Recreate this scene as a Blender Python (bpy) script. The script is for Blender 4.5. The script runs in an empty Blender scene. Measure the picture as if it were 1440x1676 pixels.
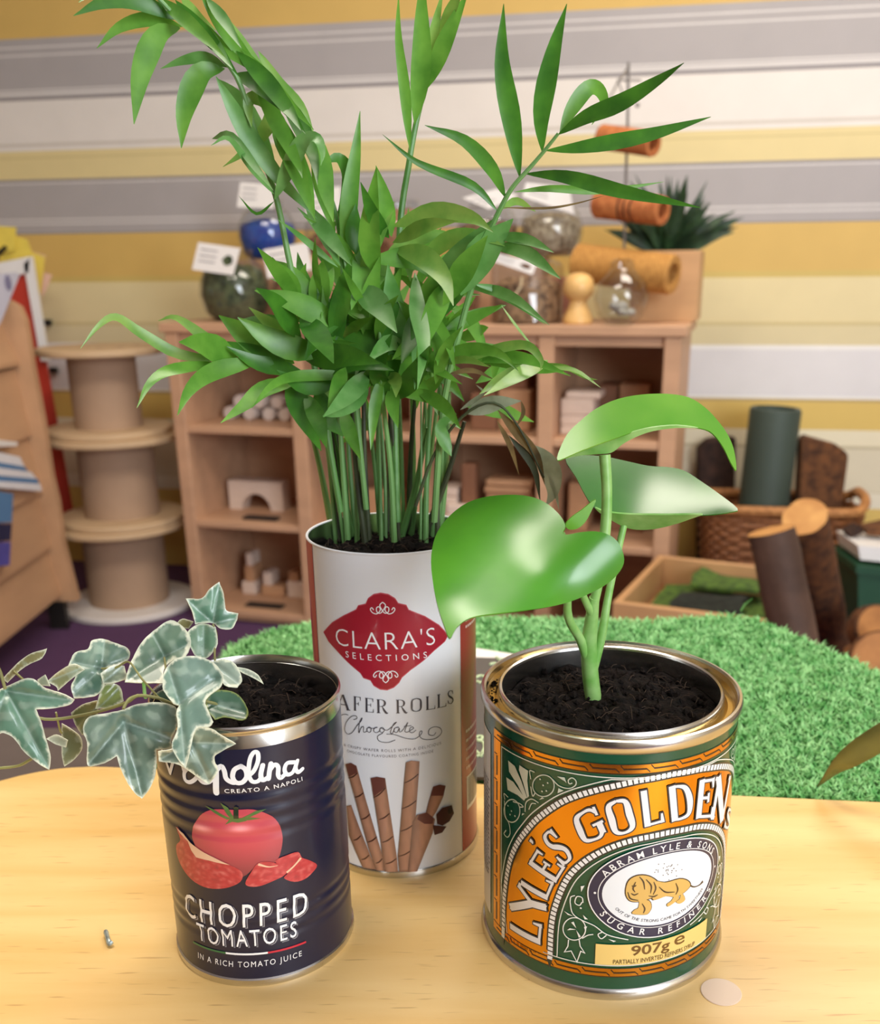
import bpy, bmesh, math, random
from mathutils import Vector, Matrix, noise
from mathutils.geometry import tessellate_polygon, delaunay_2d_cdt

random.seed(7)
scene = bpy.context.scene
C = scene.collection
PI = math.pi

# ------------------------------------------------------------------ camera
F_PX, PITCH, ROLL = 1639.4, math.radians(19.4524), math.radians(-0.5241)
CX, CY, CAM_H = 759.32, 1017.36, 0.2718
_r0 = Vector((1, 0, 0)); FWD = Vector((0, math.cos(PITCH), -math.sin(PITCH)))
_u0 = Vector((0, math.sin(PITCH), math.cos(PITCH)))
RIGHT = _r0*math.cos(ROLL) + _u0*math.sin(ROLL)
UP = _u0*math.cos(ROLL) - _r0*math.sin(ROLL)
CAM = Vector((0, 0, CAM_H))
cd = bpy.data.cameras.new('camera'); cam = bpy.data.objects.new('camera', cd); C.objects.link(cam)
M3 = Matrix((RIGHT, UP, -FWD)).transposed().to_4x4(); M3.translation = CAM
cam.matrix_world = M3
cd.sensor_fit = 'HORIZONTAL'; cd.sensor_width = 36.0; cd.lens = F_PX*36/1440
cd.shift_x = -(CX-720)/1440; cd.shift_y = (CY-838)/1440
cd.clip_start = 0.02; cd.clip_end = 30
cd.dof.use_dof = True; cd.dof.focus_distance = 0.385; cd.dof.aperture_fstop = 17.0
scene.camera = cam

# ------------------------------------------------------------------ light
def srgb(r, g, b):
    f = lambda c: (c/12.92 if c <= .04045 else ((c+.055)/1.055)**2.4)
    return (f(r/255), f(g/255), f(b/255), 1)
w = bpy.data.worlds.new('world'); scene.world = w; w.use_nodes = True
bg = w.node_tree.nodes['Background']; bg.inputs['Color'].default_value = (.985, .99, 1.0, 1); bg.inputs['Strength'].default_value = 0.3
def area(name, loc, target, sx, sy, power, color):
    l = bpy.data.lights.new(name, 'AREA'); l.shape = 'RECTANGLE'; l.size = sx; l.size_y = sy; l.energy = power; l.color = color
    o = bpy.data.objects.new(name, l); C.objects.link(o); o.location = loc
    o.rotation_euler = (Vector(target)-Vector(loc)).to_track_quat('-Z', 'Y').to_euler()
    return o
# daylight from the window side behind the camera, warm lamps on the ceiling; all outside the picture
area('window_behind_offscreen', (1.5, -2.06, .62), (1.15, 0, .35), 1.9, 2.0, 158, (.86, .93, 1.0))
area('ceiling_lamp_near_offscreen', (-.5, .9, 1.86), (-.5, .9, 0), 1.2, .6, 30, (1.0, .91, .78))
area('ceiling_lamp_far_offscreen', (.8, 1.9, 1.86), (.8, 1.9, 0), 1.2, .6, 30, (1.0, .91, .78))
vs = scene.view_settings
vs.view_transform = 'Standard'; vs.look = 'None'; vs.gamma = 1; vs.exposure = 0.0; vs.use_curve_mapping = False

# ------------------------------------------------------------------ helpers
def ray(px, py): return FWD + RIGHT*((px-CX)/F_PX) - UP*((py-CY)/F_PX)
def atz(px, py, z):
    d = ray(px, py); return CAM + d*((z-CAM_H)/d.z)
def aty(px, py, y):
    d = ray(px, py); return CAM + d*(y/d.y)
def Z(ox, oy, s): return lambda x, y: (ox+x/s, oy+y/s)

MATS = {}
def nmat(name, base, rough=.5, metal=0, noise_amt=0, noise_scale=20, stretch=(1, 1, 1), bump=0, bump_scale=60, coat=0, base2=None, spec=.5, trans=0, emit=None, detail=4, sss=0):
    """principled material with procedural colour variation and relief in object space"""
    m = bpy.data.materials.new(name); m.use_nodes = True; nt = m.node_tree; p = nt.nodes['Principled BSDF']
    p.inputs['Base Color'].default_value = base; p.inputs['Roughness'].default_value = rough; p.inputs['Metallic'].default_value = metal
    p.inputs['Coat Weight'].default_value = coat; p.inputs['Coat Roughness'].default_value = .1
    p.inputs['Specular IOR Level'].default_value = spec
    p.inputs['Transmission Weight'].default_value = trans
    tc = nt.nodes.new('ShaderNodeTexCoord'); mp = nt.nodes.new('ShaderNodeMapping'); mp.inputs['Scale'].default_value = stretch
    nt.links.new(tc.outputs['Object'], mp.inputs['Vector'])
    if noise_amt or base2:
        n = nt.nodes.new('ShaderNodeTexNoise'); n.inputs['Scale'].default_value = noise_scale; n.inputs['Detail'].default_value = detail
        nt.links.new(mp.outputs['Vector'], n.inputs['Vector'])
        r = nt.nodes.new('ShaderNodeValToRGB')
        b2 = base2 or tuple(c*(1-noise_amt) for c in base[:3])+(1,)
        r.color_ramp.elements[0].color = b2; r.color_ramp.elements[1].color = base
        r.color_ramp.elements[0].position = .32; r.color_ramp.elements[1].position = .68
        nt.links.new(n.outputs['Fac'], r.inputs['Fac']); nt.links.new(r.outputs['Color'], p.inputs['Base Color'])
    if bump:
        n2 = nt.nodes.new('ShaderNodeTexNoise'); n2.inputs['Scale'].default_value = bump_scale; n2.inputs['Detail'].default_value = 5
        nt.links.new(mp.outputs['Vector'], n2.inputs['Vector'])
        b = nt.nodes.new('ShaderNodeBump'); b.inputs['Strength'].default_value = bump; b.inputs['Distance'].default_value = .002
        nt.links.new(n2.outputs['Fac'], b.inputs['Height']); nt.links.new(b.outputs['Normal'], p.inputs['Normal'])
    MATS[name] = m
    return m

def attr_mat(name, attr='tint', rough=.35, coat=0, metal=0, spec=.5):
    m = bpy.data.materials.new(name); m.use_nodes = True; nt = m.node_tree; p = nt.nodes['Principled BSDF']
    a = nt.nodes.new('ShaderNodeAttribute'); a.attribute_name = attr
    nt.links.new(a.outputs['Color'], p.inputs['Base Color'])
    p.inputs['Roughness'].default_value = rough; p.inputs['Metallic'].default_value = metal; p.inputs['Coat Weight'].default_value = coat
    p.inputs['Specular IOR Level'].default_value = spec
    MATS[name] = m
    return m

class MB:
    def __init__(s): s.v = []; s.f = []
    def add(s, vs, fs):
        o = len(s.v); s.v += [tuple(v) for v in vs]; s.f += [tuple(i+o for i in f) for f in fs]; return s
    def box(s, x0, x1, y0, y1, z0, z1, M=None, bev=0):
        if bev:
            b = min(bev, .45*min(abs(x1-x0), abs(y1-y0), abs(z1-z0)))
            bm = bmesh.new(); bmesh.ops.create_cube(bm, size=1)
            for v in bm.verts: v.co = Vector(((x0+x1)/2+v.co.x*(x1-x0), (y0+y1)/2+v.co.y*(y1-y0), (z0+z1)/2+v.co.z*(z1-z0)))
            bmesh.ops.bevel(bm, geom=bm.edges[:], offset=b, segments=1, affect='EDGES')
            bm.verts.index_update(); vs = [v.co.copy() for v in bm.verts]; fs = [[v.index for v in f.verts] for f in bm.faces]; bm.free()
        else:
            vs = [Vector((x, y, z)) for z in (z0, z1) for y in (y0, y1) for x in (x0, x1)]
            fs = [(0, 2, 3, 1), (4, 5, 7, 6), (0, 1, 5, 4), (2, 6, 7, 3), (0, 4, 6, 2), (1, 3, 7, 5)]
        if M is not None: vs = [M @ v for v in vs]
        return s.add(vs, fs)
    def lathe(s, prof, n=64, c=(0, 0, 0), M=None, closed=False):
        vs = []; fs = []; k = len(prof)
        for i in range(n):
            a = 2*PI*i/n
            for r, z in prof: vs.append(Vector((c[0]+r*math.cos(a), c[1]+r*math.sin(a), c[2]+z)))
        for i in range(n):
            j = (i+1) % n
            for q in range(k if closed else k-1):
                t = (q+1) % k; fs.append((i*k+q, j*k+q, j*k+t, i*k+t))
        if M is not None: vs = [M @ v for v in vs]
        return s.add(vs, fs)
    def tube(s, pts, rad, n=8, cap=True):
        pts = [Vector(p) for p in pts]; m = len(pts)
        if not hasattr(rad, '__len__'): rad = [rad]*m
        vs = []; fs = []; pn = None
        for i, p in enumerate(pts):
            t = (pts[min(i+1, m-1)]-pts[max(i-1, 0)]).normalized()
            if pn is None:
                a = Vector((0, 0, 1)) if abs(t.z) < .9 else Vector((1, 0, 0)); pn = t.cross(a).normalized()
            else: pn = (pn-t*pn.dot(t)).normalized()
            b = t.cross(pn)
            for k in range(n):
                a = 2*PI*k/n; vs.append(p+(pn*math.cos(a)+b*math.sin(a))*rad[i])
        for i in range(m-1):
            for k in range(n):
                l = (k+1) % n; fs.append((i*n+k, i*n+l, (i+1)*n+l, (i+1)*n+k))
        if cap: fs.append(tuple(range(n-1, -1, -1))); fs.append(tuple((m-1)*n+k for k in range(n)))
        return s.add(vs, fs)
    def prism(s, poly, d):
        """closed polygon of 3D points extruded by vector d"""
        n = len(poly); d = Vector(d); p = [Vector(q) for q in poly]
        tris = tessellate_polygon([p])
        vs = p+[q+d for q in p]; fs = [tuple(t) for t in tris]+[tuple(i+n for i in reversed(t)) for t in tris]
        fs += [(i, (i+1) % n, (i+1) % n+n, i+n) for i in range(n)]
        return s.add(vs, fs)
    def build(s, name, m, parent=None, smooth=True, ang=40):
        me = bpy.data.meshes.new(name); me.from_pydata(s.v, [], s.f); me.validate(); me.update()
        bm = bmesh.new(); bm.from_mesh(me); bmesh.ops.recalc_face_normals(bm, faces=bm.faces[:]); bm.to_mesh(me); bm.free()
        if smooth:
            me.shade_smooth(); me.set_sharp_from_angle(angle=math.radians(ang))
        me.materials.append(MATS[m] if isinstance(m, str) else m)
        o = bpy.data.objects.new(name, me); C.objects.link(o)
        if parent is not None: par(o, parent)
        return o

def par(o, p):
    o.parent = p; o.matrix_parent_inverse = p_world(p).inverted()
def p_world(p):
    m = p.matrix_parent_inverse @ p.matrix_basis if p.parent is not None else p.matrix_basis.copy()
    return p_world(p.parent) @ m if p.parent is not None else m
def tag(o, label, cat, group=None, kind=None):
    o['label'] = label
    if cat: o['category'] = cat
    if group: o['group'] = group
    if kind: o['kind'] = kind
    return o
def thing(name, label, cat, loc=(0, 0, 0), group=None):
    o = bpy.data.objects.new(name, None); C.objects.link(o); o.location = loc; o.empty_display_size = .02
    return tag(o, label, cat, group)
def struct(o):
    o['kind'] = 'structure'; return o

def crom(pts, n=6):
    """Catmull-Rom smoothing of a point list (2D or 3D)"""
    P = [Vector(p) for p in pts]
    if len(P) < 3:
        return [P[0].lerp(P[-1], i/n) for i in range(n+1)]
    out = []
    for i in range(len(P)-1):
        a = P[i-1] if i > 0 else P[0]*2-P[1]; b = P[i]; c = P[i+1]; d = P[i+2] if i+2 < len(P) else P[-1]*2-P[-2]
        for k in range(n):
            t = k/n
            out.append(.5*((2*b)+(c-a)*t+(2*a-5*b+4*c-d)*t*t+(3*b-a-3*c+d)*t**3))
    out.append(P[-1]); return out
def crom_closed(pts, n=4):
    P = [Vector(p) for p in pts]; L = len(P); out = []
    for i in range(L):
        a, b, c, d = P[i-1], P[i], P[(i+1) % L], P[(i+2) % L]
        for k in range(n):
            t = k/n; out.append(.5*((2*b)+(c-a)*t+(2*a-5*b+4*c-d)*t*t+(3*b-a-3*c+d)*t**3))
    return out

# ------------------------------------------------------------------ materials
def wood_table():
    m = bpy.data.materials.new('beech_table'); m.use_nodes = True; nt = m.node_tree; p = nt.nodes['Principled BSDF']; L = nt.links.new
    tc = nt.nodes.new('ShaderNodeTexCoord'); mp = nt.nodes.new('ShaderNodeMapping'); mp.inputs['Scale'].default_value = (3, 26, 26); mp.inputs['Rotation'].default_value = (0, 0, .1)
    L(tc.outputs['Object'], mp.inputs['Vector'])
    n = nt.nodes.new('ShaderNodeTexNoise'); n.inputs['Scale'].default_value = 1.6; n.inputs['Detail'].default_value = 5; n.inputs['Distortion'].default_value = .4
    L(mp.outputs['Vector'], n.inputs['Vector'])
    r = nt.nodes.new('ShaderNodeValToRGB'); e = r.color_ramp.elements
    e[0].position = .25; e[0].color = srgb(226, 180, 104); e[1].position = .75; e[1].color = srgb(246, 212, 146)
    L(n.outputs['Fac'], r.inputs['Fac'])
    # short dark medullary flecks
    mp2 = nt.nodes.new('ShaderNodeMapping'); mp2.inputs['Scale'].default_value = (38, 420, 1); mp2.inputs['Rotation'].default_value = (0, 0, .1)
    L(tc.outputs['Object'], mp2.inputs['Vector'])
    n2 = nt.nodes.new('ShaderNodeTexNoise'); n2.inputs['Scale'].default_value = 1.5; n2.inputs['Detail'].default_value = 1
    L(mp2.outputs['Vector'], n2.inputs['Vector'])
    r2 = nt.nodes.new('ShaderNodeValToRGB'); e = r2.color_ramp.elements; e[0].position = .66; e[0].color = (0, 0, 0, 1); e[1].position = .76; e[1].color = (1, 1, 1, 1)
    L(n2.outputs['Fac'], r2.inputs['Fac'])
    mu = nt.nodes.new('ShaderNodeMath'); mu.operation = 'MULTIPLY'; mu.inputs[1].default_value = .45; L(r2.outputs['Color'], mu.inputs[0])
    mx = nt.nodes.new('ShaderNodeMix'); mx.data_type = 'RGBA'; mx.inputs['B'].default_value = srgb(165, 112, 58)
    L(mu.outputs[0], mx.inputs['Factor']); L(r.outputs['Color'], mx.inputs['A']); L(mx.outputs['Result'], p.inputs['Base Color'])
    p.inputs['Roughness'].default_value = .38; p.inputs['Coat Weight'].default_value = .25; p.inputs['Coat Roughness'].default_value = .3
    MATS['beech_table'] = m
wood_table()
def wallpaper():
    """horizontal striped wallpaper, printed bands by height"""
    m = bpy.data.materials.new('striped_wallpaper'); m.use_nodes = True; nt = m.node_tree; p = nt.nodes['Principled BSDF']; L = nt.links.new
    gold, grey, white, cream, pale = srgb(222, 186, 106), srgb(178, 173, 174), srgb(238, 232, 226), srgb(232, 214, 158), srgb(226, 208, 160)
    lg, dg = srgb(226, 222, 220), srgb(150, 144, 146)
    yel = srgb(226, 194, 108)
    bands = [(-.72, yel), (-.448, srgb(236, 228, 206)), (-.40, srgb(214, 202, 172)), (-.395, srgb(226, 216, 190)), (-.262, srgb(200, 188, 156)), (-.255, srgb(240, 230, 200)),
             (-.205, yel), (-.122, srgb(196, 170, 110)), (-.116, srgb(246, 244, 240)), (-.105, srgb(232, 230, 232)), (.03, srgb(250, 248, 244)), (.045, srgb(228, 214, 170)), (.10, srgb(214, 196, 140)), (.108, srgb(236, 220, 170)),
             (.235, srgb(216, 190, 110)), (.255, gold), (.385, dg), (.39, grey), (.412, lg), (.417, grey), (.425, lg), (.430, grey), (.535, lg), (.541, dg), (.549, cream), (.61, srgb(214, 196, 140)), (.614, cream),
             (.632, white), (.645, srgb(214, 206, 196)), (.652, white), (.775, dg), (.782, grey), (.790, lg), (.795, grey), (.802, lg), (.807, grey), (.895, lg), (.901, grey), (.917, lg), (.922, grey), (.945, gold)]
    tc = nt.nodes.new('ShaderNodeTexCoord'); sp = nt.nodes.new('ShaderNodeSeparateXYZ'); L(tc.outputs['Object'], sp.inputs[0])
    # two ramps (32 stops each)
    def ramp(bs, lo, hi):
        mr = nt.nodes.new('ShaderNodeMapRange'); mr.inputs['From Min'].default_value = lo; mr.inputs['From Max'].default_value = hi
        L(sp.outputs['Z'], mr.inputs['Value']); r = nt.nodes.new('ShaderNodeValToRGB'); r.color_ramp.interpolation = 'CONSTANT'
        el = r.color_ramp.elements
        while len(el) < len(bs): el.new(.5)
        for e, (z, c) in zip(el, bs): e.position = max(0, min(1, (z-lo)/(hi-lo))); e.color = c
        L(mr.outputs['Result'], r.inputs['Fac']); return r
    low = [b for b in bands if b[0] < .4]; high = [b for b in bands if b[0] >= .385]
    r1 = ramp(low, -.72, .4); r2 = ramp(high, .385, 1.5)
    gt = nt.nodes.new('ShaderNodeMath'); gt.operation = 'GREATER_THAN'; gt.inputs[1].default_value = .395; L(sp.outputs['Z'], gt.inputs[0])
    mx = nt.nodes.new('ShaderNodeMix'); mx.data_type = 'RGBA'; L(gt.outputs[0], mx.inputs['Factor']); L(r1.outputs['Color'], mx.inputs['A']); L(r2.outputs['Color'], mx.inputs['B'])
    n = nt.nodes.new('ShaderNodeTexNoise'); n.inputs['Scale'].default_value = 9; L(tc.outputs['Object'], n.inputs['Vector'])
    mr = nt.nodes.new('ShaderNodeMapRange'); mr.inputs['To Min'].default_value = .93; mr.inputs['To Max'].default_value = 1.04; L(n.outputs['Fac'], mr.inputs['Value'])
    mm = nt.nodes.new('ShaderNodeMix'); mm.data_type = 'RGBA'; mm.blend_type = 'MULTIPLY'; mm.inputs['Factor'].default_value = 1
    L(mx.outputs['Result'], mm.inputs['A']); L(mr.outputs['Result'], mm.inputs['B']); L(mm.outputs['Result'], p.inputs['Base Color'])
    p.inputs['Roughness'].default_value = .6
    MATS['striped_wallpaper'] = m
wallpaper()
nmat('carpet', srgb(92, 58, 100), .95, noise_amt=.3, noise_scale=180, bump=.6, bump_scale=300)
nmat('shelf_wood', srgb(208, 164, 130), .5, noise_amt=.14, noise_scale=3, stretch=(1, 8, 8))
nmat('ply', srgb(208, 178, 140), .6, noise_amt=.12, noise_scale=6)
nmat('ply_white', srgb(226, 220, 216), .6, noise_amt=.08, noise_scale=6)
nmat('cardboard_core', srgb(178, 148, 122), .75, noise_amt=.1, noise_scale=8)
nmat('rack_wood', srgb(202, 160, 122), .5, noise_amt=.12, noise_scale=4, stretch=(4, 1, 4))
nmat('red_panel', srgb(196, 60, 44), .5, noise_amt=.08)
nmat('white_paint', srgb(240, 238, 238), .45, noise_amt=.03)
nmat('yellow_paper', srgb(240, 216, 92), .6, noise_amt=.12, noise_scale=30)
nmat('pink_paper', srgb(236, 196, 176), .6, noise_amt=.05)
nmat('lilac_paper', srgb(206, 210, 232), .5, noise_amt=.06, noise_scale=14)
nmat('slate_spot', srgb(128, 128, 165), .6, noise_amt=.1)
nmat('black_plastic', srgb(34, 32, 30), .4, noise_amt=.1)
nmat('block_pale', srgb(226, 204, 188), .55, noise_amt=.08, noise_scale=20, stretch=(1, 6, 6))
nmat('block_tan', srgb(196, 150, 112), .55, noise_amt=.12, noise_scale=20, stretch=(1, 6, 6))
nmat('block_brown', srgb(140, 96, 70), .55, noise_amt=.12, noise_scale=20, stretch=(1, 6, 6))
nmat('block_red', srgb(178, 74, 70), .5, noise_amt=.08)
nmat('dowel_white', srgb(214, 200, 192), .5, noise_amt=.1, noise_scale=40)
nmat('strip_brown', srgb(48, 34, 28), .7, noise_amt=.2)  # dark brown of the thin strips on the cubby floors
nmat('card', srgb(240, 236, 232), .5, noise_amt=.03)
nmat('ink_grey', srgb(176, 172, 172), .7, noise_amt=.05)
nmat('moss_dark', srgb(104, 116, 78), .9, base2=srgb(44, 56, 36), noise_scale=60, bump=.8, bump_scale=120)
nmat('feather_blue', srgb(24, 96, 190), .8, base2=srgb(52, 66, 160), noise_scale=30, bump=.6, bump_scale=80)
nmat('chips_brown', srgb(190, 150, 110), .8, base2=srgb(72, 44, 28), noise_scale=70, bump=.6, bump_scale=120)
nmat('chips_peach', srgb(212, 160, 122), .8, base2=srgb(120, 70, 45), noise_scale=60, bump=.6, bump_scale=120)
nmat('shells_cream', srgb(222, 206, 176), .7, base2=srgb(120, 98, 74), noise_scale=80, bump=.6, bump_scale=120)
nmat('pebble_grey', srgb(196, 190, 176), .7, noise_amt=.3, noise_scale=30)
nmat('terracotta_box', srgb(190, 128, 104), .6, noise_amt=.1, noise_scale=10)
nmat('peg_wood', srgb(232, 186, 116), .45, noise_amt=.1, noise_scale=12, coat=.2)
nmat('twine', srgb(214, 160, 84), .8, base2=srgb(170, 116, 54), noise_scale=60, stretch=(8, 1, 1), bump=.5, bump_scale=150)
nmat('cork_tube', srgb(206, 130, 74), .7, base2=srgb(168, 92, 48), noise_scale=50, bump=.4)
nmat('wire', srgb(150, 148, 150), .35, metal=.8)
nmat('planter_wood', srgb(206, 162, 116), .55, noise_amt=.12, noise_scale=5, stretch=(1, 1, 8))
nmat('plant_dark', srgb(44, 74, 40), .5, base2=srgb(20, 40, 22), noise_scale=30)
nmat('wicker', srgb(164, 104, 58), .6, base2=srgb(112, 66, 34), noise_scale=90)
nmat('wicker_rim', srgb(196, 138, 80), .6, base2=srgb(150, 96, 50), noise_scale=90)
nmat('slate_green', srgb(62, 76, 68), .6, noise_amt=.12, noise_scale=8)
nmat('bark', srgb(120, 76, 42), .9, base2=srgb(66, 40, 24), noise_scale=40, bump=.9, bump_scale=90)
nmat('bark_dark', srgb(70, 46, 36), .9, base2=srgb(38, 24, 20), noise_scale=30, bump=.9, bump_scale=70)
nmat('bark_log', srgb(96, 70, 56), .7, base2=srgb(54, 36, 28), noise_scale=9, bump=.6, bump_scale=70)
nmat('cut_wood', srgb(214, 160, 92), .6, base2=srgb(180, 122, 62), noise_scale=20)
nmat('slice_wood', srgb(188, 128, 70), .65, base2=srgb(140, 88, 46), noise_scale=14)
nmat('crate_wood', srgb(204, 156, 108), .55, noise_amt=.15, noise_scale=6)
nmat('moss_sheet', srgb(92, 124, 46), .95, base2=srgb(52, 74, 32), noise_scale=60, bump=.9, bump_scale=150)
nmat('moss_black', srgb(40, 46, 40), .95, base2=srgb(20, 24, 22), noise_scale=60, bump=.9, bump_scale=150)
nmat('green_crate', srgb(28, 76, 52), .5, noise_amt=.1)
nmat('stripe_white', srgb(232, 232, 236), .7, noise_amt=.04)
nmat('stripe_blue', srgb(88, 132, 178), .7, noise_amt=.08)
nmat('navy', srgb(32, 38, 78), .6, noise_amt=.2)
nmat('violet_blue', srgb(92, 88, 178), .6, noise_amt=.3, noise_scale=30)
nmat('chair_grey', srgb(92, 80, 76), .7, noise_amt=.12, noise_scale=30)
nmat('tin_steel', srgb(214, 212, 208), .22, metal=1, noise_amt=.12, noise_scale=40)
nmat('tin_gold', srgb(216, 190, 130), .2, metal=1, noise_amt=.25, noise_scale=60)
nmat('nap_navy', srgb(20, 24, 52), .3, noise_amt=.12, noise_scale=12, coat=.2)
nmat('wafer_white', srgb(238, 240, 246), .3, noise_amt=.02, noise_scale=8, coat=.3)
nmat('lyle_green', srgb(6, 78, 54), .22, noise_amt=.1, noise_scale=10, coat=.4)
nmat('gold_foil', srgb(232, 168, 62), .24, metal=.85, noise_amt=.1, noise_scale=18)
attr_mat('print', rough=.3, coat=.3)
attr_mat('print_foil', rough=.16, metal=1.0)
nmat('added_door_dark', srgb(58, 50, 44), .5, noise_amt=.15, noise_scale=4)  # for the added door that gives the gold foil something dark to reflect
nmat('room_wall', srgb(206, 190, 160), .8, noise_amt=.05, noise_scale=3)
nmat('soil', srgb(33, 24, 20), .95, spec=.2, base2=srgb(9, 7, 7), noise_scale=220, bump=1.0, bump_scale=500)
nmat('soil_fibre', srgb(70, 52, 38), .9, noise_amt=.4, noise_scale=200)
nmat('stem_green', srgb(126, 172, 104), .45, base2=srgb(92, 142, 74), noise_scale=60, stretch=(1, 1, .2))
nmat('stem_dark', srgb(74, 86, 52), .6, base2=srgb(48, 50, 36), noise_scale=60)
nmat('chalkboard', srgb(86, 80, 76), .55, noise_amt=.08, noise_scale=20)
nmat('chalk_ink', srgb(206, 224, 178), .7, noise_amt=.05)
nmat('leaf_olive', srgb(112, 106, 42), .45, base2=srgb(84, 82, 34), noise_scale=30, coat=.2)
nmat('glue_dot', srgb(240, 214, 190), .35, noise_amt=.04)
nmat('lead_metal', srgb(176, 190, 190), .35, metal=.7, noise_amt=.3, noise_scale=300)
nmat('string', srgb(226, 208, 170), .8)

def glass_mat():
    m = bpy.data.materials.new('jar_glass'); m.use_nodes = True; nt = m.node_tree; L = nt.links.new
    nt.nodes.remove(nt.nodes['Principled BSDF']); out = nt.nodes['Material Output']
    t = nt.nodes.new('ShaderNodeBsdfTransparent'); t.inputs['Color'].default_value = (.86, .88, .90, 1)
    g = nt.nodes.new('ShaderNodeBsdfGlossy'); g.inputs['Roughness'].default_value = .04
    lw = nt.nodes.new('ShaderNodeLayerWeight'); lw.inputs['Blend'].default_value = .5
    pw = nt.nodes.new('ShaderNodeMath'); pw.operation = 'POWER'; pw.inputs[1].default_value = 4; L(lw.outputs['Facing'], pw.inputs[0])
    fr = nt.nodes.new('ShaderNodeMath'); fr.operation = 'MULTIPLY_ADD'; fr.inputs[1].default_value = .5; fr.inputs[2].default_value = .09; L(pw.outputs[0], fr.inputs[0])
    n = nt.nodes.new('ShaderNodeTexNoise'); n.inputs['Scale'].default_value = 8
    b = nt.nodes.new('ShaderNodeBump'); b.inputs['Strength'].default_value = .05; L(n.outputs['Fac'], b.inputs['Height']); L(b.outputs['Normal'], g.inputs['Normal'])
    mx = nt.nodes.new('ShaderNodeMixShader'); L(fr.outputs[0], mx.inputs[0]); L(t.outputs[0], mx.inputs[1]); L(g.outputs[0], mx.inputs[2]); L(mx.outputs[0], out.inputs['Surface'])
    MATS['jar_glass'] = m
glass_mat()

def leaf_mat(name, c1, c2, rough=.33, coat=0, scale=90, tr=.25):
    """leaf: long streaks, a little light let through"""
    m = bpy.data.materials.new(name); m.use_nodes = True; nt = m.node_tree; p = nt.nodes['Principled BSDF']; L = nt.links.new
    tc = nt.nodes.new('ShaderNodeTexCoord'); n = nt.nodes.new('ShaderNodeTexNoise'); n.inputs['Scale'].default_value = scale; n.inputs['Detail'].default_value = 3
    L(tc.outputs['Object'], n.inputs['Vector']); r = nt.nodes.new('ShaderNodeValToRGB')
    r.color_ramp.elements[0].position = .3; r.color_ramp.elements[0].color = c2; r.color_ramp.elements[1].position = .7; r.color_ramp.elements[1].color = c1
    L(n.outputs['Fac'], r.inputs['Fac']); L(r.outputs['Color'], p.inputs['Base Color'])
    p.inputs['Roughness'].default_value = rough; p.inputs['Coat Weight'].default_value = coat; p.inputs['Coat Roughness'].default_value = .22
    td = nt.nodes.new('ShaderNodeBsdfTranslucent'); L(r.outputs['Color'], td.inputs['Color'])
    mx = nt.nodes.new('ShaderNodeMixShader'); mx.inputs[0].default_value = tr
    L(p.outputs[0], mx.inputs[1]); L(td.outputs[0], mx.inputs[2]); L(mx.outputs[0], nt.nodes['Material Output'].inputs['Surface'])
    MATS[name] = m
leaf_mat('palm_mid', srgb(116, 174, 66), srgb(80, 140, 44))
leaf_mat('palm_dark', srgb(82, 146, 46), srgb(54, 110, 36))
leaf_mat('palm_light', srgb(150, 190, 92), srgb(108, 162, 70))
leaf_mat('palm_grey', srgb(126, 178, 104), srgb(86, 146, 66))
leaf_mat('palm_dry', srgb(176, 182, 160), srgb(120, 128, 100), rough=.8)
leaf_mat('palm_brown', srgb(140, 116, 70), srgb(82, 66, 42), rough=.8)
leaf_mat('philo', srgb(86, 164, 36), srgb(66, 142, 30), rough=.3, coat=.55, scale=30, tr=.15)
leaf_mat('philo_deep', srgb(74, 142, 54), srgb(56, 122, 46), rough=.2, coat=.7, scale=30, tr=.15)
leaf_mat('philo_light', srgb(126, 186, 62), srgb(92, 164, 42), rough=.25, coat=.5, scale=30, tr=.2)
leaf_mat('philo_stem', srgb(166, 210, 130), srgb(120, 182, 84), rough=.4, scale=120, tr=.1)
def ivy_mat():
    m = bpy.data.materials.new('ivy_leaf'); m.use_nodes = True; nt = m.node_tree; p = nt.nodes['Principled BSDF']; L = nt.links.new
    a = nt.nodes.new('ShaderNodeAttribute'); a.attribute_name = 'tint'; tc = nt.nodes.new('ShaderNodeTexCoord')
    n = nt.nodes.new('ShaderNodeTexNoise'); n.inputs['Scale'].default_value = 130; n.inputs['Detail'].default_value = 3; L(tc.outputs['Object'], n.inputs['Vector'])
    mr = nt.nodes.new('ShaderNodeMapRange'); mr.inputs['To Min'].default_value = .8; mr.inputs['To Max'].default_value = 1.2; L(n.outputs['Fac'], mr.inputs['Value'])
    mm = nt.nodes.new('ShaderNodeMix'); mm.data_type = 'RGBA'; mm.blend_type = 'MULTIPLY'; mm.inputs['Factor'].default_value = 1
    L(a.outputs['Color'], mm.inputs['A']); L(mr.outputs['Result'], mm.inputs['B']); L(mm.outputs['Result'], p.inputs['Base Color'])
    p.inputs['Roughness'].default_value = .36; p.inputs['Coat Weight'].default_value = .35
    MATS['ivy_leaf'] = m
ivy_mat()
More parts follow.
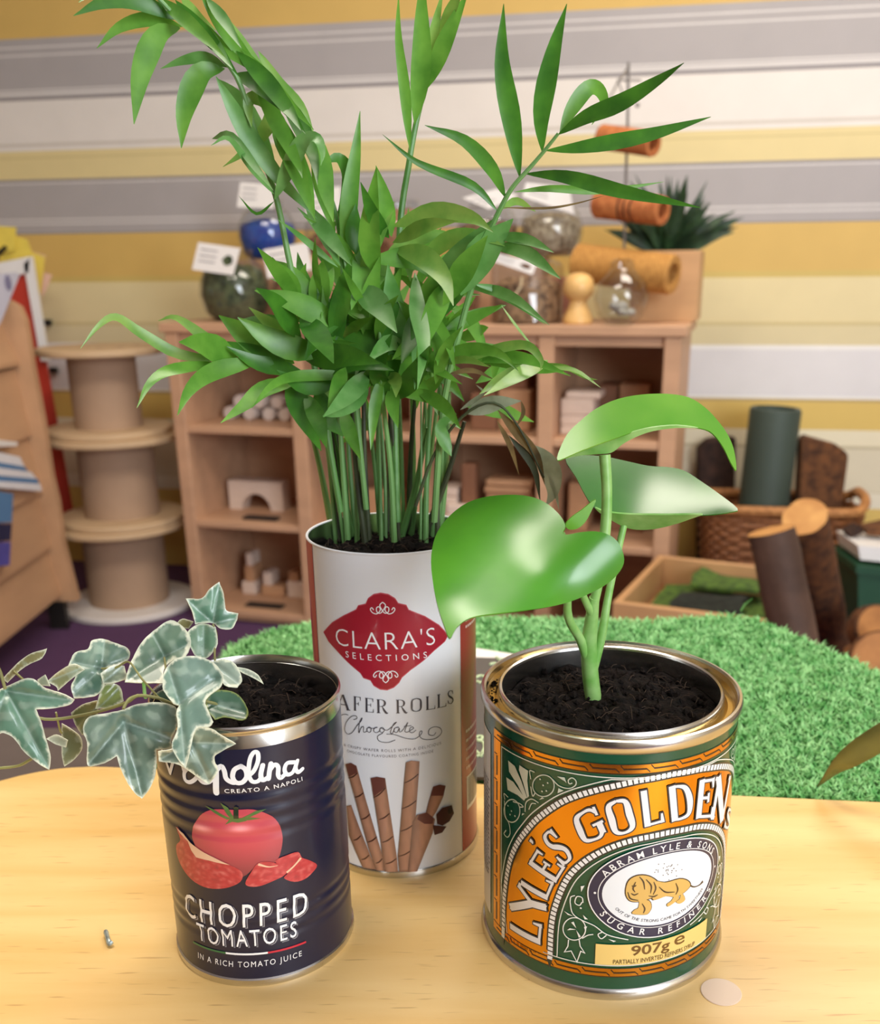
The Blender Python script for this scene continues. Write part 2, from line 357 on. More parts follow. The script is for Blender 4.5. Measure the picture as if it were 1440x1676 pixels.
def grass_mat():
    m = bpy.data.materials.new('turf_blade'); m.use_nodes = True; nt = m.node_tree; p = nt.nodes['Principled BSDF']; L = nt.links.new
    tc = nt.nodes.new('ShaderNodeTexCoord'); n = nt.nodes.new('ShaderNodeTexNoise'); n.inputs['Scale'].default_value = 120; n.inputs['Detail'].default_value = 4
    L(tc.outputs['Object'], n.inputs['Vector']); r = nt.nodes.new('ShaderNodeValToRGB')
    r.color_ramp.elements[0].position = .35; r.color_ramp.elements[0].color = srgb(84, 166, 80); r.color_ramp.elements[1].position = .68; r.color_ramp.elements[1].color = srgb(164, 222, 150)
    L(n.outputs['Fac'], r.inputs['Fac']); L(r.outputs['Color'], p.inputs['Base Color']); p.inputs['Roughness'].default_value = .5
    MATS['turf_blade'] = m
grass_mat()
nmat('turf_back', srgb(60, 120, 60), .8, noise_amt=.2, noise_scale=80)

# ================================================================== the setting
FLOOR = -.72
PW = math.radians(10); WN = Vector((math.sin(PW), math.cos(PW), 0)); WU = Vector((math.cos(PW), -math.sin(PW), 0))
W0 = Vector((-.717, 3.392, 0))
mb = MB(); a = W0-WU*2.3; b = W0+WU*3.75
mb.prism([a+Vector((0, 0, FLOOR)), b+Vector((0, 0, FLOOR)), b+Vector((0, 0, 1.9)), a+Vector((0, 0, 1.9))], WN*.08)
struct(mb.build('wall_back', 'striped_wallpaper', smooth=False))
mb = MB().box(-3, 3, -2.2, 4.2, FLOOR-.05, FLOOR); struct(mb.build('floor', 'carpet', smooth=False))
struct(MB().box(-3.0, -2.92, -2.1, 4.1, FLOOR, 1.9).build('wall_left', 'room_wall', smooth=False))
struct(MB().box(2.8, 2.88, -2.1, 2.9, FLOOR, 1.9).build('wall_right', 'room_wall', smooth=False))
struct(MB().box(-2.92, 2.8, -2.18, -2.1, FLOOR, 1.9).build('wall_front', 'room_wall', smooth=False))
struct(MB().box(-3.0, 2.88, -2.18, 4.1, 1.9, 1.96).build('ceiling', 'white_paint', smooth=False))
dr = struct(MB().box(-.85, .05, -2.1, -2.06, FLOOR, 1.25).build('added_door_1', 'added_door_dark', smooth=False))  # made-up door behind the camera, a dark reflection for the syrup tin's gold
MB().tube([(-.75, -2.05, .2), (-.75, -2.02, .2), (-.65, -2.02, .2)], .009, 8).build('added_door_handle', 'wire', dr)  # handle of the added unseen door

# ------------------------------------------------------------------ foreground table
def table():
    t = thing('wooden_table', 'pale beech wood table top carrying the three planted tins', 'table', (0, .2, FLOOR))
    d = Vector((.442, -.05, 0)).normalized(); n = Vector((-d.y, d.x, 0))
    bk = Vector((0, .4985, 0)); R = .075
    # outline: back edge along d, rounded back-left corner
    cl = bk-d*.285-n*R                       # centre of the corner arc
    out = [bk+d*.62, ]
    left0 = cl+d*R
    for i in range(13):
        ang = PI/2*i/12
        out.append(cl+d*R-d*(R*math.sin(ang))*1.0-d*0+n*(R*math.cos(ang))-d*0)
    out.append(out[-1]-n*.27); out.append(bk+d*.62-n*.345)
    mb = MB().prism([Vector((p.x, p.y, -.024)) for p in out], (0, 0, .024))
    top = mb.build('table_top', 'beech_table', t, smooth=False)
    bv = top.modifiers.new('edge', 'BEVEL'); bv.width = .003; bv.segments = 2; bv.limit_method = 'ANGLE'
    for (x, y) in ((-.22, .40), (.5, .36), (-.25, .23), (.48, .16)):
        MB().box(x-.02, x+.02, y-.02, y+.02, FLOOR, -.024, bev=.003).build('leg', 'beech_table', t, smooth=False)
table()

# ------------------------------------------------------------------ grass mat on a low table behind
def grass():
    st = thing('side_table', 'low table under the green artificial grass mat', 'table', (.08, .66, FLOOR))
    px = [(372, 1130), (352, 1090), (372, 1052), (430, 1030), (505, 1012), (600, 1004), (700, 1000), (800, 1003), (900, 1006), (1010, 1010), (1090, 1008), (1150, 1003), (1195, 1000), (1240, 1008), (1290, 1028), (1340, 1048), (1400, 1074), (1450, 1098), (1520, 1140)]
    far = [atz(x, y, 0) for x, y in px]
    d = Vector((.442, -.05, 0)).normalized(); n = Vector((-d.y, d.x, 0)); bk = Vector((0, .5, 0))
    near = [bk+d*.36+n*.004, bk-d*.19+n*.004]
    out = [Vector((p.x, p.y, 0)) for p in far]+[Vector((p.x, p.y, 0)) for p in near]
    g = thing('artificial_grass_mat', 'bright green artificial grass mat spread behind the wooden table edge', 'grass mat', (.08, .66, -.008))
    MB().prism([p+Vector((0, 0, -.011)) for p in out], (0, 0, .004)).build('backing', 'turf_back', g, smooth=False)
    ins = [p.lerp(Vector((.08, .66, 0)), .06) for p in out]
    MB().prism([p+Vector((0, 0, -.033)) for p in ins], (0, 0, .0215)).build('table_top', 'block_tan', st, smooth=False)
    for (x, y) in ((-.10, .56), (.27, .54), (-.10, .72), (.24, .74)): MB().box(x-.015, x+.015, y-.015, y+.015, FLOOR, -.033).build('leg', 'block_tan', st, smooth=False)
    # blades
    P2 = [(p.x, p.y) for p in out]
    def inside(x, y):
        c = False; j = len(P2)-1
        for i in range(len(P2)):
            xi, yi = P2[i]; xj, yj = P2[j]
            if (yi > y) != (yj > y) and x < (xj-xi)*(y-yi)/(yj-yi)+xi: c = not c
            j = i
        return c
    rnd = random.Random(3); v = []; f = []
    x0, x1 = min(p[0] for p in P2), max(p[0] for p in P2); y0, y1 = min(p[1] for p in P2), max(p[1] for p in P2)
    N = 0
    while N < 90000:
        x = rnd.uniform(x0, x1); y = rnd.uniform(y0, y1)
        if not inside(x, y): continue
        N += 1
        a = rnd.uniform(0, 2*PI); lean = rnd.uniform(.003, .009); hgt = rnd.uniform(.0035, .0075); wd = rnd.uniform(.0005, .0010)
        cl = noise.noise((x*30, y*30, 0))
        a += cl*2
        dx, dy = math.cos(a), math.sin(a); sx, sy = -dy*wd, dx*wd; z = -.0075
        o = len(v)
        v += [(x-sx, y-sy, z), (x+sx, y+sy, z), (x+dx*lean*.45-sx*.8, y+dy*lean*.45-sy*.8, z+hgt*.7), (x+dx*lean*.45+sx*.8, y+dy*lean*.45+sy*.8, z+hgt*.7), (x+dx*lean, y+dy*lean, z+hgt)]
        f += [(o, o+1, o+3, o+2), (o+2, o+3, o+4)]
    me = bpy.data.meshes.new('grass_pile'); me.from_pydata(v, [], f); me.materials.append(MATS['turf_blade'])
    o = bpy.data.objects.new('grass_pile', me); C.objects.link(o); par(o, g); o['kind'] = 'stuff'
    # one stray long blade
    b = aty(1212, 1000, .787); MB().tube([b, b+Vector((.003, 0, .006)), b+Vector((.009, 0, .011))], [.0009, .0007, .0003], 5).build('stray_blade', 'palm_grey', g)
grass()

# low chair seen past the table's rounded corner
def chair():
    t = thing('low_chair', 'low dark grey chair with navy edge beyond the rounded table corner', 'chair', (-.37, .75, FLOOR))
    M = Matrix.Translation((-.40, .76, 0))
    MB().box(-.17, .12, -.14, .14, -.175, -.15, M, bev=.008).build('seat', 'chair_grey', t)
    MB().box(-.172, .122, -.145, -.139, -.20, -.152, M, bev=.002).build('seat_edge', 'navy', t)
    for x in (-.15, .10):
        for y in (-.12, .12): MB().tube([M @ Vector((x, y, FLOOR)), M @ Vector((x, y, -.175))], .011, 10).build('leg', 'navy', t)
chair()

# ================================================================== shelf unit
PS = math.radians(15.96); SU = Vector((math.cos(PS), -math.sin(PS), 0)); SV = Vector((math.sin(PS), math.cos(PS), 0)); SA = Vector((-.813, 2.85, 0))
MS = Matrix((SU, SV, Vector((0, 0, 1)))).transposed().to_4x4(); MS.translation = SA
def s_at(px, py, v):
    """pixel -> shelf frame (u, z) on the plane v behind the shelf front"""
    d = ray(px, py); t = ((SA+SV*v)-CAM).dot(SV)/d.dot(SV); P = CAM+d*t
    return (P-SA).dot(SU), P.z
SW, SD, ST = 1.39, .36, .138
SZ = [(-.160, -.140), (-.432, -.412), (-.700, -.680)]
def shelf():
    t = thing('cubby_shelf', 'low pinkish wooden cubby shelf against the striped wall', 'shelf', SA+Vector((0, 0, FLOOR)))
    MB().box(-.012, SW+.012, -.008, SD, .112, ST, MS, bev=.003).build('top_board', 'shelf_wood', t, smooth=False)
    MB().box(0, .038, 0, SD, FLOOR, .112, MS, bev=.002).build('side_panel', 'shelf_wood', t, smooth=False)
    MB().box(SW-.04, SW, 0, SD, FLOOR, .112, MS, bev=.002).build('side_panel', 'shelf_wood', t, smooth=False)
    for u in (.364, .705, 1.043): MB().box(u, u+.04, 0, SD-.012, -.700, .112, MS, bev=.002).build('divider', 'shelf_wood', t, smooth=False)
    us = [(.038, .364), (.404, .705), (.745, 1.043), (1.083, SW-.04)]
    for (z0, z1) in SZ:
        for (u0, u1) in us: MB().box(u0, u1, .004, SD-.012, z0, z1, MS, bev=.002).build('shelf_board', 'shelf_wood', t, smooth=False)
    for (u0, u1) in us: MB().box(u0, u1, .012, .03, .088, .112, MS).build('top_rail', 'shelf_wood', t, smooth=False)
    MB().box(0, SW, SD-.012, SD, FLOOR, .112, MS).build('back_panel', 'shelf_wood', t, smooth=False)
    MB().box(.038, SW-.04, .03, .045, FLOOR, -.700, MS).build('plinth', 'shelf_wood', t, smooth=False)
shelf()

CUB = [(.038, .364), (.404, .705), (.745, 1.043), (1.083, SW-.04)]
def fit_u(u0, u1):
    c = (u0+u1)/2; a, b = min(CUB, key=lambda q: abs((q[0]+q[1])/2-c)); sh = max(0, a+.004-u0)-max(0, u1-b+.004)
    return u0+sh, u1+sh
def block(px0, py0, px1, py1, v, depth, m, label, name='wooden_block', cat='block', group=None, z=None):
    u0, zt = s_at(px0, py0, v); u1, zb = s_at(px1, py1, v)
    if z is not None: zt += z-zb; zb = z
    u0, u1 = fit_u(min(u0, u1), max(u0, u1))
    o = MB().box(min(u0, u1), max(u0, u1), v, v+depth, min(zb, zt), max(zb, zt), MS, bev=.004).build(name, m, smooth=False)
    tag(o, label, cat, group); return o
def cubbies():
    R1, R2, R3 = -.140, -.412, -.680
    # left column, top cubby: round dowels piled end on
    g = 'white dowels in the left top cubby'
    for i, (px, py) in enumerate(((372, 645), (404, 645), (436, 645), (388, 626), (420, 626), (450, 628), (462, 645))):
        u, z = s_at(px, py, .14); r = .0185
        row = 0 if py > 640 else 1
        zz = R1+r+(.034 if row else 0)
        o = MB().lathe([(0, 0), (r*.92, 0), (r, .003), (r, .16), (0, .16)], 20, M=MS @ Matrix.Translation((u, .14, zz)) @ Matrix.Rotation(-PI/2, 4, 'X')).build('dowel', 'dowel_white')
        tag(o, 'pale round dowel lying end on in a heap in the cubby above the arch block', 'dowel', g)
    # arch block
    u0, zt = s_at(370, 760, .16); u1, zb = s_at(462, 812, .16); zt += R2-zb; w = u1-u0; h = zt-R2; c = (u0+u1)/2; r = w*.27
    prof = [(u0, R2), (u0, zt), (u1, zt), (u1, R2)]+[(c+r*math.cos(PI*i/14), R2+r*1.05*math.sin(PI*i/14)) for i in range(15)]
    o = MB().prism([MS @ Vector((u, .16, z)) for u, z in prof], SV*.05).build('arch_block', 'block_pale', smooth=False)
    tag(o, 'pale wooden arch bridge block standing alone in a cubby', 'block')
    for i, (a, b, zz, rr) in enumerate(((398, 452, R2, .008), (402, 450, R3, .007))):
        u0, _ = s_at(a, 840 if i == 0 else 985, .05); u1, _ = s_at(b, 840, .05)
        o = MB().box(u0, u1, .04, .075, zz, zz+rr, MS, bev=.002).build('dark_strip', 'strip_brown', smooth=False)
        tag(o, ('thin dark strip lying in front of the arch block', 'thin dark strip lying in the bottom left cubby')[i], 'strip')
    # bottom left cubby: little stacked blocks
    bl = [(392, 925, 416, 948, .15), (424, 928, 462, 948, .15), (466, 918, 500, 948, .15), (396, 898, 414, 925, .15), (426, 905, 442, 928, .15), (468, 900, 486, 918, .15), (398, 876, 410, 898, .15)]
    tops = {}
    for i, (a, b, c_, d, v) in enumerate(bl):
        z = R3 if d == 948 else None
        if z is None:
            below = [q for q in bl if q[1] == d and q[0] <= (a+c_)/2 <= q[2]]
            z = tops[below[0]]
        o = block(a, b, c_, d, v, .06, 'block_tan' if i % 2 else 'block_pale', 'small wooden cube in a loose stack in the bottom left cubby', group='blocks in the bottom left cubby', z=z)
        tops[bl[i]] = z+abs(s_at(a, b, v)[1]-s_at(c_, d, v)[1])
    # third column, top cubby: brown boxes
    for i, (a, b, c_, d) in enumerate(((770, 640, 812, 702), (815, 632, 866, 702), (815, 590, 862, 632))):
        z = R1 if d == 702 else R1+abs(s_at(815, 632, .1)[1]-s_at(866, 702, .1)[1])
        block(a, b, c_, d, .1, .12, 'block_brown' if i != 1 else 'block_tan', ('brown block standing beside a tan block behind the dry palm leaves', 'tan wooden block under a smaller brown block behind the drooping palm leaves', 'small brown block on top of the tan block behind the drooping palm leaves')[i], z=z)
    # second column
    for i, (a, b, c_, d) in enumerate(((515, 655, 560, 700), (520, 800, 570, 850), (585, 660, 640, 700), (600, 795, 660, 850))):
        block(a, b, c_, d, .12, .1, 'block_tan', ('tan block in cubby between palm stems and left divider, upper row', 'tan block in cubby between palm stems and left divider, middle row', 'brown tan block behind the palm stems, upper row', 'brown tan block behind the palm stems, middle row')[i], z=R1 if b < 720 else R2)
    # third column, middle cubby: pale plank piles, an upright plank, tan plank pile
    def pile(px0, px1, n, h, v, m, label, group, base, dep=.1, skew=0):
        for k in range(n):
            a, _ = s_at(px0+(k % 2)*skew, 800, v); b, _ = s_at(px1+(k % 2)*skew, 800, v)
            o = MB().box(a, b, v+(k % 3)*.004, v+dep, base+k*h+.0004, base+(k+1)*h-.0012, MS, bev=.003).build('plank_block', m, smooth=False)
            tag(o, label, 'block', group)
    pile(722, 748, 5, .0245, .05, 'block_pale', 'pale plank block in the tall pile beside the upright plank', 'tall pale plank pile', R2)
    pile(792, 868, 8, .0185, .06, 'block_tan', 'tan plank block in the wide pile right of the upright plank', 'wide tan plank pile', R2, skew=2)
    block(754, 735, 778, 850, .05, .05, 'block_brown', 'brown plank standing upright between two piles of planks', name='plank_block', z=R2)
    pile(728, 776, 3, .028, .03-.02, 'block_pale', 'pale plank block in the short front pile before the upright plank', 'short pale plank pile', R2, dep=.035)
    # fourth column, top cubby: pale boxes, red block, brown boxes
    zz = R1
    for i, (a, c_, h, m, lab) in enumerate(((914, 964, .024, 'block_pale', 'lowest pale wooden block of the stack beside the red block'), (916, 962, .026, 'block_pale', 'second pale wooden block of the stack beside the red block'), (914, 972, .042, 'block_pale', 'larger pale block near the top of the stack by the red block'), (926, 982, .018, 'block_pale', 'thin pale slab on top of the stack by the red block'))):
        u0 = 1.088+(.012 if i == 3 else 0); u1 = min(s_at(c_, 650, .08)[0], s_at(966, 650, .07)[0]-.003) if i < 2 else s_at(c_, 650, .08)[0]
        o = MB().box(u0, u1, .08, .17, zz, zz+h-.0008, MS, bev=.003).build('wooden_block', m, smooth=False); tag(o, lab, 'block'); zz += h
    u0, _ = s_at(966, 650, .07); u1, _ = s_at(986, 650, .07); tag(MB().box(u0, u1, .07, .13, R1, R1+.049, MS, bev=.003).build('wooden_block', 'block_red', smooth=False), 'red block between pale stack and pinkish box', 'block')
    u0, _ = s_at(988, 650, .07); u1, _ = s_at(1024, 650, .07); tag(MB().box(u0, u1, .07, .15, R1, R1+.055, MS, bev=.003).build('wooden_block', 'terracotta_box', smooth=False), 'pinkish brown box right of the red block', 'box')
    u0, _ = s_at(978, 650, .2); u1, _ = s_at(1010, 650, .2); tag(MB().box(u0, u1, .2, .3, R1, R1+.115, MS, bev=.003).build('wooden_block', 'block_brown', smooth=False), 'dark brown box at the back behind the red block', 'box')
    u0, _ = s_at(1013, 650, .2); u1, _ = s_at(1062, 650, .2); tag(MB().box(u0, u1, .2, .3, R1, R1+.118, MS, bev=.003).build('wooden_block', 'block_tan', smooth=False), 'brown box at the back right of the top right cubby', 'box')
    # fourth column, lower cubbies
    block(1000, 790, 1050, 880, .16, .1, 'block_brown', 'brown box in the right middle cubby under the glossy leaves', name='wooden_block', cat='box', z=R2)
    block(930, 800, 960, 880, .14, .1, 'block_tan', 'tan box in the right middle cubby behind the glossy leaf stalk', name='wooden_block', cat='box', z=R2)
cubbies()

# ------------------------------------------------------------------ things on top of the shelf
def jar(name_label, u, v, z, R, H, content, fill, label_card=None, neck=.55, group='glass jars on the shelf', shape='round', tilt=0):
    base = MS @ Vector((u, v, z))
    t = thing('glass_jar', name_label, 'jar', base, group)
    if shape == 'round':
        prof = [(0, 0), (R*.62, 0), (R*.86, H*.12), (R, H*.38), (R*.96, H*.58), (R*.8, H*.76), (R*neck, H*.88), (R*neck, H*.97), (R*(neck+.06), H)]
    else:
        prof = [(0, 0), (R*.94, 0), (R, H*.03), (R, H*.8), (R*.9, H*.88), (R*neck, H*.92), (R*neck, H)]
    MB().lathe([(r, zz) for r, zz in prof], 40, base).build('glass_body', 'jar_glass', t)
    inner = []
    for (ra, za), (rb, zb) in zip(prof, prof[1:]):
        if za <= H*fill: inner.append((ra*.93, max(.003, za)))
        if za < H*fill < zb: k = (H*fill-za)/(zb-za); inner.append(((ra+(rb-ra)*k)*.93, H*fill))
    top_r = inner[-1][0]
    rnd = random.Random(int(u*1000))
    mb = MB().lathe(inner+[(top_r*.6, inner[-1][1]+.012), (0, inner[-1][1]+.016)], 24, base)
    mb.v = [tuple(Vector(p)+Vector((0, 0, (p[2]-base.z > inner[-1][1]-.001)*rnd.uniform(-.006, .008)))) for p in mb.v]
    mb.build('contents', content, t)
    if label_card:
        (qa, qb, qc, qd), yoff, spot = label_card
        Y = base.y-R-yoff
        q = [aty(*p, Y) for p in (qa, qb, qc, qd)]
        nrm = (q[1]-q[0]).cross(q[3]-q[0]).normalized()
        if nrm.y > 0: nrm = -nrm
        card = MB().prism(q, -nrm*.0012).build('name_card', 'card', t, smooth=False)
        def onc(a, b): return (q[0].lerp(q[1], a)).lerp(q[3].lerp(q[2], a), b)+nrm*.0006
        mb = MB()
        for b in (.2, .42, .62): mb.add([onc(.1, b), onc(.5, b), onc(.5, b+.06), onc(.1, b+.06)], [(0, 1, 2, 3)])
        ln = mb.build('printed_lines', 'ink_grey', card, smooth=False)
        if spot:
            c = [onc(.78+.12*math.cos(i*.52)*(1+.2*math.sin(i*2.3)), .5+.2*math.sin(i*.52)) for i in range(12)]
            MB().add(c, [tuple(range(12))]).build('printed_picture', spot, card, smooth=False)
    return t
def shelf_top():
    T = ST
    def U(px, v): return s_at(px, 500, v)[0]
    def rr(pxw, v=.15): return abs(s_at(700+pxw, 500, v)[0]-s_at(700, 500, v)[0])
    zz = Z(290, 260, 4.364); z2 = Z(380, 280, 4.8); z3 = Z(640, 280, 4.8)
    # a step that lifts the back row
    o = MB().box(.10, 1.0, .235, .345, T, T+.16, MS, bev=.003).build('wooden_step', 'shelf_wood', smooth=False); tag(o, 'wooden step lifting the back row of jars on the shelf', 'step')
    T2 = T+.16
    jar('round glass jar of dark green moss with tilted white card at the row end', U(387, .13), .13, T, rr(58), .185, 'moss_dark', .7, ((zz(150, 595), zz(452, 638), zz(400, 832), zz(105, 790)), .004, 'moss_dark'))
    jar('glass jar of brown chips with white card beside the moss jar', U(487, .14), .14, T, rr(40), .165, 'chips_peach', .6, ((zz(612, 650), zz(930, 595), zz(965, 790), zz(645, 855)), .004, None))
    jar('clear jar of bright blue feathers with white card in the back row', U(446, .29), .29, T2, rr(50), .16, 'feather_blue', .55, ((zz(450, 165), zz(700, 185), zz(690, 355), zz(425, 345)), .004, None))
    jar('clear jar with white card next to the blue feathers jar', U(545, .29), .29, T2, rr(42), .15, 'chips_peach', .35, ((z2(560, 150), z2(850, 120), z2(860, 330), z2(590, 390)), .004, None))
    jar('clear jar of peach brown shavings behind the palm leaves', U(660, .29), .29, T2, rr(50), .15, 'chips_peach', .72)
    jar('back row jar of dark brown chips with white card behind the right palm frond', U(798, .29), .29, T2, rr(50), .15, 'chips_brown', .5, ((z3(560, 210), z3(830, 140), z3(1010, 190), z3(770, 300)), .01, None))
    jar('back row jar of cream and brown shells below the palm frond', U(900, .29), .29, T2, rr(50), .15, 'shells_cream', .6, ((z3(1060, 90), z3(1400, 130), z3(1440, 340), z3(1030, 200)), .01, None))
    tj = jar('front jar of dark twigs with string tied white card by the peg doll', U(862, .098), .098, T, rr(54), .165, 'chips_brown', .55, ((z3(810, 640), z3(1150, 720), z3(1110, 815), z3(780, 700)), .006, 'bark'), shape='straight', neck=.7)
    jar('front jar of pinkish chips half hidden by the palm', U(740, .13), .13, T, rr(44), .15, 'chips_peach', .65, ((z3(490, 660), z3(650, 640), z3(560, 830), z3(430, 840)), .006, None))
    jar('front jar of brown chips behind the thick of the palm leaves', U(600, .13), .13, T, rr(48), .15, 'chips_brown', .6)
    # string from the card
    p = [aty(*z3(*q), 2.505) for q in ((1025, 830), (1020, 900), (990, 950), (965, 990))]
    MB().tube(crom(p, 4), .0022, 6).build('string_tail', 'string', tj)
    # pinkish boxes
    u0, u1 = U(880, .2), U(938, .2); tag(MB().box(u0, u1, .194, .232, T, T+.11, MS, bev=.004).build('wooden_box', 'terracotta_box', smooth=False), 'pinkish box between the twig jar and the peg doll', 'box')
    # peg doll
    b = MS @ Vector((U(946, .055), .055, T)); s = rr(22.5, .055)
    t = thing('peg_doll', 'plain pale wooden peg doll beside the round glass flask', 'peg doll', b)
    MB().lathe([(0, 0), (s*.9, 0), (s, s*.12), (s*.95, s*.5), (s*.62, s*1.15), (s*.55, s*1.45), (s*.7, s*1.62)], 28, b).build('body', 'peg_wood', t)
    MB().lathe([(s*.68, s*1.6), (s*.95, s*1.85), (s*1.04, s*2.3), (s*.96, s*2.8), (s*.66, s*3.12), (s*.3, s*3.24), (0, s*3.26)], 28, b).build('head', 'peg_wood', t)
    # bulb flask with pebbles
    b = MS @ Vector((U(1016, .028), .028, T)); R = rr(41, .028)
    t = thing('glass_flask', 'round glass flask with pebbles inside at the shelf edge', 'flask', b)
    prof = [(0, .002), (R*.45, 0), (R*.82, R*.35), (R, R*.95), (R*.88, R*1.45), (R*.55, R*1.78), (R*.42, R*1.95), (R*.44, R*2.15), (R*.25, R*2.26), (0, R*2.28)]
    MB().lathe(prof, 40, b).build('glass_body', 'jar_glass', t)
    rnd = random.Random(5)
    for i in range(12):
        a = rnd.uniform(0, 2*PI); q = rnd.uniform(0, R*.55); r = rnd.uniform(R*.13, R*.22)
        c = b+Vector((q*math.cos(a), q*math.sin(a), R*.2+r+rnd.uniform(0, R*.3)))
        MB().lathe([(0, -r*.7), (r*.7, -r*.5), (r, 0), (r*.7, r*.5), (0, r*.7)], 10, c).build('pebble', 'pebble_grey', t)
    # planter box with dark leafy plant
    b = MS @ Vector((U(1090, .272), .272, T)); w = rr(48, .272)
    t = thing('planter_box', 'square pale wooden planter box at the right end of the shelf', 'planter', b)
    Mx = Matrix.Translation(b) @ Matrix.Rotation(-PS, 4, 'Z')
    hgt = .17
    for (x0, x1, y0, y1) in ((-w, w, -w, -w+.01), (-w, w, w-.01, w), (-w, -w+.01, -w+.01, w-.01), (w-.01, w, -w+.01, w-.01)):
        MB().box(x0, x1, y0, y1, 0, hgt, Mx, bev=.002).build('side_board', 'planter_wood', t, smooth=False)
    MB().box(-w+.01, w-.01, -w+.01, w-.01, 0, hgt-.012, Mx).build('fill', 'soil', t, smooth=False)
    pt = thing('dark_houseplant', 'bushy dark green houseplant in the wooden planter box', 'plant', b+Vector((0, 0, hgt-.012)))
    rnd = random.Random(9)
    for i in range(95):
        a = rnd.uniform(0, 2*PI); el = rnd.uniform(.35, 1.45); L = rnd.uniform(.13, .235)
        d = Vector((math.cos(a)*math.cos(el)*.8, (math.sin(a)*math.cos(el)*.8) if math.sin(a) > 0 else math.sin(a)*math.cos(el)*.3, math.sin(el)))
        o0 = b+Vector((d.x*.02, d.y*.02, hgt-.02))
        pth = [o0, o0+d*L*.35, o0+d*L*.7+Vector((0, 0, -.004)), o0+d*L+Vector((d.x*.02, d.y*.02, -.02*rnd.random()))]
        strip_leaf(pth, rnd.uniform(.018, .032), (pth[-1]-CAM).normalized()*-1+Vector((rnd.uniform(-.7, .7), 0, rnd.uniform(-.3, .8))), 'leaf', 'plant_dark', pt, prof=.45)

def strip_leaf(path, width, nrm, name, m, parent, prof=.4, fold=.18, nseg=None, curl=0):
    """long blade along path; width profile peaks at prof; V fold along the midrib"""
    P = crom(path, 4); n = len(P); vs = []; fs = []
    L = [0]
    for i in range(1, n): L.append(L[-1]+(P[i]-P[i-1]).length)
    for i, p in enumerate(P):
        t = L[i]/L[-1]
        tg = (P[min(i+1, n-1)]-P[max(i-1, 0)]).normalized()
        s = tg.cross(nrm)
        s = s.normalized() if s.length > 1e-5 else tg.cross(Vector((0, 0, 1))).normalized()
        up = s.cross(tg).normalized()
        if t < prof: w = math.sin(PI/2*(t/prof))**.8
        else: w = 1-((t-prof)/(1-prof))**1.55
        w = max(w, .03)*width*.5
        vs += [p-s*w+up*w*fold, p-up*w*fold*.3, p+s*w+up*w*fold]
    for i in range(n-1):
        a = i*3; fs += [(a, a+1, a+4, a+3), (a+1, a+2, a+5, a+4)]
    me = bpy.data.meshes.new(name); me.from_pydata(vs, [], fs); me.shade_smooth(); me.materials.append(MATS[m])
    o = bpy.data.objects.new(name, me); C.objects.link(o)
    if parent is not None: par(o, parent)
    return o
shelf_top()

def mobile():
    def aty(px, py, Y=None, v=.139):
        u, z = s_at(px, py, v); return MS @ Vector((u, v, z))
    Y = 2.6; top = aty(1028, 112)
    t = thing('hanging_mobile', 'hanging mobile of three ridged tubes on a wire above the shelf', 'mobile', top)
    wall_y = W0.y+(top.x-W0.x)*(-math.tan(PW))-.004
    MB().tube([top, top+Vector((.01, .2, .01)), Vector((top.x+.03, wall_y, top.z+.012))], .003, 8).build('bracket_arm', 'wire', t)
    MB().tube([top+Vector((0, 0, .012)), aty(1027, 205, Y), aty(1024, 300, Y), aty(1021, 420, Y)], .0035, 8).build('hanging_wire', 'wire', t)
    MB().tube([aty(1010, 131, Y), aty(1049, 131, Y)], .0025, 8).build('cross_wire', 'wire', t)
    MB().tube([aty(1011, 132, Y), aty(1020, 155, Y), aty(1032, 168, Y)], .0018, 6).build('brace_wire', 'wire', t)
    bead = aty(1043, 172, Y); MB().lathe([(0, -.006), (.005, -.003), (.006, 0), (.005, .003), (0, .006)], 14, bead).build('bead', 'wire', t)
    def tube(p0, p1, rpx, m, ridges, bands=0):
        a = aty(*p0, v=.178); b = aty(*p1, v=.092); ax = (b-a); L = ax.length; r = rpx/F_PX*Y*1.03
        q = ax.normalized().to_track_quat('Z', 'Y').to_matrix().to_4x4(); q.translation = a
        prof = []; n = ridges*4
        for i in range(n+1):
            zz = L*i/n; prof.append((r*(1+(.03 if i % 4 in (1, 2) else -.015)), zz))
        prof = [(r*.55, L*.9), (r*.55, 0)]+[(r*.95, 0)]+prof[1:-1]+[(r*.97, L), (r*.62, L), (r*.6, L*.55), (0, L*.55)]
        o = MB().lathe(prof, 32, M=q).build('ridged_tube', m, t, ang=60)
        h = MB().lathe([(0, L*.70), (r*.6, L*.70)], 24, M=q).build('tube_bore', m, o)
        for k in range(bands):
            zz = L*(.42+.09*k); MB().lathe([(r*1.045, zz), (r*1.045, zz+L*.025)], 32, M=q).build('dark_band', 'bark_dark', o)
    tube((985, 224), (1070, 236), 17, 'cork_tube', 12)
    tube((978, 334), (1085, 345), 20, 'cork_tube', 12, 3)
    tube((945, 430), (1102, 450), 28, 'twine', 22)
mobile()

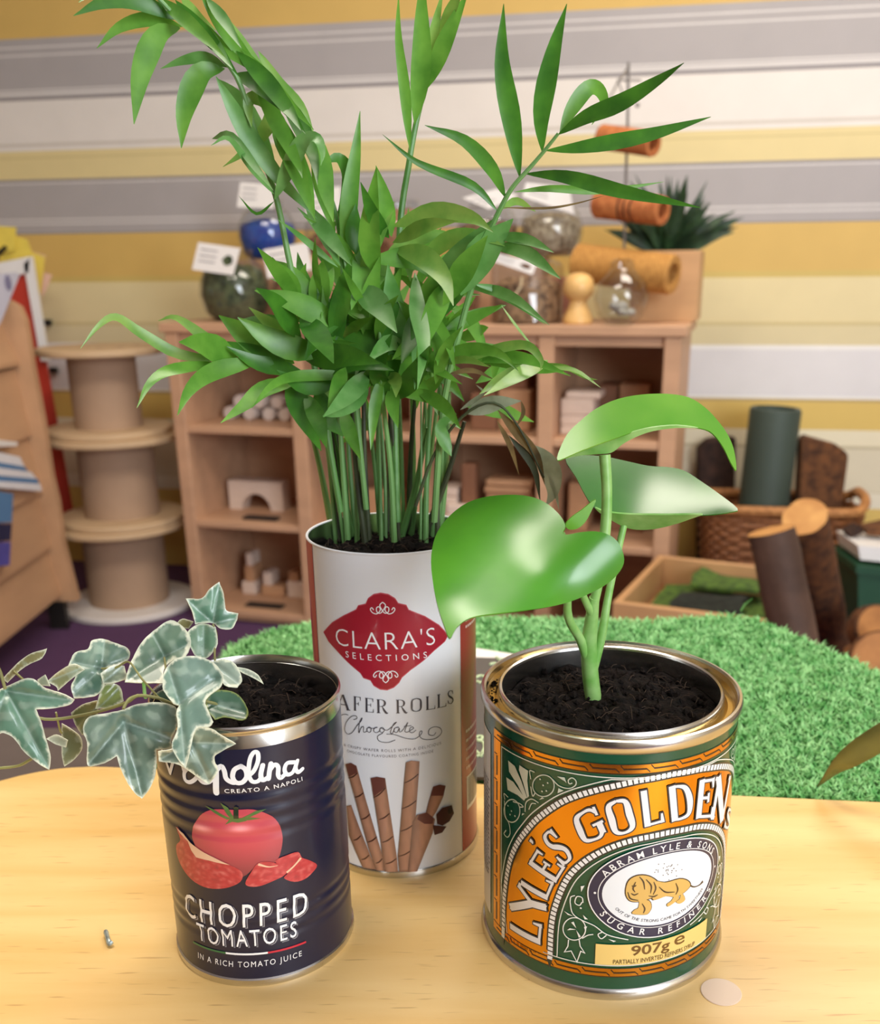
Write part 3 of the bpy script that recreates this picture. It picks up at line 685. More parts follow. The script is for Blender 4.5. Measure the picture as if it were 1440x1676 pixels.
# ------------------------------------------------------------------ cable spools
def spools():
    ax = Vector((-1.045, 3.0, 0))
    for i, (z0, z1, r0, r1, rc, m0, lab) in enumerate(((FLOOR, -.446, .203, .20, .12, 'ply_white', 'bottom cable spool of the stack with white lower flange on purple carpet'), (-.446, -.182, .188, .197, .11, 'ply', 'middle cable spool of the stack beside the cubby shelf'), (-.182, .066, .182, .178, .096, 'ply', 'top cable spool of the stack with pale round plywood top'))):
        c = ax+Vector(((-.004, .006, -.002)[i], 0, 0))
        t = thing('cable_spool', lab, 'spool', c+Vector((0, 0, z0)), 'stacked cable spools')
        def fl(z, r): return [(0, z), (r-.004, z), (r, z+.004), (r, z+.016), (r-.004, z+.02), (0, z+.02)]
        MB().lathe(fl(z0, r0), 56, c).build('flange', m0, t)
        MB().lathe(fl(z1-.02, r1), 56, c).build('flange', 'ply', t)
        MB().lathe([(rc, z0+.02), (rc, z1-.02)], 48, c).build('core', 'cardboard_core', t)
        if i == 2:
            for (x, y) in ((.02, -.06), (.07, -.03), (-.03, -.02), (.1, .03)):
                MB().lathe([(0, 0), (.012, 0), (.011, .001), (0, .001)], 14, c+Vector((x, y, z1))).build('bolt_mark', 'cardboard_core', t)
spools()

# ------------------------------------------------------------------ left: book rack, red board, papers
def rack():
    YF = 2.77                                    # far end of the rack
    t = thing('book_rack', 'tiered wooden book display rack standing on purple carpet', 'rack', (-1.35, 2.5, FLOOR))
    e = [aty(x, y, YF) for x, y in ((122, 968), (103, 895), (93, 822), (83, 780), (70, 694), (62, 650), (52, 600), (46, 560), (40, 525), (30, 502), (13, 492), (-10, 488))]
    base = aty(122, 968, YF)
    e[0] = aty(126, 984, YF); ZB = e[0].z
    poly = e+[Vector((-1.9, YF, e[-1].z)), Vector((-1.9, YF, ZB))]
    for (fx, fy) in ((e[0].x-.06, YF+.015), (e[0].x-.06, YF-1.37), (-1.85, YF+.015), (-1.85, YF-1.37)): MB().box(fx-.03, fx+.02, fy-.012, fy+.012, FLOOR, ZB).build('foot', 'black_plastic', t, smooth=False)
    MB().prism(poly, (0, .03, 0)).build('end_panel', 'rack_wood', t, smooth=False)
    # pocket fronts, each tilted and tucked behind the lip of the one below
    xs = [(114, 966, 98, 892), (98, 890, 84, 800), (84, 798, 66, 708), (66, 706, 46, 600), (46, 590, 12, 500)]
    for i, (xb, yb, xt, yt) in enumerate(xs):
        B = aty(xb-22, yb, YF); T = aty(xt-30, yt+4, YF)
        B.z = B.z if i else ZB+.03
        d = Vector((.06 if False else 0, -1.35, 0))
        th = Vector((-.018, 0, -.006))
        p = [B+Vector((.012, 0, 0)), T+Vector((.012, 0, 0)), T+th, B+th]
        MB().prism(p, d).build('pocket_front', 'rack_wood', t, smooth=False)
        # ledge
        q = [B+Vector((.012, 0, -.012)), B+Vector((.012, 0, 0)), B+Vector((-.12, 0, 0)), B+Vector((-.12, 0, -.012))]
        MB().prism(q, d).build('ledge', 'rack_wood', t, smooth=False)
    MB().prism([Vector((-1.9, YF-1.36, ZB)), Vector((base.x, YF-1.36, ZB)), Vector((e[-1].x, YF-1.36, e[-1].z)), Vector((-1.9, YF-1.36, e[-1].z))], (0, -.03, 0)).build('end_panel', 'rack_wood', t, smooth=False)
    # red notice board with white frame, leaning behind
    Y = 3.24
    def P(x, y, dy=0): return aty(x, y, Y+dy)
    r = thing('red_display_board', 'red display board with white frame leaning behind the book rack', 'board', P(100, 850))
    tl, tr, br, bl = P(-120, 470), P(46, 432), P(122, 858), P(-40, 900)
    MB().prism([tl, tr, br, bl], (0, .012, 0)).build('red_panel', 'red_panel', r, smooth=False)
    tr2, tl2, br2 = P(52, 420), P(-120, 455), P(75, 580)
    MB().prism([tl2, tr2, P(50, 446), P(-120, 486)], (0, -.016, 0)).build('white_frame', 'white_paint', r, smooth=False)
    MB().prism([P(42, 432), P(55, 420), P(82, 590), P(70, 590)], (0, -.016, 0)).build('white_frame', 'white_paint', r, smooth=False)
    lg = P(66, 855, .02); MB().box(lg.x-.012, lg.x+.012, lg.y, lg.y+.02, FLOOR, lg.z, bev=.002).build('stand_leg', 'white_paint', r, smooth=False)
    # yellow papers behind the board
    for i, (q, m, lab) in enumerate((([(-30, 368), (26, 372), (24, 410), (-30, 420)], 'yellow_paper', 'topmost bright yellow paper sheet above the red board'), ([(0, 380), (44, 392), (54, 420), (0, 430)], 'yellow_paper', 'second yellow paper sheet fanned above the red board'), ([(50, 412), (73, 420), (66, 482), (56, 478)], 'yellow_paper', 'yellow paper strip hanging by the white frame of the board'), ([(52, 412), (74, 418), (72, 432), (52, 425)], 'pink_paper', 'pale pink paper corner behind the yellow sheets'), ([(72, 446), (85, 450), (70, 486), (66, 470)], 'pink_paper', 'small pale pink paper tip beside the yellow strip'))):
        o = MB().prism([aty(x, y, 3.26+.014*i) for x, y in q], (0, .004, 0)).build('paper_sheet', m, smooth=False); tag(o, lab, 'paper', 'papers behind the red board')
    o = MB().tube([aty(-12, 424, 3.225), aty(10, 404, 3.225)], .007, 8).build('dark_pen', 'black_plastic'); tag(o, 'short dark pen stuck by the yellow papers', 'pen')
    def face(px, py, fx):
        """point of the ray through a pixel on the upright plane x = fx in front of a rack pocket"""
        d = ray(px, py); return CAM+d*(fx/d.x)
    def fx_of(*tiers): return max(max(aty(xs[i][0]-22, xs[i][1], YF).x, aty(xs[i][2]-30, xs[i][3]+4, YF).x) for i in tiers)+.0135
    # lilac leaflet in the top pocket
    o = MB().prism([face(x, y, fx_of(4)) for x, y in ((-20, 450), (24, 446), (30, 450), (0, 525), (-20, 560))], (.004, 0, 0)).build('leaflet', 'lilac_paper', smooth=False); tag(o, 'pale lilac leaflet in the top pocket of the book rack', 'leaflet')
    c = face(13, 463, fx_of(4)+.004); MB().lathe([(0, 0), (.02, 0), (.02, .001), (0, .001)], 16, M=Matrix.Translation(c) @ Matrix.Rotation(PI/2, 4, 'Y')).build('emblem', 'slate_spot', o, smooth=False)
    # striped folded cloth and blue books
    t2 = thing('striped_cloth', 'folded white and blue striped cloth in a rack pocket', 'cloth', aty(10, 760, 2.62))
    bands = [((-40, 735), (20, 748), (28, 764), (-40, 752), 'stripe_white'), ((-40, 752), (28, 764), (34, 772), (-40, 762), 'stripe_blue'), ((-40, 762), (38, 772), (50, 786), (-40, 776), 'stripe_white'), ((-40, 776), (50, 784), (52, 792), (-40, 786), 'stripe_blue'), ((-40, 786), (54, 792), (57, 804), (-40, 796), 'stripe_white')]
    for a, b, c_, d, m in bands:
        mb = MB().prism([face(*p, fx_of(1, 2)) for p in (a, b, c_, d)], (.02, 0, 0)); mb.build('stripe_fold', m, t2, smooth=False)
    o = MB().prism([face(x, y, fx_of(1, 2)) for x, y in ((-40, 716), (22, 724), (20, 730), (-40, 732))], (.012, 0, 0)).build('paper_sheet', 'card', smooth=False); tag(o, 'white paper sheet above the striped cloth in the rack', 'paper')
    for i, (q, m, lab) in enumerate((([(-40, 800), (12, 808), (10, 855), (-40, 857)], 'stripe_blue', 'blue picture book below the striped cloth'), ([(-40, 859), (10, 857), (8, 885), (-40, 888)], 'navy', 'dark navy picture book in the rack'), ([(-40, 890), (8, 887), (6, 925), (-40, 930)], 'violet_blue', 'violet blue picture book lowest in the rack'))):
        o = MB().prism([face(x, y, fx_of(0, 1)) for x, y in q], (.015, 0, 0)).build('picture_book', m, smooth=False); tag(o, lab, 'book')
    # small dark hooks on the wall beside the spools
    for (x, y, lab) in ((78, 528, 'small dark wall hook above the top spool'), (88, 606, 'small dark wall clip under the top spool flange')):
        p = aty(x, y, 3.40)
        wy = W0.y+(p.x-W0.x)*(-math.tan(PW)); p = aty(x, y, wy-.012)
        o = MB().box(p.x-.014, p.x+.012, p.y-.008, p.y+.0121, p.z-.01, p.z+.01, bev=.003).build('wall_hook', 'black_plastic'); tag(o, lab, 'hook')
rack()

# ------------------------------------------------------------------ right: crate of moss, basket, logs
def right_side():
    zt = -.405
    A, B, Cc = atz(1003, 985, zt), atz(1078, 908, zt), atz(1306, 932, zt)
    e1 = (B-A); e2 = (Cc-B); D = A+e2
    # keep the crate a rectangle
    ux = e2.normalized(); uy = Vector((-ux.y, ux.x, 0)); wlen = e2.length; dlen = max(e1.dot(uy), .25)
    M = Matrix((ux, uy, Vector((0, 0, 1)))).transposed().to_4x4(); M.translation = Vector((B.x, B.y, 0))-uy*dlen
    t = thing('wooden_crate', 'shallow wooden crate of moss and turf in front of the wicker basket', 'crate', M.translation+Vector((0, 0, FLOOR)))
    w = .016
    MB().box(0, wlen, 0, w, FLOOR, zt, M, bev=.002).build('side_board', 'crate_wood', t, smooth=False)
    MB().box(0, wlen, dlen-w, dlen, FLOOR, zt, M, bev=.002).build('side_board', 'crate_wood', t, smooth=False)
    MB().box(0, w, w, dlen-w, FLOOR, zt, M, bev=.002).build('side_board', 'crate_wood', t, smooth=False)
    MB().box(wlen-w, wlen, w, dlen-w, FLOOR, zt, M, bev=.002).build('side_board', 'crate_wood', t, smooth=False)
    MB().box(w, wlen-w, w, dlen-w, FLOOR, zt-.085, M).build('base_board', 'crate_wood', t, smooth=False)
    rnd = random.Random(2)
    def sheet(x0, x1, y0, y1, z0, m, lab, amp=.012, th=.012):
        n = 10; mb = MB(); vs = []; fs = []
        for k in range(2):
            for j in range(n+1):
                for i in range(n+1):
                    x = x0+(x1-x0)*i/n; y = y0+(y1-y0)*j/n
                    ed = 1-.25*(i in (0, n))-.25*(j in (0, n))
                    vs.append(M @ Vector((x+noise.noise((y*30, x*9, z0*10))*.012, y+noise.noise((x*30, 3, z0))*.012, z0+(th*ed if k else 0)+amp*noise.noise((x*11, y*11, z0*50))+amp)))
        N = (n+1)**2
        for j in range(n):
            for i in range(n):
                a = j*(n+1)+i; fs += [(a, a+1, a+n+2, a+n+1), (a+N, a+n+1+N, a+n+2+N, a+1+N)]
        for i in range(n):
            for (a, b) in ((i, i+1), (n*(n+1)+i, n*(n+1)+i+1), (i*(n+1), (i+1)*(n+1)), (i*(n+1)+n, (i+1)*(n+1)+n)): fs.append((a, b, b+N, a+N))
        o = mb.add(vs, fs).build('moss_sheet', m); tag(o, lab, 'moss'); return o
    sheet(.03, wlen-.03, .03, dlen-.03, zt-.083, 'moss_sheet', 'dark green turf lining the bottom of the wooden crate')
    sheet(.10, wlen*.75, dlen*.28, dlen*.58, zt-.052, 'moss_black', 'blackish felt piece lying on the turf in the crate')
    sheet(wlen*.32, wlen*.8, dlen*.645, dlen*.93, zt-.045, 'moss_sheet', 'brighter green moss sheet at the back of the crate', amp=.02)
    # wicker basket
    bc = aty(1262, 900, 2.93); hw, hd = .225, .12
    Mb = Matrix.Translation((bc.x, 2.90, 0)) @ Matrix.Rotation(-PW, 4, 'Z')
    zr = aty(1255, 838, 2.78).z; z0 = FLOOR
    t = thing('wicker_basket', 'brown wicker basket with rolled rim behind the moss crate', 'basket', (bc.x, 2.90, FLOOR))
    def ring(s, z, dz=0):
        pts = []; n = 72; ex = 5.0
        for i in range(n):
            a = 2*PI*i/n; c, sn = math.cos(a), math.sin(a)
            pts.append(Vector((s*hw*math.copysign(abs(c)**(2/ex), c), s*hd*math.copysign(abs(sn)**(2/ex), sn), z+dz*max(0, abs(c)**8))))
        return pts
    base = ring(.86, z0)
    MB().prism([Mb @ p for p in base], (0, 0, .012)).build('base', 'wicker', t)
    nr = 22; st = thing
    for k in range(nr):                                # woven weavers, each a wavy ring
        s = .86+.14*k/(nr-1); z = z0+.014+(zr-z0-.03)*k/(nr-1)
        R = ring(s, z); pts = []
        for i, p in enumerate(R):
            o = .0035*(1 if (i//2+k) % 2 else -1); dirn = Vector((p.x, p.y, 0)).normalized(); pts.append(Mb @ (p+dirn*o))
        pts.append(pts[0]); MB().tube(pts, .0072, 5, cap=False).build('weaver', 'wicker', t)
    bottom, top = ring(.86, z0), ring(1.0, zr)
    for i in range(0, 72, 4): MB().tube([Mb @ bottom[i], Mb @ top[i]], .0045, 5).build('stake', 'wicker', t)
    R = ring(1.02, zr, .03); pts = [Mb @ p for p in R]; pts.append(pts[0])
    MB().tube(pts, .014, 8, cap=False).build('rim', 'wicker_rim', t)
    # things in the basket
    c = aty(1246, 800, 2.90); rr_ = 40/F_PX*2.95
    zt2 = aty(1246, 668, 2.9).z
    Mt = Matrix.Translation((c.x, 2.90, z0+.03)) @ Matrix.Rotation(.035, 4, 'Y')
    H = zt2-(z0+.03)
    o = MB().lathe([(0, 0), (rr_*.98, 0), (rr_, .006), (rr_, H-.008), (rr_*.96, H), (rr_*.8, H), (rr_*.78, H-.03), (0, H-.03)], 36, M=Mt).build('slate_tube', 'slate_green'); tag(o, 'tall dark slate green tube standing in the wicker basket', 'tube')
    def slab(px, d, m, lab, Y, zlow):
        p = [aty(x, y, Y) for x, y in px]
        for q in p:
            if q.z < -.40: q.z = zlow
        o = MB().prism(p, (0, d, 0)).build('bark_slab', m, smooth=False)
        b = o.modifiers.new('soft', 'BEVEL'); b.width = .012; b.segments = 2
        tag(o, lab, 'bark'); return o
    slab([(1313, 860), (1312, 724), (1316, 714), (1370, 728), (1391, 744), (1388, 770), (1372, 860)], .05, 'bark', 'brown cork bark slab standing in the wicker basket', 2.87, FLOOR+.013)
    slab([(1150, 860), (1143, 735), (1160, 718), (1206, 715), (1208, 860)], .04, 'bark_dark', 'dark brown bark slab standing between basket and wall beside the shelf', 3.06, FLOOR)
    # hollow bark logs
    def log(p0, p1, r, m, lab, inner='cut_wood', Y0=2.35, Y1=2.2, thick=.014, arc=2*PI):
        a = aty(*p0, Y0); b = aty(*p1, Y1); b = a+(b-a)*((FLOOR+.026-a.z)/(b.z-a.z)); ax = b-a; L = ax.length
        q = ax.normalized().to_track_quat('Z', 'Y').to_matrix().to_4x4(); q.translation = a
        t = thing('bark_log', lab, 'log', b, 'bark logs on the right')
        n = 28; vs = []; fs = []
        rows = 12
        for j in range(rows+1):
            for i in range(n):
                an = 2*PI*i/n; z = L*j/rows; rad = r*(1+.09*noise.noise((math.cos(an)*2, math.sin(an)*2, z*14+r*90)))
                vs.append(q @ Vector((rad*math.cos(an), rad*math.sin(an), z)))
        for j in range(rows):
            for i in range(n): fs.append((j*n+i, j*n+(i+1) % n, (j+1)*n+(i+1) % n, (j+1)*n+i))
        MB().add(vs, fs).build('bark_skin', m, t)
        MB().add([vs[i] for i in range(n)], [tuple(range(n))]).build('cut_end', inner, t, smooth=False)
        MB().add([vs[rows*n+i] for i in range(n)], [tuple(range(n))]).build('cut_end', inner, t, smooth=False)
    log((1262, 868), (1310, 1090), .044, 'bark_log', 'dark bark log leaning upright behind the grass mat', Y0=1.84, Y1=1.80)
    log((1316, 846), (1350, 1000), .05, 'bark', 'brown log with pale yellow cut end leaning beside the dark log', Y0=2.2, Y1=2.42)
    log((1262, 1068), (1250, 1180), .036, 'bark', 'short reddish brown log standing in front of the dark leaning log', 'terracotta_box', 1.60, 1.60)
    # log slices
    for i, (x, y, r, Y, lab) in enumerate(((1432, 1030, .058, 2.2, 'upper round log slice in the pile by the green crate'), (1442, 1082, .068, 2.05, 'lower round log slice in the pile by the green crate'))):
        c = aty(x, y, Y); Mq = Matrix.Translation(c) @ Matrix.Rotation(1.15, 4, 'X') @ Matrix.Rotation(.2*(-1)**i, 4, 'Y')
        t = thing('log_slice', lab, 'log slice', c, 'log slices')
        MB().lathe([(0, 0), (r*.93, 0)], 30, M=Mq @ Matrix.Translation((0, 0, .014))).build('cut_face', 'slice_wood', t, smooth=False)
        MB().lathe([(r*.92, .014), (r, .010), (r*1.01, -.02), (r*.95, -.03), (0, -.03)], 30, M=Mq).build('bark_ring', 'bark', t)
    # each slice leans on a short stump
    for i, (x, y, r, Y) in enumerate(((1432, 1030, .058, 2.2), (1442, 1082, .068, 2.05))):
        c = aty(x, y, Y); zc = c.z-.93*r-.006
        t = thing('log_stump', ('short stump under the upper log slice', 'short stump under the lower log slice')[i], 'stump', Vector((c.x, c.y, FLOOR)))
        MB().lathe([(0, FLOOR), (.066, FLOOR), (.062, (zc+FLOOR)/2), (.064, zc)], 24, (c.x, c.y, 0)).build('bark_skin', 'bark_dark', t)
        MB().lathe([(0, zc), (.063, zc)], 24, (c.x, c.y, 0)).build('cut_face', 'slice_wood', t, smooth=False)
    # green crate with white tray
    t = thing('green_crate', 'dark green plastic crate at the right wall', 'crate', aty(1440, 960, 2.5))
    a, b, c_, d = aty(1404, 925, 2.5), aty(1560, 945, 2.5), aty(1560, 1040, 2.5), aty(1412, 1020, 2.5)
    c_.z = FLOOR; d.z = FLOOR
    MB().prism([a, b, c_, d], (0, .2, 0)).build('body', 'green_crate', t, smooth=False)
    MB().prism([a+Vector((-.006, -.006, 0)), b+Vector((.006, -.006, 0)), b+Vector((.006, -.006, -.02)), a+Vector((-.006, -.006, -.02))], (0, .212, 0)).build('lip', 'green_crate', t, smooth=False)
    o = MB().prism([aty(x, y, 2.52) for x, y in ((1404, 893), (1560, 905), (1560, 932), (1408, 916))], (0, .16, 0)).build('white_tray', 'white_paint', smooth=False); tag(o, 'white tray resting on the green crate', 'tray')
    for i, (px, m, lab) in enumerate((([(1388, 872), (1408, 862), (1412, 873), (1392, 881)], 'bark_dark', 'dark bark scrap behind the white tray'), ([(1416, 866), (1460, 856), (1462, 879), (1420, 876)], 'bark', 'brown bark scrap on top of the white tray'))):
        o = MB().prism([aty(x, y, 2.60) for x, y in px], (0, .05, 0)).build('bark_scrap', m, smooth=False); tag(o, lab, 'bark')
right_side()

# ================================================================== tins and their printed labels
class Tin:
    def __init__(s, x, y, R, H, ribs=None): s.x, s.y, s.R, s.H, s.ribs = x, y, R, H, ribs
    def r(s, z):
        if not s.ribs: return s.R
        d = 0
        for (a, b, n, amp) in s.ribs:
            if a < z < b:
                d -= amp*.5*(1-math.cos(2*PI*n*(z-a)/(b-a)))
        return s.R+d
    def uv(s, px, py):
        """pixel -> (arc length, height) on the label"""
        d = ray(px, py); ox, oy = CAM.x-s.x, CAM.y-s.y
        A = d.x*d.x+d.y*d.y; B = ox*d.x+oy*d.y; Cq = ox*ox+oy*oy-s.R*s.R
        disc = B*B-A*Cq
        t = (-B-math.sqrt(max(disc, 0)))/A
        P = CAM+d*t; return (s.R*math.atan2(P.x-s.x, -(P.y-s.y)), P.z)
    def pos(s, u, z, lay=0):
        a = u/s.R; r = s.r(z)+lay*.00011+.00005
        return Vector((s.x+r*math.sin(a), s.y-r*math.cos(a), z))

def decal(name, tin, shapes, color, lay, parent, m='print', step=.0022):
    """shapes: list of (verts2d, faces) in label space; sliced fine enough to wrap round the tin"""
    bm = bmesh.new()
    for vs, fs in shapes:
        bv = [bm.verts.new((v[0], v[1], 0)) for v in vs]
        for f in fs:
            try: bm.faces.new([bv[i] for i in f])
            except ValueError: pass
    if not bm.verts: return None
    us = [v.co.x for v in bm.verts]; u0, u1 = min(us), max(us)
    k = math.floor(u0/step)+1
    while k*step < u1:
        bmesh.ops.bisect_plane(bm, geom=bm.verts[:]+bm.edges[:]+bm.faces[:], plane_co=(k*step, 0, 0), plane_no=(1, 0, 0)); k += 1
    zs = [v.co.y for v in bm.verts]; z0, z1 = min(zs), max(zs)
    cuts = []
    if tin.ribs:
        for (a, b, n, amp) in tin.ribs:
            q = n*6; cuts += [a+(b-a)*i/q for i in range(q+1)]
    elif callable(color):
        q = int((z1-z0)/.002); cuts = [z0+(z1-z0)*(i+1)/(q+1) for i in range(q)]
    for z in cuts:
        if z0 < z < z1: bmesh.ops.bisect_plane(bm, geom=bm.verts[:]+bm.edges[:]+bm.faces[:], plane_co=(0, z, 0), plane_no=(0, 1, 0))
    bmesh.ops.triangulate(bm, faces=[f for f in bm.faces if len(f.verts) > 4])
    uvs = [(v.co.x, v.co.y) for v in bm.verts]
    for v in bm.verts: v.co = tin.pos(v.co.x, v.co.y, lay)
    bm.normal_update()
    for f in bm.faces:
        c = f.calc_center_median()
        if f.normal.dot(Vector((c.x-tin.x, c.y-tin.y, 0))) < 0: f.normal_flip()
    me = bpy.data.meshes.new(name); bm.to_mesh(me); bm.free()
    at = me.attributes.new('tint', 'FLOAT_COLOR', 'POINT')
    for i, uv in enumerate(uvs): at.data[i].color = color(*uv) if callable(color) else color
    me.shade_smooth(); me.materials.append(MATS[m])
    o = bpy.data.objects.new(name, me); C.objects.link(o); par(o, parent); return o

def poly(pts):
    """filled polygon in label space"""
    p = [Vector((q[0], q[1], 0)) for q in pts]
    return ([(q[0], q[1]) for q in pts], [tuple(t) for t in tessellate_polygon([p])])
def disc(c, r, n=14, ry=None):
    return poly([(c[0]+r*math.cos(2*PI*i/n), c[1]+(ry or r)*math.sin(2*PI*i/n)) for i in range(n)])
def stroke(pts, w, smooth=True, n=5, caps=False):
    """ribbon of given width(s) along pts in label space"""
    P = [Vector((p[0], p[1])) for p in pts]
    if not hasattr(w, '__len__'): w = [w]*len(P)
    if smooth and len(P) > 2:
        Wp = crom([(x, 0) for x in w], n); P = crom([(p.x, p.y) for p in P], n); W = [q[0] for q in Wp]
    else: W = list(w)
    vs = []; fs = []
    for i, p in enumerate(P):
        t = (P[min(i+1, len(P)-1)]-P[max(i-1, 0)])
        t = t.normalized() if t.length > 1e-9 else Vector((1, 0)); nn = Vector((-t.y, t.x))
        if not smooth and 0 < i < len(P)-1:
            a = (P[i]-P[i-1]).normalized(); b = (P[i+1]-P[i]).normalized(); bi = (a+b)
            if bi.length > 1e-4:
                bi.normalize(); nn = Vector((-bi.y, bi.x)); nn /= max(.45, nn.dot(Vector((-a.y, a.x))))
        vs += [tuple(p+nn*W[i]*.5), tuple(p-nn*W[i]*.5)]
    for i in range(len(P)-1): fs.append((2*i, 2*i+1, 2*i+3, 2*i+2))
    out = [(vs, fs)]
    if caps: out += [disc(P[0], W[0]*.5, 10), disc(P[-1], W[-1]*.5, 10)]
    return out
_fc = {}
def font(s, bold=0, space=1.0):
    """built-in font as 2D mesh normalised to a unit box"""
    key = (s, bold, space)
    if key not in _fc:
        cu = bpy.data.curves.new('t', 'FONT'); cu.body = s; cu.size = 1; cu.resolution_u = 3; cu.offset = bold; cu.space_character = space
        ob = bpy.data.objects.new('t', cu); C.objects.link(ob); dg = bpy.context.evaluated_depsgraph_get(); me = ob.evaluated_get(dg).to_mesh()
        vs = [(v.co.x, v.co.y) for v in me.vertices]; fs = [tuple(p.vertices) for p in me.polygons]
        ob.evaluated_get(dg).to_mesh_clear(); bpy.data.objects.remove(ob); bpy.data.curves.remove(cu)
        x0, x1 = min(v[0] for v in vs), max(v[0] for v in vs); y0, y1 = min(v[1] for v in vs), max(v[1] for v in vs)
        _fc[key] = ([((x-x0)/(x1-x0), (y-y0)/(y1-y0)) for x, y in vs], fs, (x1-x0)/(y1-y0))
    return _fc[key]
def quad_map(q):
    BL, BR, TR, TL = [Vector(p) for p in q]
    def f(x, y):
        r = BL.lerp(BR, x).lerp(TL.lerp(TR, x), y); return (r.x, r.y)
    return f
def text_quad(s, q, bold=0, space=1.0):
    vs, fs, _ = font(s, bold, space); f = quad_map(q); return ([f(*v) for v in vs], fs)
def text_path(s, path, h, bold=0, fit=True, scale_x=1.0):
    """glyphs along a path in label space; letters stand on the path"""
    P = [Vector(p) for p in path]; L = [0]
    for i in range(1, len(P)): L.append(L[-1]+(P[i]-P[i-1]).length)
    def at(d):
        d = max(0, min(L[-1], d))
        for i in range(1, len(P)):
            if d <= L[i] or i == len(P)-1:
                t = (d-L[i-1])/max(1e-9, L[i]-L[i-1]); tg = (P[i]-P[i-1]).normalized(); return P[i-1].lerp(P[i], t), tg
    ws = []
    for ch in s: ws.append(h*.36 if ch == ' ' else (h*.18 if ch in ".,'" else font(ch, bold)[2]*h*scale_x))
    tot = sum(ws); gap = (L[-1]-tot)/max(1, len(s)-1); d = 0; out = []
    for ch, wd in zip(s, ws):
        if ch != ' ':
            c, tg = at(d+wd/2); nn = Vector((-tg.y, tg.x)); hh = h
            y0 = 0
            if ch in "'": hh = h*.3; y0 = h*.7
            if ch in ".": hh = h*.18
            b = c-tg*wd/2+nn*y0
            out.append(text_quad(ch, [b, b+tg*wd, b+tg*wd+nn*hh, b+nn*hh], bold))
        d += wd+gap
    return out
def serif(ch, T, t, s):
    """serif capital in a unit box as strokes [(pts, widths)]; T thick, t thin, s serif half length"""
    def st(x, y0=0, y1=1, w=T): return ([(x, y0), (x, y1)], w)
    def sf(x, y, l=s): return ([(x-l, y), (x+l, y)], t)
    e = t/2
    if ch == 'L': return [st(.28), sf(.28, 1-e), ([(.28-s, e), (.95, e)], t), ([(.95, 0), (.97, .26)], [t*1.6, t*.7])]
    if ch == 'E': return [st(.26), ([(.26-s, 1-e), (.9, 1-e)], t), ([(.26-s, e), (.93, e)], t), ([(.26, .52), (.68, .52)], t), ([(.90, 1), (.92, .76)], [t*1.6, t*.7]), ([(.93, 0), (.95, .26)], [t*1.6, t*.7]), ([(.68, .40), (.68, .64)], t)]
    if ch == 'F': return [st(.26), ([(.26-s, 1-e), (.9, 1-e)], t), sf(.26, e), ([(.26, .5), (.68, .5)], t), ([(.90, 1), (.92, .74)], [t*1.6, t*.7]), ([(.68, .38), (.68, .62)], t)]
    if ch == 'D': return [st(.24), ([(.24-s, 1-e), (.5, 1-e), (.78, .85), (.88, .5), (.78, .15), (.5, e), (.24-s, e)], [t, t, T*.75, T, T*.75, t, t])]
    if ch == 'O': return [([(.5, 1-e), (.2, .86), (.08+T/2, .5), (.2, .14), (.5, e), (.8, .14), (.92-T/2, .5), (.8, .86), (.5, 1-e)], [t, T*.75, T, T*.75, t, T*.75, T, T*.75, t])]
    if ch == 'G': return [([(.88, .78), (.74, .94), (.5, 1-e), (.22, .86), (.08+T/2, .5), (.22, .14), (.5, e), (.72, .06), (.84, .2)], [t, t*1.3, t, T*.75, T, T*.75, t, t*1.2, T*.7]), ([(.84, .12), (.84, .46)], T*.95), ([(.62, .46), (.98, .46)], t), ([(.88, .7), (.88, .98)], t)]
    if ch == 'N': return [st(.2, w=t*1.3), st(.82, w=t*1.3), ([(.16, 1), (.82, 0)], T), sf(.14, 1-e, s*.8), sf(.2, e, s*.8), sf(.82, 1-e, s*.8)]
    if ch == 'Y': return [([(.5, 0), (.5, .45)], T), ([(.12, 1), (.5, .42)], T), ([(.9, 1), (.52, .42)], t*1.3), sf(.5, e), sf(.13, 1-e, s*.8), sf(.9, 1-e, s*.8)]
    if ch == 'S': return [([(.82, .76), (.72, .93), (.5, 1-e), (.27, .9), (.2, .74), (.32, .59), (.55, .49), (.76, .37), (.82, .23), (.7, .07), (.48, e), (.26, .08), (.16, .26)], [t, t*1.3, t, T*.7, T*.8, T*.9, T, T*.9, T*.8, T*.6, t, t*1.3, t]), ([(.84, .70), (.84, .98)], t), ([(.14, .02), (.14, .32)], t)]
    if ch == 'A': return [([(.48, 1), (.1, 0)], t*1.2), ([(.5, 1), (.86, 0)], T), ([(.24, .34), (.7, .34)], t), sf(.1, e, s*.8), sf(.86, e, s*.8)]
    if ch == 'W': return [([(.08, 1), (.3, 0)], T*.9), ([(.3, 0), (.5, .9)], t), ([(.48, 1), (.7, 0)], T*.9), ([(.7, 0), (.92, 1)], t), sf(.08, 1-e, s*.7), sf(.92, 1-e, s*.7), sf(.48, 1-e, s*.5)]
    if ch == 'R': return [st(.22), sf(.22, e), ([(.22-s, 1-e), (.5, 1-e), (.72, .9), (.78, .75), (.7, .58), (.5, .5), (.22, .5)], [t, t, T*.7, T, T*.7, t, t]), ([(.52, .5), (.7, .2), (.84, .03), (.98, .04)], [t, T, T, t])]
    if ch == "'": return [([(.5, 1), (.5, .82), (.38, .68)], [T*1.6, T*1.3, t*.6])]
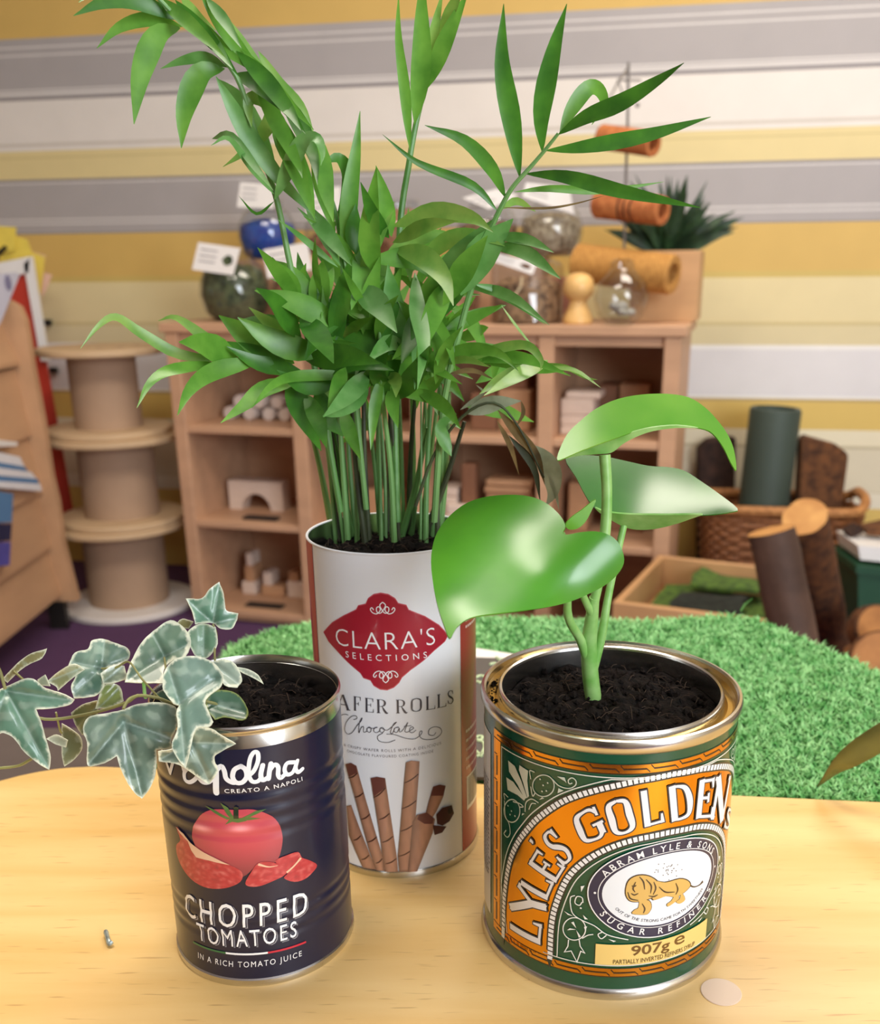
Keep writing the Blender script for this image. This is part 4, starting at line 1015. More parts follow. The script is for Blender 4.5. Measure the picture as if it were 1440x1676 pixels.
def serif_glyph(ch, q, T=.2, t=.07, s=.14, grow=0):
    """strokes of one capital mapped into a label-space quad; widths scale with the quad"""
    f = quad_map(q); out = []
    BL, BR, TR, TL = [Vector(p) for p in q]; sx = ((BR-BL).length+(TR-TL).length)/2; sy = ((TL-BL).length+(TR-BR).length)/2; sc = (sx+sy)/2
    for pts, w in serif(ch, T, t, s):
        W = w if hasattr(w, '__len__') else [w]*len(pts)
        P = [Vector(f(*p)) for p in pts]
        if grow:
            a = (P[0]-P[1]).normalized()*grow*.5; b = (P[-1]-P[-2]).normalized()*grow*.5; P[0] += a; P[-1] += b
        out += stroke(P, [x*sc+grow for x in W], smooth=len(pts) > 2, n=6)
    return out

WHITE = srgb(244, 244, 246)
# ------------------------------------------------------------------ soil filling
def soil_fill(tin, r, z, lab, seed, mound=.003, crumbs=260):
    rnd = random.Random(seed); n = 44; mb = MB(); vs = [Vector((tin.x, tin.y, z+mound))]; fs = []
    rings = 20
    for k in range(1, rings+1):
        for i in range(n):
            a = 2*PI*i/n; q = r*k/rings; x, y = q*math.cos(a), q*math.sin(a)
            h = mound*(1-(k/rings)**2)+.0032*noise.noise((x*130, y*130, seed))+.002*noise.noise((x*330, y*330, seed+4))
            vs.append(Vector((tin.x+x, tin.y+y, z+h)))
    for i in range(n): fs.append((0, 1+i, 1+(i+1) % n))
    for k in range(rings-1):
        for i in range(n): a = 1+k*n+i; b = 1+k*n+(i+1) % n; fs.append((a, a+n, b+n, b))
    mb.add(vs, fs)
    lo = [vs[1+(rings-1)*n+i] for i in range(n)]
    mb.add(lo+[Vector((p.x, p.y, z-.02)) for p in lo]+[Vector((tin.x, tin.y, z-.02))], [(i, (i+1) % n, n+(i+1) % n, n+i) for i in range(n)]+[(n+i, n+(i+1) % n, 2*n) for i in range(n)])
    for _ in range(crumbs):
        a = rnd.uniform(0, 2*PI); q = r*.97*math.sqrt(rnd.random()); s = rnd.uniform(.0006, .0022)
        c = Vector((tin.x+q*math.cos(a), tin.y+q*math.sin(a), z+mound*(1-(q/r)**2)+rnd.uniform(-.001, .0015)))
        oc = [c+Vector(d)*s*rnd.uniform(.6, 1.2) for d in ((1, 0, 0), (-1, 0, 0), (0, 1, 0), (0, -1, 0), (0, 0, 1), (0, 0, -1))]
        mb.add(oc, [(0, 2, 4), (2, 1, 4), (1, 3, 4), (3, 0, 4), (2, 0, 5), (1, 2, 5), (3, 1, 5), (0, 3, 5)])
    o = mb.build('potting_soil', 'soil'); tag(o, lab, 'soil', kind='stuff')
    mb = MB()
    for _ in range(crumbs//3):
        a = rnd.uniform(0, 2*PI); q = r*.9*math.sqrt(rnd.random()); c = Vector((tin.x+q*math.cos(a), tin.y+q*math.sin(a), z+mound*(1-(q/r)**2)+.001)); b = rnd.uniform(0, 2*PI); l = rnd.uniform(.002, .006)
        d = Vector((math.cos(b), math.sin(b), rnd.uniform(0, .5)))*l
        mb.tube([c, c+d*.5+Vector((0, 0, .0008)), c+d], .00016, 4)
    f = mb.build('root_fibres', 'soil_fibre', o); f['kind'] = 'stuff'
    return o

A_, B_, C_, I_, J_, K_, L_ = Z(240, 1040, 2.792), Z(480, 820, 2.618), Z(780, 1030, 2.661), Z(790, 1180, 6.545), Z(910, 1360, 4.8), Z(260, 1230, 4.8), Z(560, 1120, 5.239)

# ------------------------------------------------------------------ tomato tin
def tomato_tin():
    T = Tin(-.0875, .3688, .0373, .114, ribs=[(.066, .090, 4, .0004), (.020, .036, 3, .0004)])
    t = thing('tomato_tin', 'dark navy chopped tomatoes tin planted with ivy', 'tin', (T.x, T.y, 0))
    R, H = T.R, T.H
    prof = [(R-.0006, .0035)]
    z = .0035
    while z < H-.0085: prof.append((T.r(z), z)); z += .0008
    prof.append((R, H-.0085))
    MB().lathe(prof, 128, (T.x, T.y, 0)).build('label_body', 'nap_navy', t, ang=60)
    MB().lathe([(0, .0015), (R-.003, .0015), (R-.002, 0), (R+.0004, 0), (R+.0008, .0012), (R+.0006, .003), (R-.0004, .0038)], 96, (T.x, T.y, 0)).build('base_seam', 'tin_steel', t)
    MB().lathe([(R, H-.0088), (R-.0003, H-.0065), (R-.0010, H-.0040), (R-.0012, H-.0032), (R-.0002, H-.0026), (R+.0004, H-.0014), (R+.0002, H-.0003), (R-.0004, H+.0003), (R-.0010, H-.0008), (R-.0011, H-.004), (R-.0016, H-.012), (R-.0016, H-.03)], 128, (T.x, T.y, 0)).build('steel_rim', 'tin_steel', t)
    soil_fill(T, R-.0018, H-.0125, 'dark damp potting soil with roots in the tomato tin', 1)
    k = lambda pts: [T.uv(*K_(*p)) for p in pts]
    a = lambda pts: [T.uv(*A_(*p)) for p in pts]
    px = .00022/4.8*1.0
    S = []
    lw = 38*px*1.05
    for pts, w in (([(20, -40), (55, 60), (92, 168)], 34), ([(92, 165), (120, 60), (150, -50)], 34), ([(150, -50), (175, 60), (200, 150)], 34),
                   ([(310, 130), (250, 120), (205, 160), (210, 220), (250, 238), (300, 200), (315, 130)], 36), ([(315, 130), (315, 200), (350, 240), (400, 235), (440, 190)], 36),
                   ([(448, 120), (450, 200), (450, 325)], 52), ([(450, 150), (490, 112), (515, 150), (530, 210), (575, 240), (610, 240)], 40),
                   ([(645, 112), (595, 140), (580, 195), (605, 240), (655, 240), (690, 195), (680, 140), (645, 112)], 40),
                   ([(690, 200), (745, 150), (778, 70), (775, 10), (745, 5), (715, 60), (705, 170), (730, 230), (775, 232), (805, 200)], 36),
                   ([(815, 105), (800, 180), (815, 222), (860, 200)], 40), ([(878, 92), (868, 150), (860, 212)], 40), ([(866, 150), (905, 102), (935, 120), (935, 180), (955, 205), (985, 180)], 38),
                   ([(1060, 82), (1005, 90), (985, 140), (1005, 178), (1050, 160), (1080, 85)], 36), ([(1085, 70), (1072, 130), (1092, 160), (1125, 135)], 36)):
        S += stroke(k(pts), w*px, caps=True)
    decal('brand_lettering', T, S, WHITE, 2, t)
    decal('brand_motto', T, [text_quad('CREATO A NAPOLI', k([(516, 327), (1130, 230), (1122, 196), (514, 292)]), .008, 1.25)], WHITE, 2, t)
    # tomato picture
    c = T.uv(*K_(620, 640)); uw = .0205
    tl = [T.uv(*K_(x, y)) for x, y in ((330, 600), (640, 605))]
    def tom(u, z):
        d = math.hypot((u-c[0])/uw, (z-c[1])/.0175); s = max(0, 1-.28*d*d)
        hi = sum(math.exp(-(((u-q[0])/.0038)**2+((z-q[1])/.0013)**2)) for q in tl)*.55
        lo = 1-.45*max(0, min(1, (c[1]-.006-z)/.014))
        return (min(1, .62*s*lo+hi*.8), .06*s*lo+hi*.55+.02, .085*s*lo+hi*.55+.02, 1)
    body = crom_closed(k([(260, 640), (285, 560), (345, 485), (440, 455), (600, 460), (740, 456), (860, 492), (935, 555), (968, 645), (965, 740), (935, 840), (870, 890), (760, 905), (690, 965), (600, 1000), (470, 975), (350, 850), (285, 730)]), 3)
    decal('printed_tomato', T, [poly(body)], tom, 2, t, step=.0013)
    def flesh(u, z):
        n = noise.noise((u*520, z*520, 1)); m = noise.noise((u*1100, z*1100, 5)); v = .50+.16*n+.1*m
        return (min(.8, max(.25, v)), .035+.13*max(0, n+m*.5), .045+.11*max(0, n+m*.5), 1)
    wl = crom_closed(k([(140, 590), (190, 645), (260, 722), (340, 782), (430, 832), (540, 882), (630, 922), (660, 965), (640, 1020), (560, 1060), (460, 1075), (360, 1060), (260, 1000), (190, 910), (152, 820), (142, 735), (175, 690)]), 3)
    w1 = crom_closed(k([(680, 1030), (720, 950), (780, 872), (870, 862), (960, 890), (1010, 930), (980, 970), (900, 1010), (800, 1050), (720, 1056)]), 3)
    w2 = crom_closed(k([(910, 862), (1000, 812), (1090, 786), (1120, 830), (1180, 852), (1238, 890), (1200, 950), (1140, 1000), (1060, 1020), (980, 990), (1010, 940)]), 3)
    decal('printed_tomato_slice', T, [poly(wl)], flesh, 3, t, step=.0012); decal('printed_tomato_slice', T, [poly(w2)], flesh, 3, t, step=.0012); decal('printed_tomato_slice', T, [poly(w1)], flesh, 4, t, step=.0012)
    decal('printed_slice_skin', T, [poly(k([(135, 585), (200, 640), (260, 715), (340, 775), (440, 828), (560, 885), (470, 868), (400, 850), (300, 825), (262, 770), (235, 700)]))]+stroke(k([(1000, 945), (1060, 890), (1110, 830)]), [20*px, 16*px, 22*px])+stroke(k([(780, 880), (860, 900), (930, 890)]), [22*px, 12*px, 4*px]), srgb(232, 190, 160), 5, t)
    gr = [poly(k(q)) for q in ([(358, 424), (440, 460), (560, 520), (540, 535), (430, 475)], [(484, 400), (540, 440), (595, 520), (570, 530), (520, 470)], [(846, 450), (760, 465), (640, 525), (660, 545), (740, 500)], [(520, 575), (560, 530), (610, 520), (580, 550)], [(620, 540), (720, 515), (800, 525), (700, 540)], [(560, 520), (660, 520), (690, 545), (620, 560), (545, 545)])]
    decal('printed_calyx', T, gr, srgb(84, 116, 60), 3, t); decal('printed_stalk', T, [poly(k([(588, 440), (605, 430), (625, 440), (628, 525), (588, 525)]))], srgb(38, 52, 36), 4, t)
    # product name
    for s, q, b, sp in (('CHOPPED', [(182, 1277), (734, 1266), (732, 1160), (174, 1168)], .004, 1.32), ('TOMATOES', [(240, 1388), (685, 1372), (684, 1302), (228, 1308)], 0, 1.22)):
        sh = 7; decal('product_lettering_shadow', T, [text_quad(s, a([(x+sh, y+sh) for x, y in q]), b, sp)], srgb(150, 150, 158), 1, t)
        decal('product_lettering_gap', T, [text_quad(s, a([(x+sh*.55, y+sh*.55) for x, y in q]), b, sp)], srgb(20, 24, 52), 2, t)
        decal('product_lettering', T, [text_quad(s, a(q), b, sp)], WHITE, 3, t)
    decal('small_lettering', T, [text_quad('IN A RICH TOMATO JUICE', a([(238, 1480), (708, 1470), (707, 1438), (237, 1446)]), 0, 1.3)], WHITE, 2, t)
    y = [T.uv(*A_(x, yy)) for x, yy in ((215, 1408), (362, 1446), (553, 1443), (727, 1400))]; zz = sum(q[1] for q in y)/4
    for i, col in enumerate((srgb(46, 110, 66), WHITE, srgb(196, 40, 60))):
        decal('tricolour_line', T, [poly([(y[i][0], zz-.0004), (y[i+1][0], zz-.0004), (y[i+1][0], zz+.0005), (y[i][0], zz+.0005)])], col, 2, t)
    return T
NAP = tomato_tin()

# ------------------------------------------------------------------ wafer tin
def wafer_tin():
    T = Tin(-.0330, .4452, .0384, .1588); R, H = T.R, T.H
    t = thing('wafer_tin', 'tall white and red wafer rolls tin planted with palm', 'tin', (T.x, T.y, 0))
    MB().lathe([(R, .0035), (R, H-.001)], 128, (T.x, T.y, 0)).build('label_body', 'wafer_white', t)
    MB().lathe([(0, .001), (R-.002, .001), (R-.001, 0), (R+.0008, 0), (R+.001, .0018), (R+.0003, .0036)], 96, (T.x, T.y, 0)).build('base_seam', 'tin_steel', t)
    MB().lathe([(R+.0001, H-.0012), (R+.0003, H-.0004), (R, H), (R-.0008, H-.0002), (R-.001, H-.001)], 128, (T.x, T.y, 0)).build('rim_edge', 'wafer_white', t)
    MB().lathe([(R-.001, H-.0006), (R-.001, H-.045), (0, H-.045)], 96, (T.x, T.y, 0)).build('inner_wall', 'tin_steel', t)
    soil_fill(T, R-.0014, H-.011, 'dark potting soil in the wafer rolls tin', 2)
    b = lambda pts: [T.uv(*B_(*p)) for p in pts]
    l = lambda pts: [T.uv(*L_(*p)) for p in pts]
    RED = srgb(168, 34, 52); DRED = srgb(166, 34, 46)
    ul = T.uv(*B_(97, 450))[0]; ur = T.uv(*B_(716, 700))[0]
    decal('red_side_band', T, [poly([(ul-.045, .0038), (ul, .0038), (ul, H-.0004), (ul-.045, H-.0004)])], DRED, 1, t)
    decal('red_side_band', T, [poly([(ur, .0038), (ur+.045, .0038), (ur+.045, H-.0004), (ur, H-.0004)])], DRED, 1, t)
    bd = b([(133, 562), (170, 522), (220, 492), (272, 467), (280, 450), (312, 443), (322, 420), (345, 403), (375, 397), (407, 403), (435, 420), (448, 440), (482, 448), (492, 468), (560, 495), (620, 532), (660, 575), (645, 602), (600, 640), (555, 682), (500, 722), (465, 752), (452, 775), (430, 795), (402, 806), (372, 803), (345, 787), (332, 765), (302, 755), (290, 735), (240, 692), (190, 640), (155, 602)])
    cc = (sum(p[0] for p in bd)/len(bd), sum(p[1] for p in bd)/len(bd))
    decal('badge_border', T, [poly([(cc[0]+(p[0]-cc[0])*1.02, cc[1]+(p[1]-cc[1])*1.025) for p in bd])], srgb(206, 90, 104), 1, t)
    decal('badge', T, [poly(bd)], RED, 2, t)
    decal('badge_name', T, [text_quad("CLARA'S", b([(186, 613), (606, 612), (604, 536), (182, 538)]), -.012, 1.1)], WHITE, 3, t)
    decal('badge_subtitle', T, [text_quad('SELECTIONS', b([(227, 668), (572, 670), (570, 644), (225, 641)]), 0, 1.75)], WHITE, 3, t)
    S = []
    for y0, sg in ((462, 1), (748, -1)):
        for sx in (1, -1):
            f = lambda q: [(388+sx*(x-388)+(8 if sg < 0 else -5), y0+sg*(y-462)) for x, y in q]
            S += stroke(b(f([(388, 432), (376, 446), (388, 470), (400, 480), (412, 474), (414, 458), (404, 452), (398, 466), (412, 482), (430, 478), (440, 464), (434, 456), (426, 466)])), .00042)
    decal('badge_flourish', T, S, WHITE, 3, t)
    DK = srgb(70, 68, 78); S = []
    for ch, q in (('W', [(-190, 165), (-62, 198), (-62, 72), (-190, 45)]), ('A', [(-50, 206), (75, 224), (75, 92), (-50, 80)]), ('F', [(95, 222), (168, 230), (164, 108), (95, 98)]), ('E', [(190, 234), (275, 242), (272, 122), (190, 112)]), ('R', [(290, 244), (397, 248), (387, 130), (290, 126)]),
                  ('R', [(455, 248), (562, 244), (548, 130), (455, 130)]), ('O', [(578, 236), (690, 228), (690, 112), (578, 120)]), ('L', [(703, 222), (796, 208), (791, 95), (703, 105)]), ('L', [(800, 206), (890, 187), (884, 75), (800, 88)]), ('S', [(895, 174), (958, 158), (952, 45), (893, 55)])):
        S += serif_glyph(ch, l(q), .15, .045, .15)
    decal('product_lettering', T, S, DK, 2, t)
    S = []
    for pts in ([(-12, 350), (-15, 275), (25, 256), (55, 262)], [(100, 302), (130, 290), (118, 268), (80, 276), (40, 322), (25, 385), (50, 425), (90, 410), (130, 352), (165, 312), (172, 285), (150, 332), (145, 416), (165, 370), (186, 362), (186, 408), (212, 400), (218, 375), (240, 365), (250, 388), (238, 410), (216, 400), (220, 372), (270, 376), (305, 366), (280, 372), (272, 400), (295, 412), (322, 398), (328, 374), (350, 370), (362, 392), (346, 412), (325, 400), (332, 374), (385, 392), (440, 350), (466, 322), (440, 342), (414, 408), (432, 418), (455, 372), (486, 366), (450, 375), (446, 402), (470, 410), (490, 372), (490, 405), (512, 398), (545, 352), (562, 325), (536, 398), (556, 408), (582, 394), (610, 376), (600, 362), (580, 376), (578, 405), (605, 412), (632, 390)], [(530, 359), (592, 352)],
                [(350, 415), (305, 445), (320, 485), (390, 497), (455, 475)], [(380, 425), (450, 430), (540, 460), (620, 466), (672, 430), (682, 400), (665, 404), (662, 442), (700, 470), (790, 465), (846, 420), (840, 376), (790, 362), (745, 385), (740, 428), (780, 436), (802, 410)]):
        S += stroke(l(pts), .00032, n=4)
    decal('script_lettering', T, S, DK, 2, t)
    decal('small_lettering', T, [text_quad('LIGHT & CRISPY WAFER ROLLS WITH A DELICIOUS', l([(-75, 488), (846, 512), (846, 488), (-75, 466)]), 0, 1.25), text_quad('CHOCOLATE FLAVOURED COATING INSIDE', l([(45, 578), (778, 580), (778, 558), (43, 556)]), 0, 1.25)], srgb(130, 128, 138), 2, t)
    # printed wafer rolls
    lt, dk, bn = srgb(178, 130, 104), srgb(108, 62, 54), srgb(74, 40, 32)
    def grad(pg):
        q = l(pg); zt = max(p[1] for p in q); zb = min(p[1] for p in q)
        def span(z):
            xs = []
            for (u1, z1), (u2, z2) in zip(q, q[1:]+q[:1]):
                if (z1-z)*(z2-z) <= 0 and z1 != z2: xs.append(u1+(u2-u1)*(z-z1)/(z2-z1))
            return (min(xs), max(xs)) if len(xs) > 1 else (q[0][0], q[0][0]+.001)
        def f(u, z):
            a, b_ = span(min(max(z, zb+.0002), zt-.0002)); s = 2*(u-a)/max(1e-5, b_-a)-1
            n = (1+.16*noise.noise((u*600, z*160, 2)))*(1.12-.5*(s-.15)**2-.12*(s > .5))
            return tuple(max(0, c*n) for c in lt[:3])+(1,)
        return f
    rolls = [([(40, 1040), (80, 1032), (215, 1390), (292, 1585), (185, 1585), (60, 1290)], [((100, 1335), (162, 1295)), ((168, 1500), (232, 1462))], None),
             ([(32, 682), (80, 670), (126, 696), (352, 1478), (362, 1596), (292, 1590), (225, 1390), (110, 960)], [((58, 800), (134, 758)), ((110, 965), (186, 925)), ((165, 1155), (242, 1108)), ((220, 1350), (300, 1302)), ((290, 1530), (345, 1490))], [(32, 682), (80, 670), (126, 696), (132, 755), (60, 790)]),
             ([(248, 800), (300, 788), (370, 800), (470, 1480), (480, 1602), (365, 1602), (330, 1330)], [((272, 968), (372, 885)), ((318, 1155), (406, 1102)), ((345, 1350), (436, 1298)), ((372, 1535), (466, 1488))], [(248, 800), (300, 788), (370, 800), (374, 880), (272, 960)]),
             ([(545, 665), (590, 648), (660, 656), (655, 760), (622, 1200), (600, 1602), (490, 1602), (478, 1470), (530, 830)], [((528, 842), (652, 762)), ((508, 1062), (634, 990)), ((496, 1255), (618, 1190)), ((480, 1470), (600, 1410))], None),
             ([(775, 872), (830, 855), (880, 866), (860, 960), (800, 1090), (740, 1180), (705, 1130), (740, 990)], [], [(775, 872), (830, 855), (880, 866), (862, 950), (755, 950)]),
             ([(600, 1170), (640, 1112), (720, 1092), (790, 1150), (770, 1270), (690, 1470), (640, 1598), (560, 1604), (590, 1300)], [], [(640, 1150), (655, 1112), (720, 1092), (780, 1140), (770, 1190), (700, 1190)])]
    for i, (pg, bands, tip) in enumerate(rolls):
        lay = 2+i if i < 4 else 5+i-4
        r = decal('printed_wafer_roll', T, [poly(l(pg))], grad(pg), min(lay, 6), t, step=.0009)
        S = []
        for p, q in bands: S += stroke(l([p, ((p[0]+q[0])/2, (p[1]+q[1])/2+10), q]), [.0004, .0007, .0005])
        if S: decal('printed_wafer_spiral', T, S, bn, min(lay, 6)+.5, t)
        if tip: decal('printed_wafer_tip', T, [poly(l(tip))], dk, min(lay, 6)+.3, t)
    decal('printed_chocolate', T, [poly(l([(800, 1110), (850, 1052), (930, 1030), (948, 1100), (910, 1170), (850, 1206), (808, 1190)])), poly(l([(770, 1200), (885, 1212), (850, 1265), (785, 1286)]))], srgb(78, 42, 38), 7, t)
    decal('printed_chocolate_end', T, [disc(T.uv(*L_(915, 1075)), .0014, 14, .0019)], srgb(44, 22, 22), 8, t)
    # side panel text and barcode
    bar = l([(1066, 1078), (1146, 985), (1150, 742), (1064, 792)])
    u0, u1 = bar[0][0], bar[0][0]+.017; z0, z1 = bar[0][1], bar[3][1]
    decal('barcode_panel', T, [poly([(u0, z0), (u1, z0), (u1, z1), (u0, z1)])], WHITE, 2, t)
    rnd = random.Random(4); S = []; u = u0+.0012
    while u < u1-.001:
        wd = rnd.choice((.0003, .0005, .0008)); S.append(poly([(u, z0+.002), (u+wd, z0+.002), (u+wd, z1-.0008), (u, z1-.0008)])); u += wd+rnd.choice((.0004, .0006))
    decal('barcode', T, S, srgb(60, 60, 70), 3, t)
    zc = T.uv(*L_(1062, 730))[1]; S = []
    for i in range(5): S.append(poly([(u0-.0004, zc+.0048*i), (u0+.014, zc+.0048*i), (u0+.014, zc+.0048*i+.0015), (u0-.0004, zc+.0048*i+.0015)]))
    ztop = T.uv(*B_(735, 545))[1]; S += [poly([(u0, ztop+.003*i), (u0+.013, ztop+.003*i), (u0+.013, ztop+.003*i+.0012), (u0, ztop+.003*i+.0012)]) for i in range(2)]
    words = []
    rnd = random.Random(8)
    for vs, fs in S:
        (ua, za), (ub, _), _, (_, zb) = vs; u = ua
        while u < ub: wd = rnd.uniform(.0008, .0024); words.append(poly([(u, za), (min(ub, u+wd), za), (min(ub, u+wd), zb), (u, zb)])); u += wd+.0005
    decal('side_small_print', T, words, srgb(236, 200, 200), 2, t)
    return T
WAF = wafer_tin()

# ------------------------------------------------------------------ syrup tin
def syrup_tin():
    T = Tin(.0587, .3729, .0508, .1123); R, H = T.R, T.H
    t = thing('syrup_tin', 'green and gold golden syrup tin planted with a heart leaf plant', 'tin', (T.x, T.y, 0))
    c0 = (T.x, T.y, 0)
    MB().lathe([(R, .004), (R, H-.005)], 144, c0).build('label_body', 'lyle_green', t)
    MB().lathe([(0, .0015), (R-.002, .0015), (R-.001, 0), (R+.0010, 0), (R+.0013, .002), (R+.0008, .004), (R, .0046)], 128, c0).build('base_seam', 'tin_steel', t)
    MB().lathe([(R, H-.0056), (R+.0008, H-.005), (R+.0014, H-.0035), (R+.0015, H-.0012), (R+.001, H), (R, H+.0002), (R-.0008, H-.0006), (R-.001, H-.003)], 144, c0).build('outer_rim', 'tin_steel', t)
    ri = .0440
    MB().lathe([(R-.001, H-.003), (R-.0024, H-.0046), (R-.0042, H-.0046), (ri+.0012, H-.003)], 144, c0).build('lid_channel', 'tin_gold', t)
    MB().lathe([(ri+.0012, H-.003), (ri+.0011, H-.0006), (ri+.0004, H+.0002), (ri-.0004, H-.0002), (ri-.0006, H-.0012)], 144, c0).build('inner_rim', 'tin_steel', t)
    MB().lathe([(ri-.0006, H-.0012), (ri-.0008, H-.004), (ri-.0008, H-.03)], 128, c0).build('inner_wall', 'tin_steel', t)
    soil_fill(T, ri-.001, H-.0095, 'dark fibrous potting soil in the syrup tin', 3, mound=.0035, crumbs=420)
    # soil crumbs spilt in the channel
    rnd = random.Random(6); mb = MB()
    for _ in range(46):
        a = rnd.choice((rnd.uniform(2.2, 3.6), rnd.uniform(0, 2*PI))); q = rnd.uniform(ri+.002, R-.0024); s = rnd.uniform(.0003, .0009)
        c = Vector((T.x+q*math.cos(a), T.y+q*math.sin(a), H-.0040))
        mb.add([c+Vector(d)*s for d in ((1, 0, 0), (-1, 0, 0), (0, 1, 0), (0, -1, 0), (0, 0, 1), (0, 0, -1))], [(0, 2, 4), (2, 1, 4), (1, 3, 4), (3, 0, 4), (2, 0, 5), (1, 2, 5), (3, 1, 5), (0, 3, 5)])
    o = mb.build('soil_crumbs', 'soil'); tag(o, 'soil crumbs spilt in the rim channel of the syrup tin', 'soil', kind='stuff')
    c = lambda pts: [T.uv(*C_(*p)) for p in pts]
    ii = lambda pts: [T.uv(*I_(*p)) for p in pts]
    j = lambda pts: [T.uv(*J_(*p)) for p in pts]
    zt0, zt1 = T.uv(*C_(600, 628))[1], T.uv(*C_(600, 590))[1]
    zb0, zb1 = T.uv(*C_(600, 1512))[1], T.uv(*C_(600, 1478))[1]
    uo, ui = T.uv(*C_(76, 800))[0], T.uv(*C_(104, 800))[0]
    uc = (T.uv(*J_(250, 505))[0]+T.uv(*J_(1250, 330))[0])/2
    mir = lambda q: (2*uc-q[0], q[1])
    urr = 2*uc-ui
    GOLD = srgb(222, 156, 60); DARK = srgb(58, 36, 18); LINE = srgb(226, 228, 220)
    def rect(u0, z0, u1, z1): return poly([(u0, z0), (u1, z0), (u1, z1), (u0, z1)])
    fr = [rect(uo, zt0, 2*uc-uo, zt1), rect(uo, zb0, 2*uc-uo, zb1), rect(uo, zb1, ui, zt0), rect(urr, zb1, 2*uc-uo, zt0)]
    decal('gold_frame', T, fr, GOLD, 1, t, 'print_foil')
    S = []; u = uo+.003; k = 0; hgt = zt1-zt0
    while u < 2*uc-uo-.004:
        for z0 in (zt0, zb0):
            S.append(rect(u, z0+hgt*.42, u+.0085, z0+hgt*.58))
            S += stroke([(u+.0085, z0+hgt*.5), (u+.0098, z0+hgt*.12)], .0004, False); S += stroke([(u+.0102, z0+hgt*.9), (u+.0114, z0+hgt*.5)], .0004, False)
        u += .0112
    z = zb1+.002
    while z < zt0-.006:
        for u0 in (ui, 2*uc-uo):
            S.append(rect(u0-abs(ui-uo)*.58, z, u0-abs(ui-uo)*.42, z+.0085))
            S.append(rect(u0-abs(ui-uo)*.9, z+.0088, u0-abs(ui-uo)*.5, z+.0092))
        z += .0112
    S += [rect(uo, zt1, 2*uc-uo, zt1+.0003), rect(uo, zt0-.0003, 2*uc-uo, zt0), rect(uo, zb1, 2*uc-uo, zb1+.0003), rect(uo, zb0-.0003, 2*uc-uo, zb0)]
    decal('frame_key_pattern', T, S, DARK, 2, t)
    # back panel edge with small print, left of the frame
    decal('side_panel', T, [rect(uo-.03, zb0+.004, uo-.0035, zt0-.001)], srgb(206, 206, 210), 1, t)
    rnd = random.Random(12); S = []
    z = zb0+.022
    while z < zt0-.022:
        u = uo-.028
        while u < uo-.006:
            wd = rnd.uniform(.001, .003); S.append(rect(u, z, min(u+wd, uo-.0045), z+.0009)); u += wd+.0006
        z += .0019
    decal('side_small_print', T, S, srgb(70, 74, 84), 2, t)
    # arch: gold band between two rows of white ticks
    outer = crom(c([(118, 1345), (121, 1200), (130, 1100), (142, 1030), (160, 971), (189, 915), (219, 875), (254, 834), (287, 806), (327, 777), (375, 748), (434, 724), (487, 708), (539, 694), (596, 681), (700, 658), (800, 640)]), 3)
    inner = crom(c([(320, 1440), (328, 1280), (352, 1180), (395, 1085), (450, 1025), (520, 978), (600, 942), (690, 914), (780, 895)]), 4)
    def full(path):
        P = [Vector(p) for p in path if p[0] < uc-.0005]; ztop = max(p.y for p in P)
        return P+[Vector((uc, ztop+.0003))]+[Vector(mir(p)) for p in reversed(P)]
    O, N = full(outer), full(inner)
    zbase = zb1+.0006
    O = [Vector((O[0].x, zbase))]+O+[Vector((O[-1].x, zbase))]; N = [Vector((N[0].x, zbase))]+N+[Vector((N[-1].x, zbase))]
    decal('gold_arch', T, [poly([(p.x, p.y) for p in O]+[(p.x, p.y) for p in reversed(N)])], srgb(232, 160, 48), 1, t, 'print_foil', step=.0018)
    def resample(P, st):
        out = [P[0]]; acc = 0
        for a, b in zip(P, P[1:]):
            L = (b-a).length
            while acc+L >= st:
                a = a.lerp(b, (st-acc)/L); L = (b-a).length; acc = 0; out.append(a.copy())
            acc += L
        return out
    def ticks(P, w, st):
        Q = resample(P, st); S = []
        for a, b in zip(Q, Q[1:]):
            d = (b-a); n = Vector((-d.y, d.x)).normalized()*w*.5; e = d*.13
            S.append(([tuple(a+e-n), tuple(b-e-n), tuple(b-e+n), tuple(a+e+n)], [(0, 1, 2, 3)]))
        return S
    for P, w in ((O, .0026), (N, .0026)):
        decal('arch_edge', T, stroke([(p.x, p.y) for p in P], w*1.35, False), srgb(40, 44, 40), 2, t)
        decal('arch_ticks', T, ticks(P, w*.82, .0021), WHITE, 3, t)
    # thin white border lines
    def offs(P, d):
        out = []
        for i, p in enumerate(P):
            tg = (P[min(i+1, len(P)-1)]-P[max(i-1, 0)]).normalized(); out.append(p+Vector((-tg.y, tg.x))*d)
        return [(q.x, q.y) for q in out]
    zi = zt0-.0016; uil = ui+.0012; uir = 2*uc-uil
    S = stroke([(uil, zb1+.001), (uil, zi), (uir, zi), (uir, zb1+.001)], .00042, False)
    S += stroke([q for q in offs(O, .0028) if q[1] < zi-.0002 and q[0] > uil], .00042, False)
    nb = [q for q in offs(N, -.0030)]; zb = zb1+.0016
    S += stroke([(q[0], max(q[1], zb)) for q in nb], .00042, False) + stroke([(nb[0][0], zb), (nb[-1][0], zb)], .00042, False)
    decal('white_border_lines', T, S, LINE, 3, t)
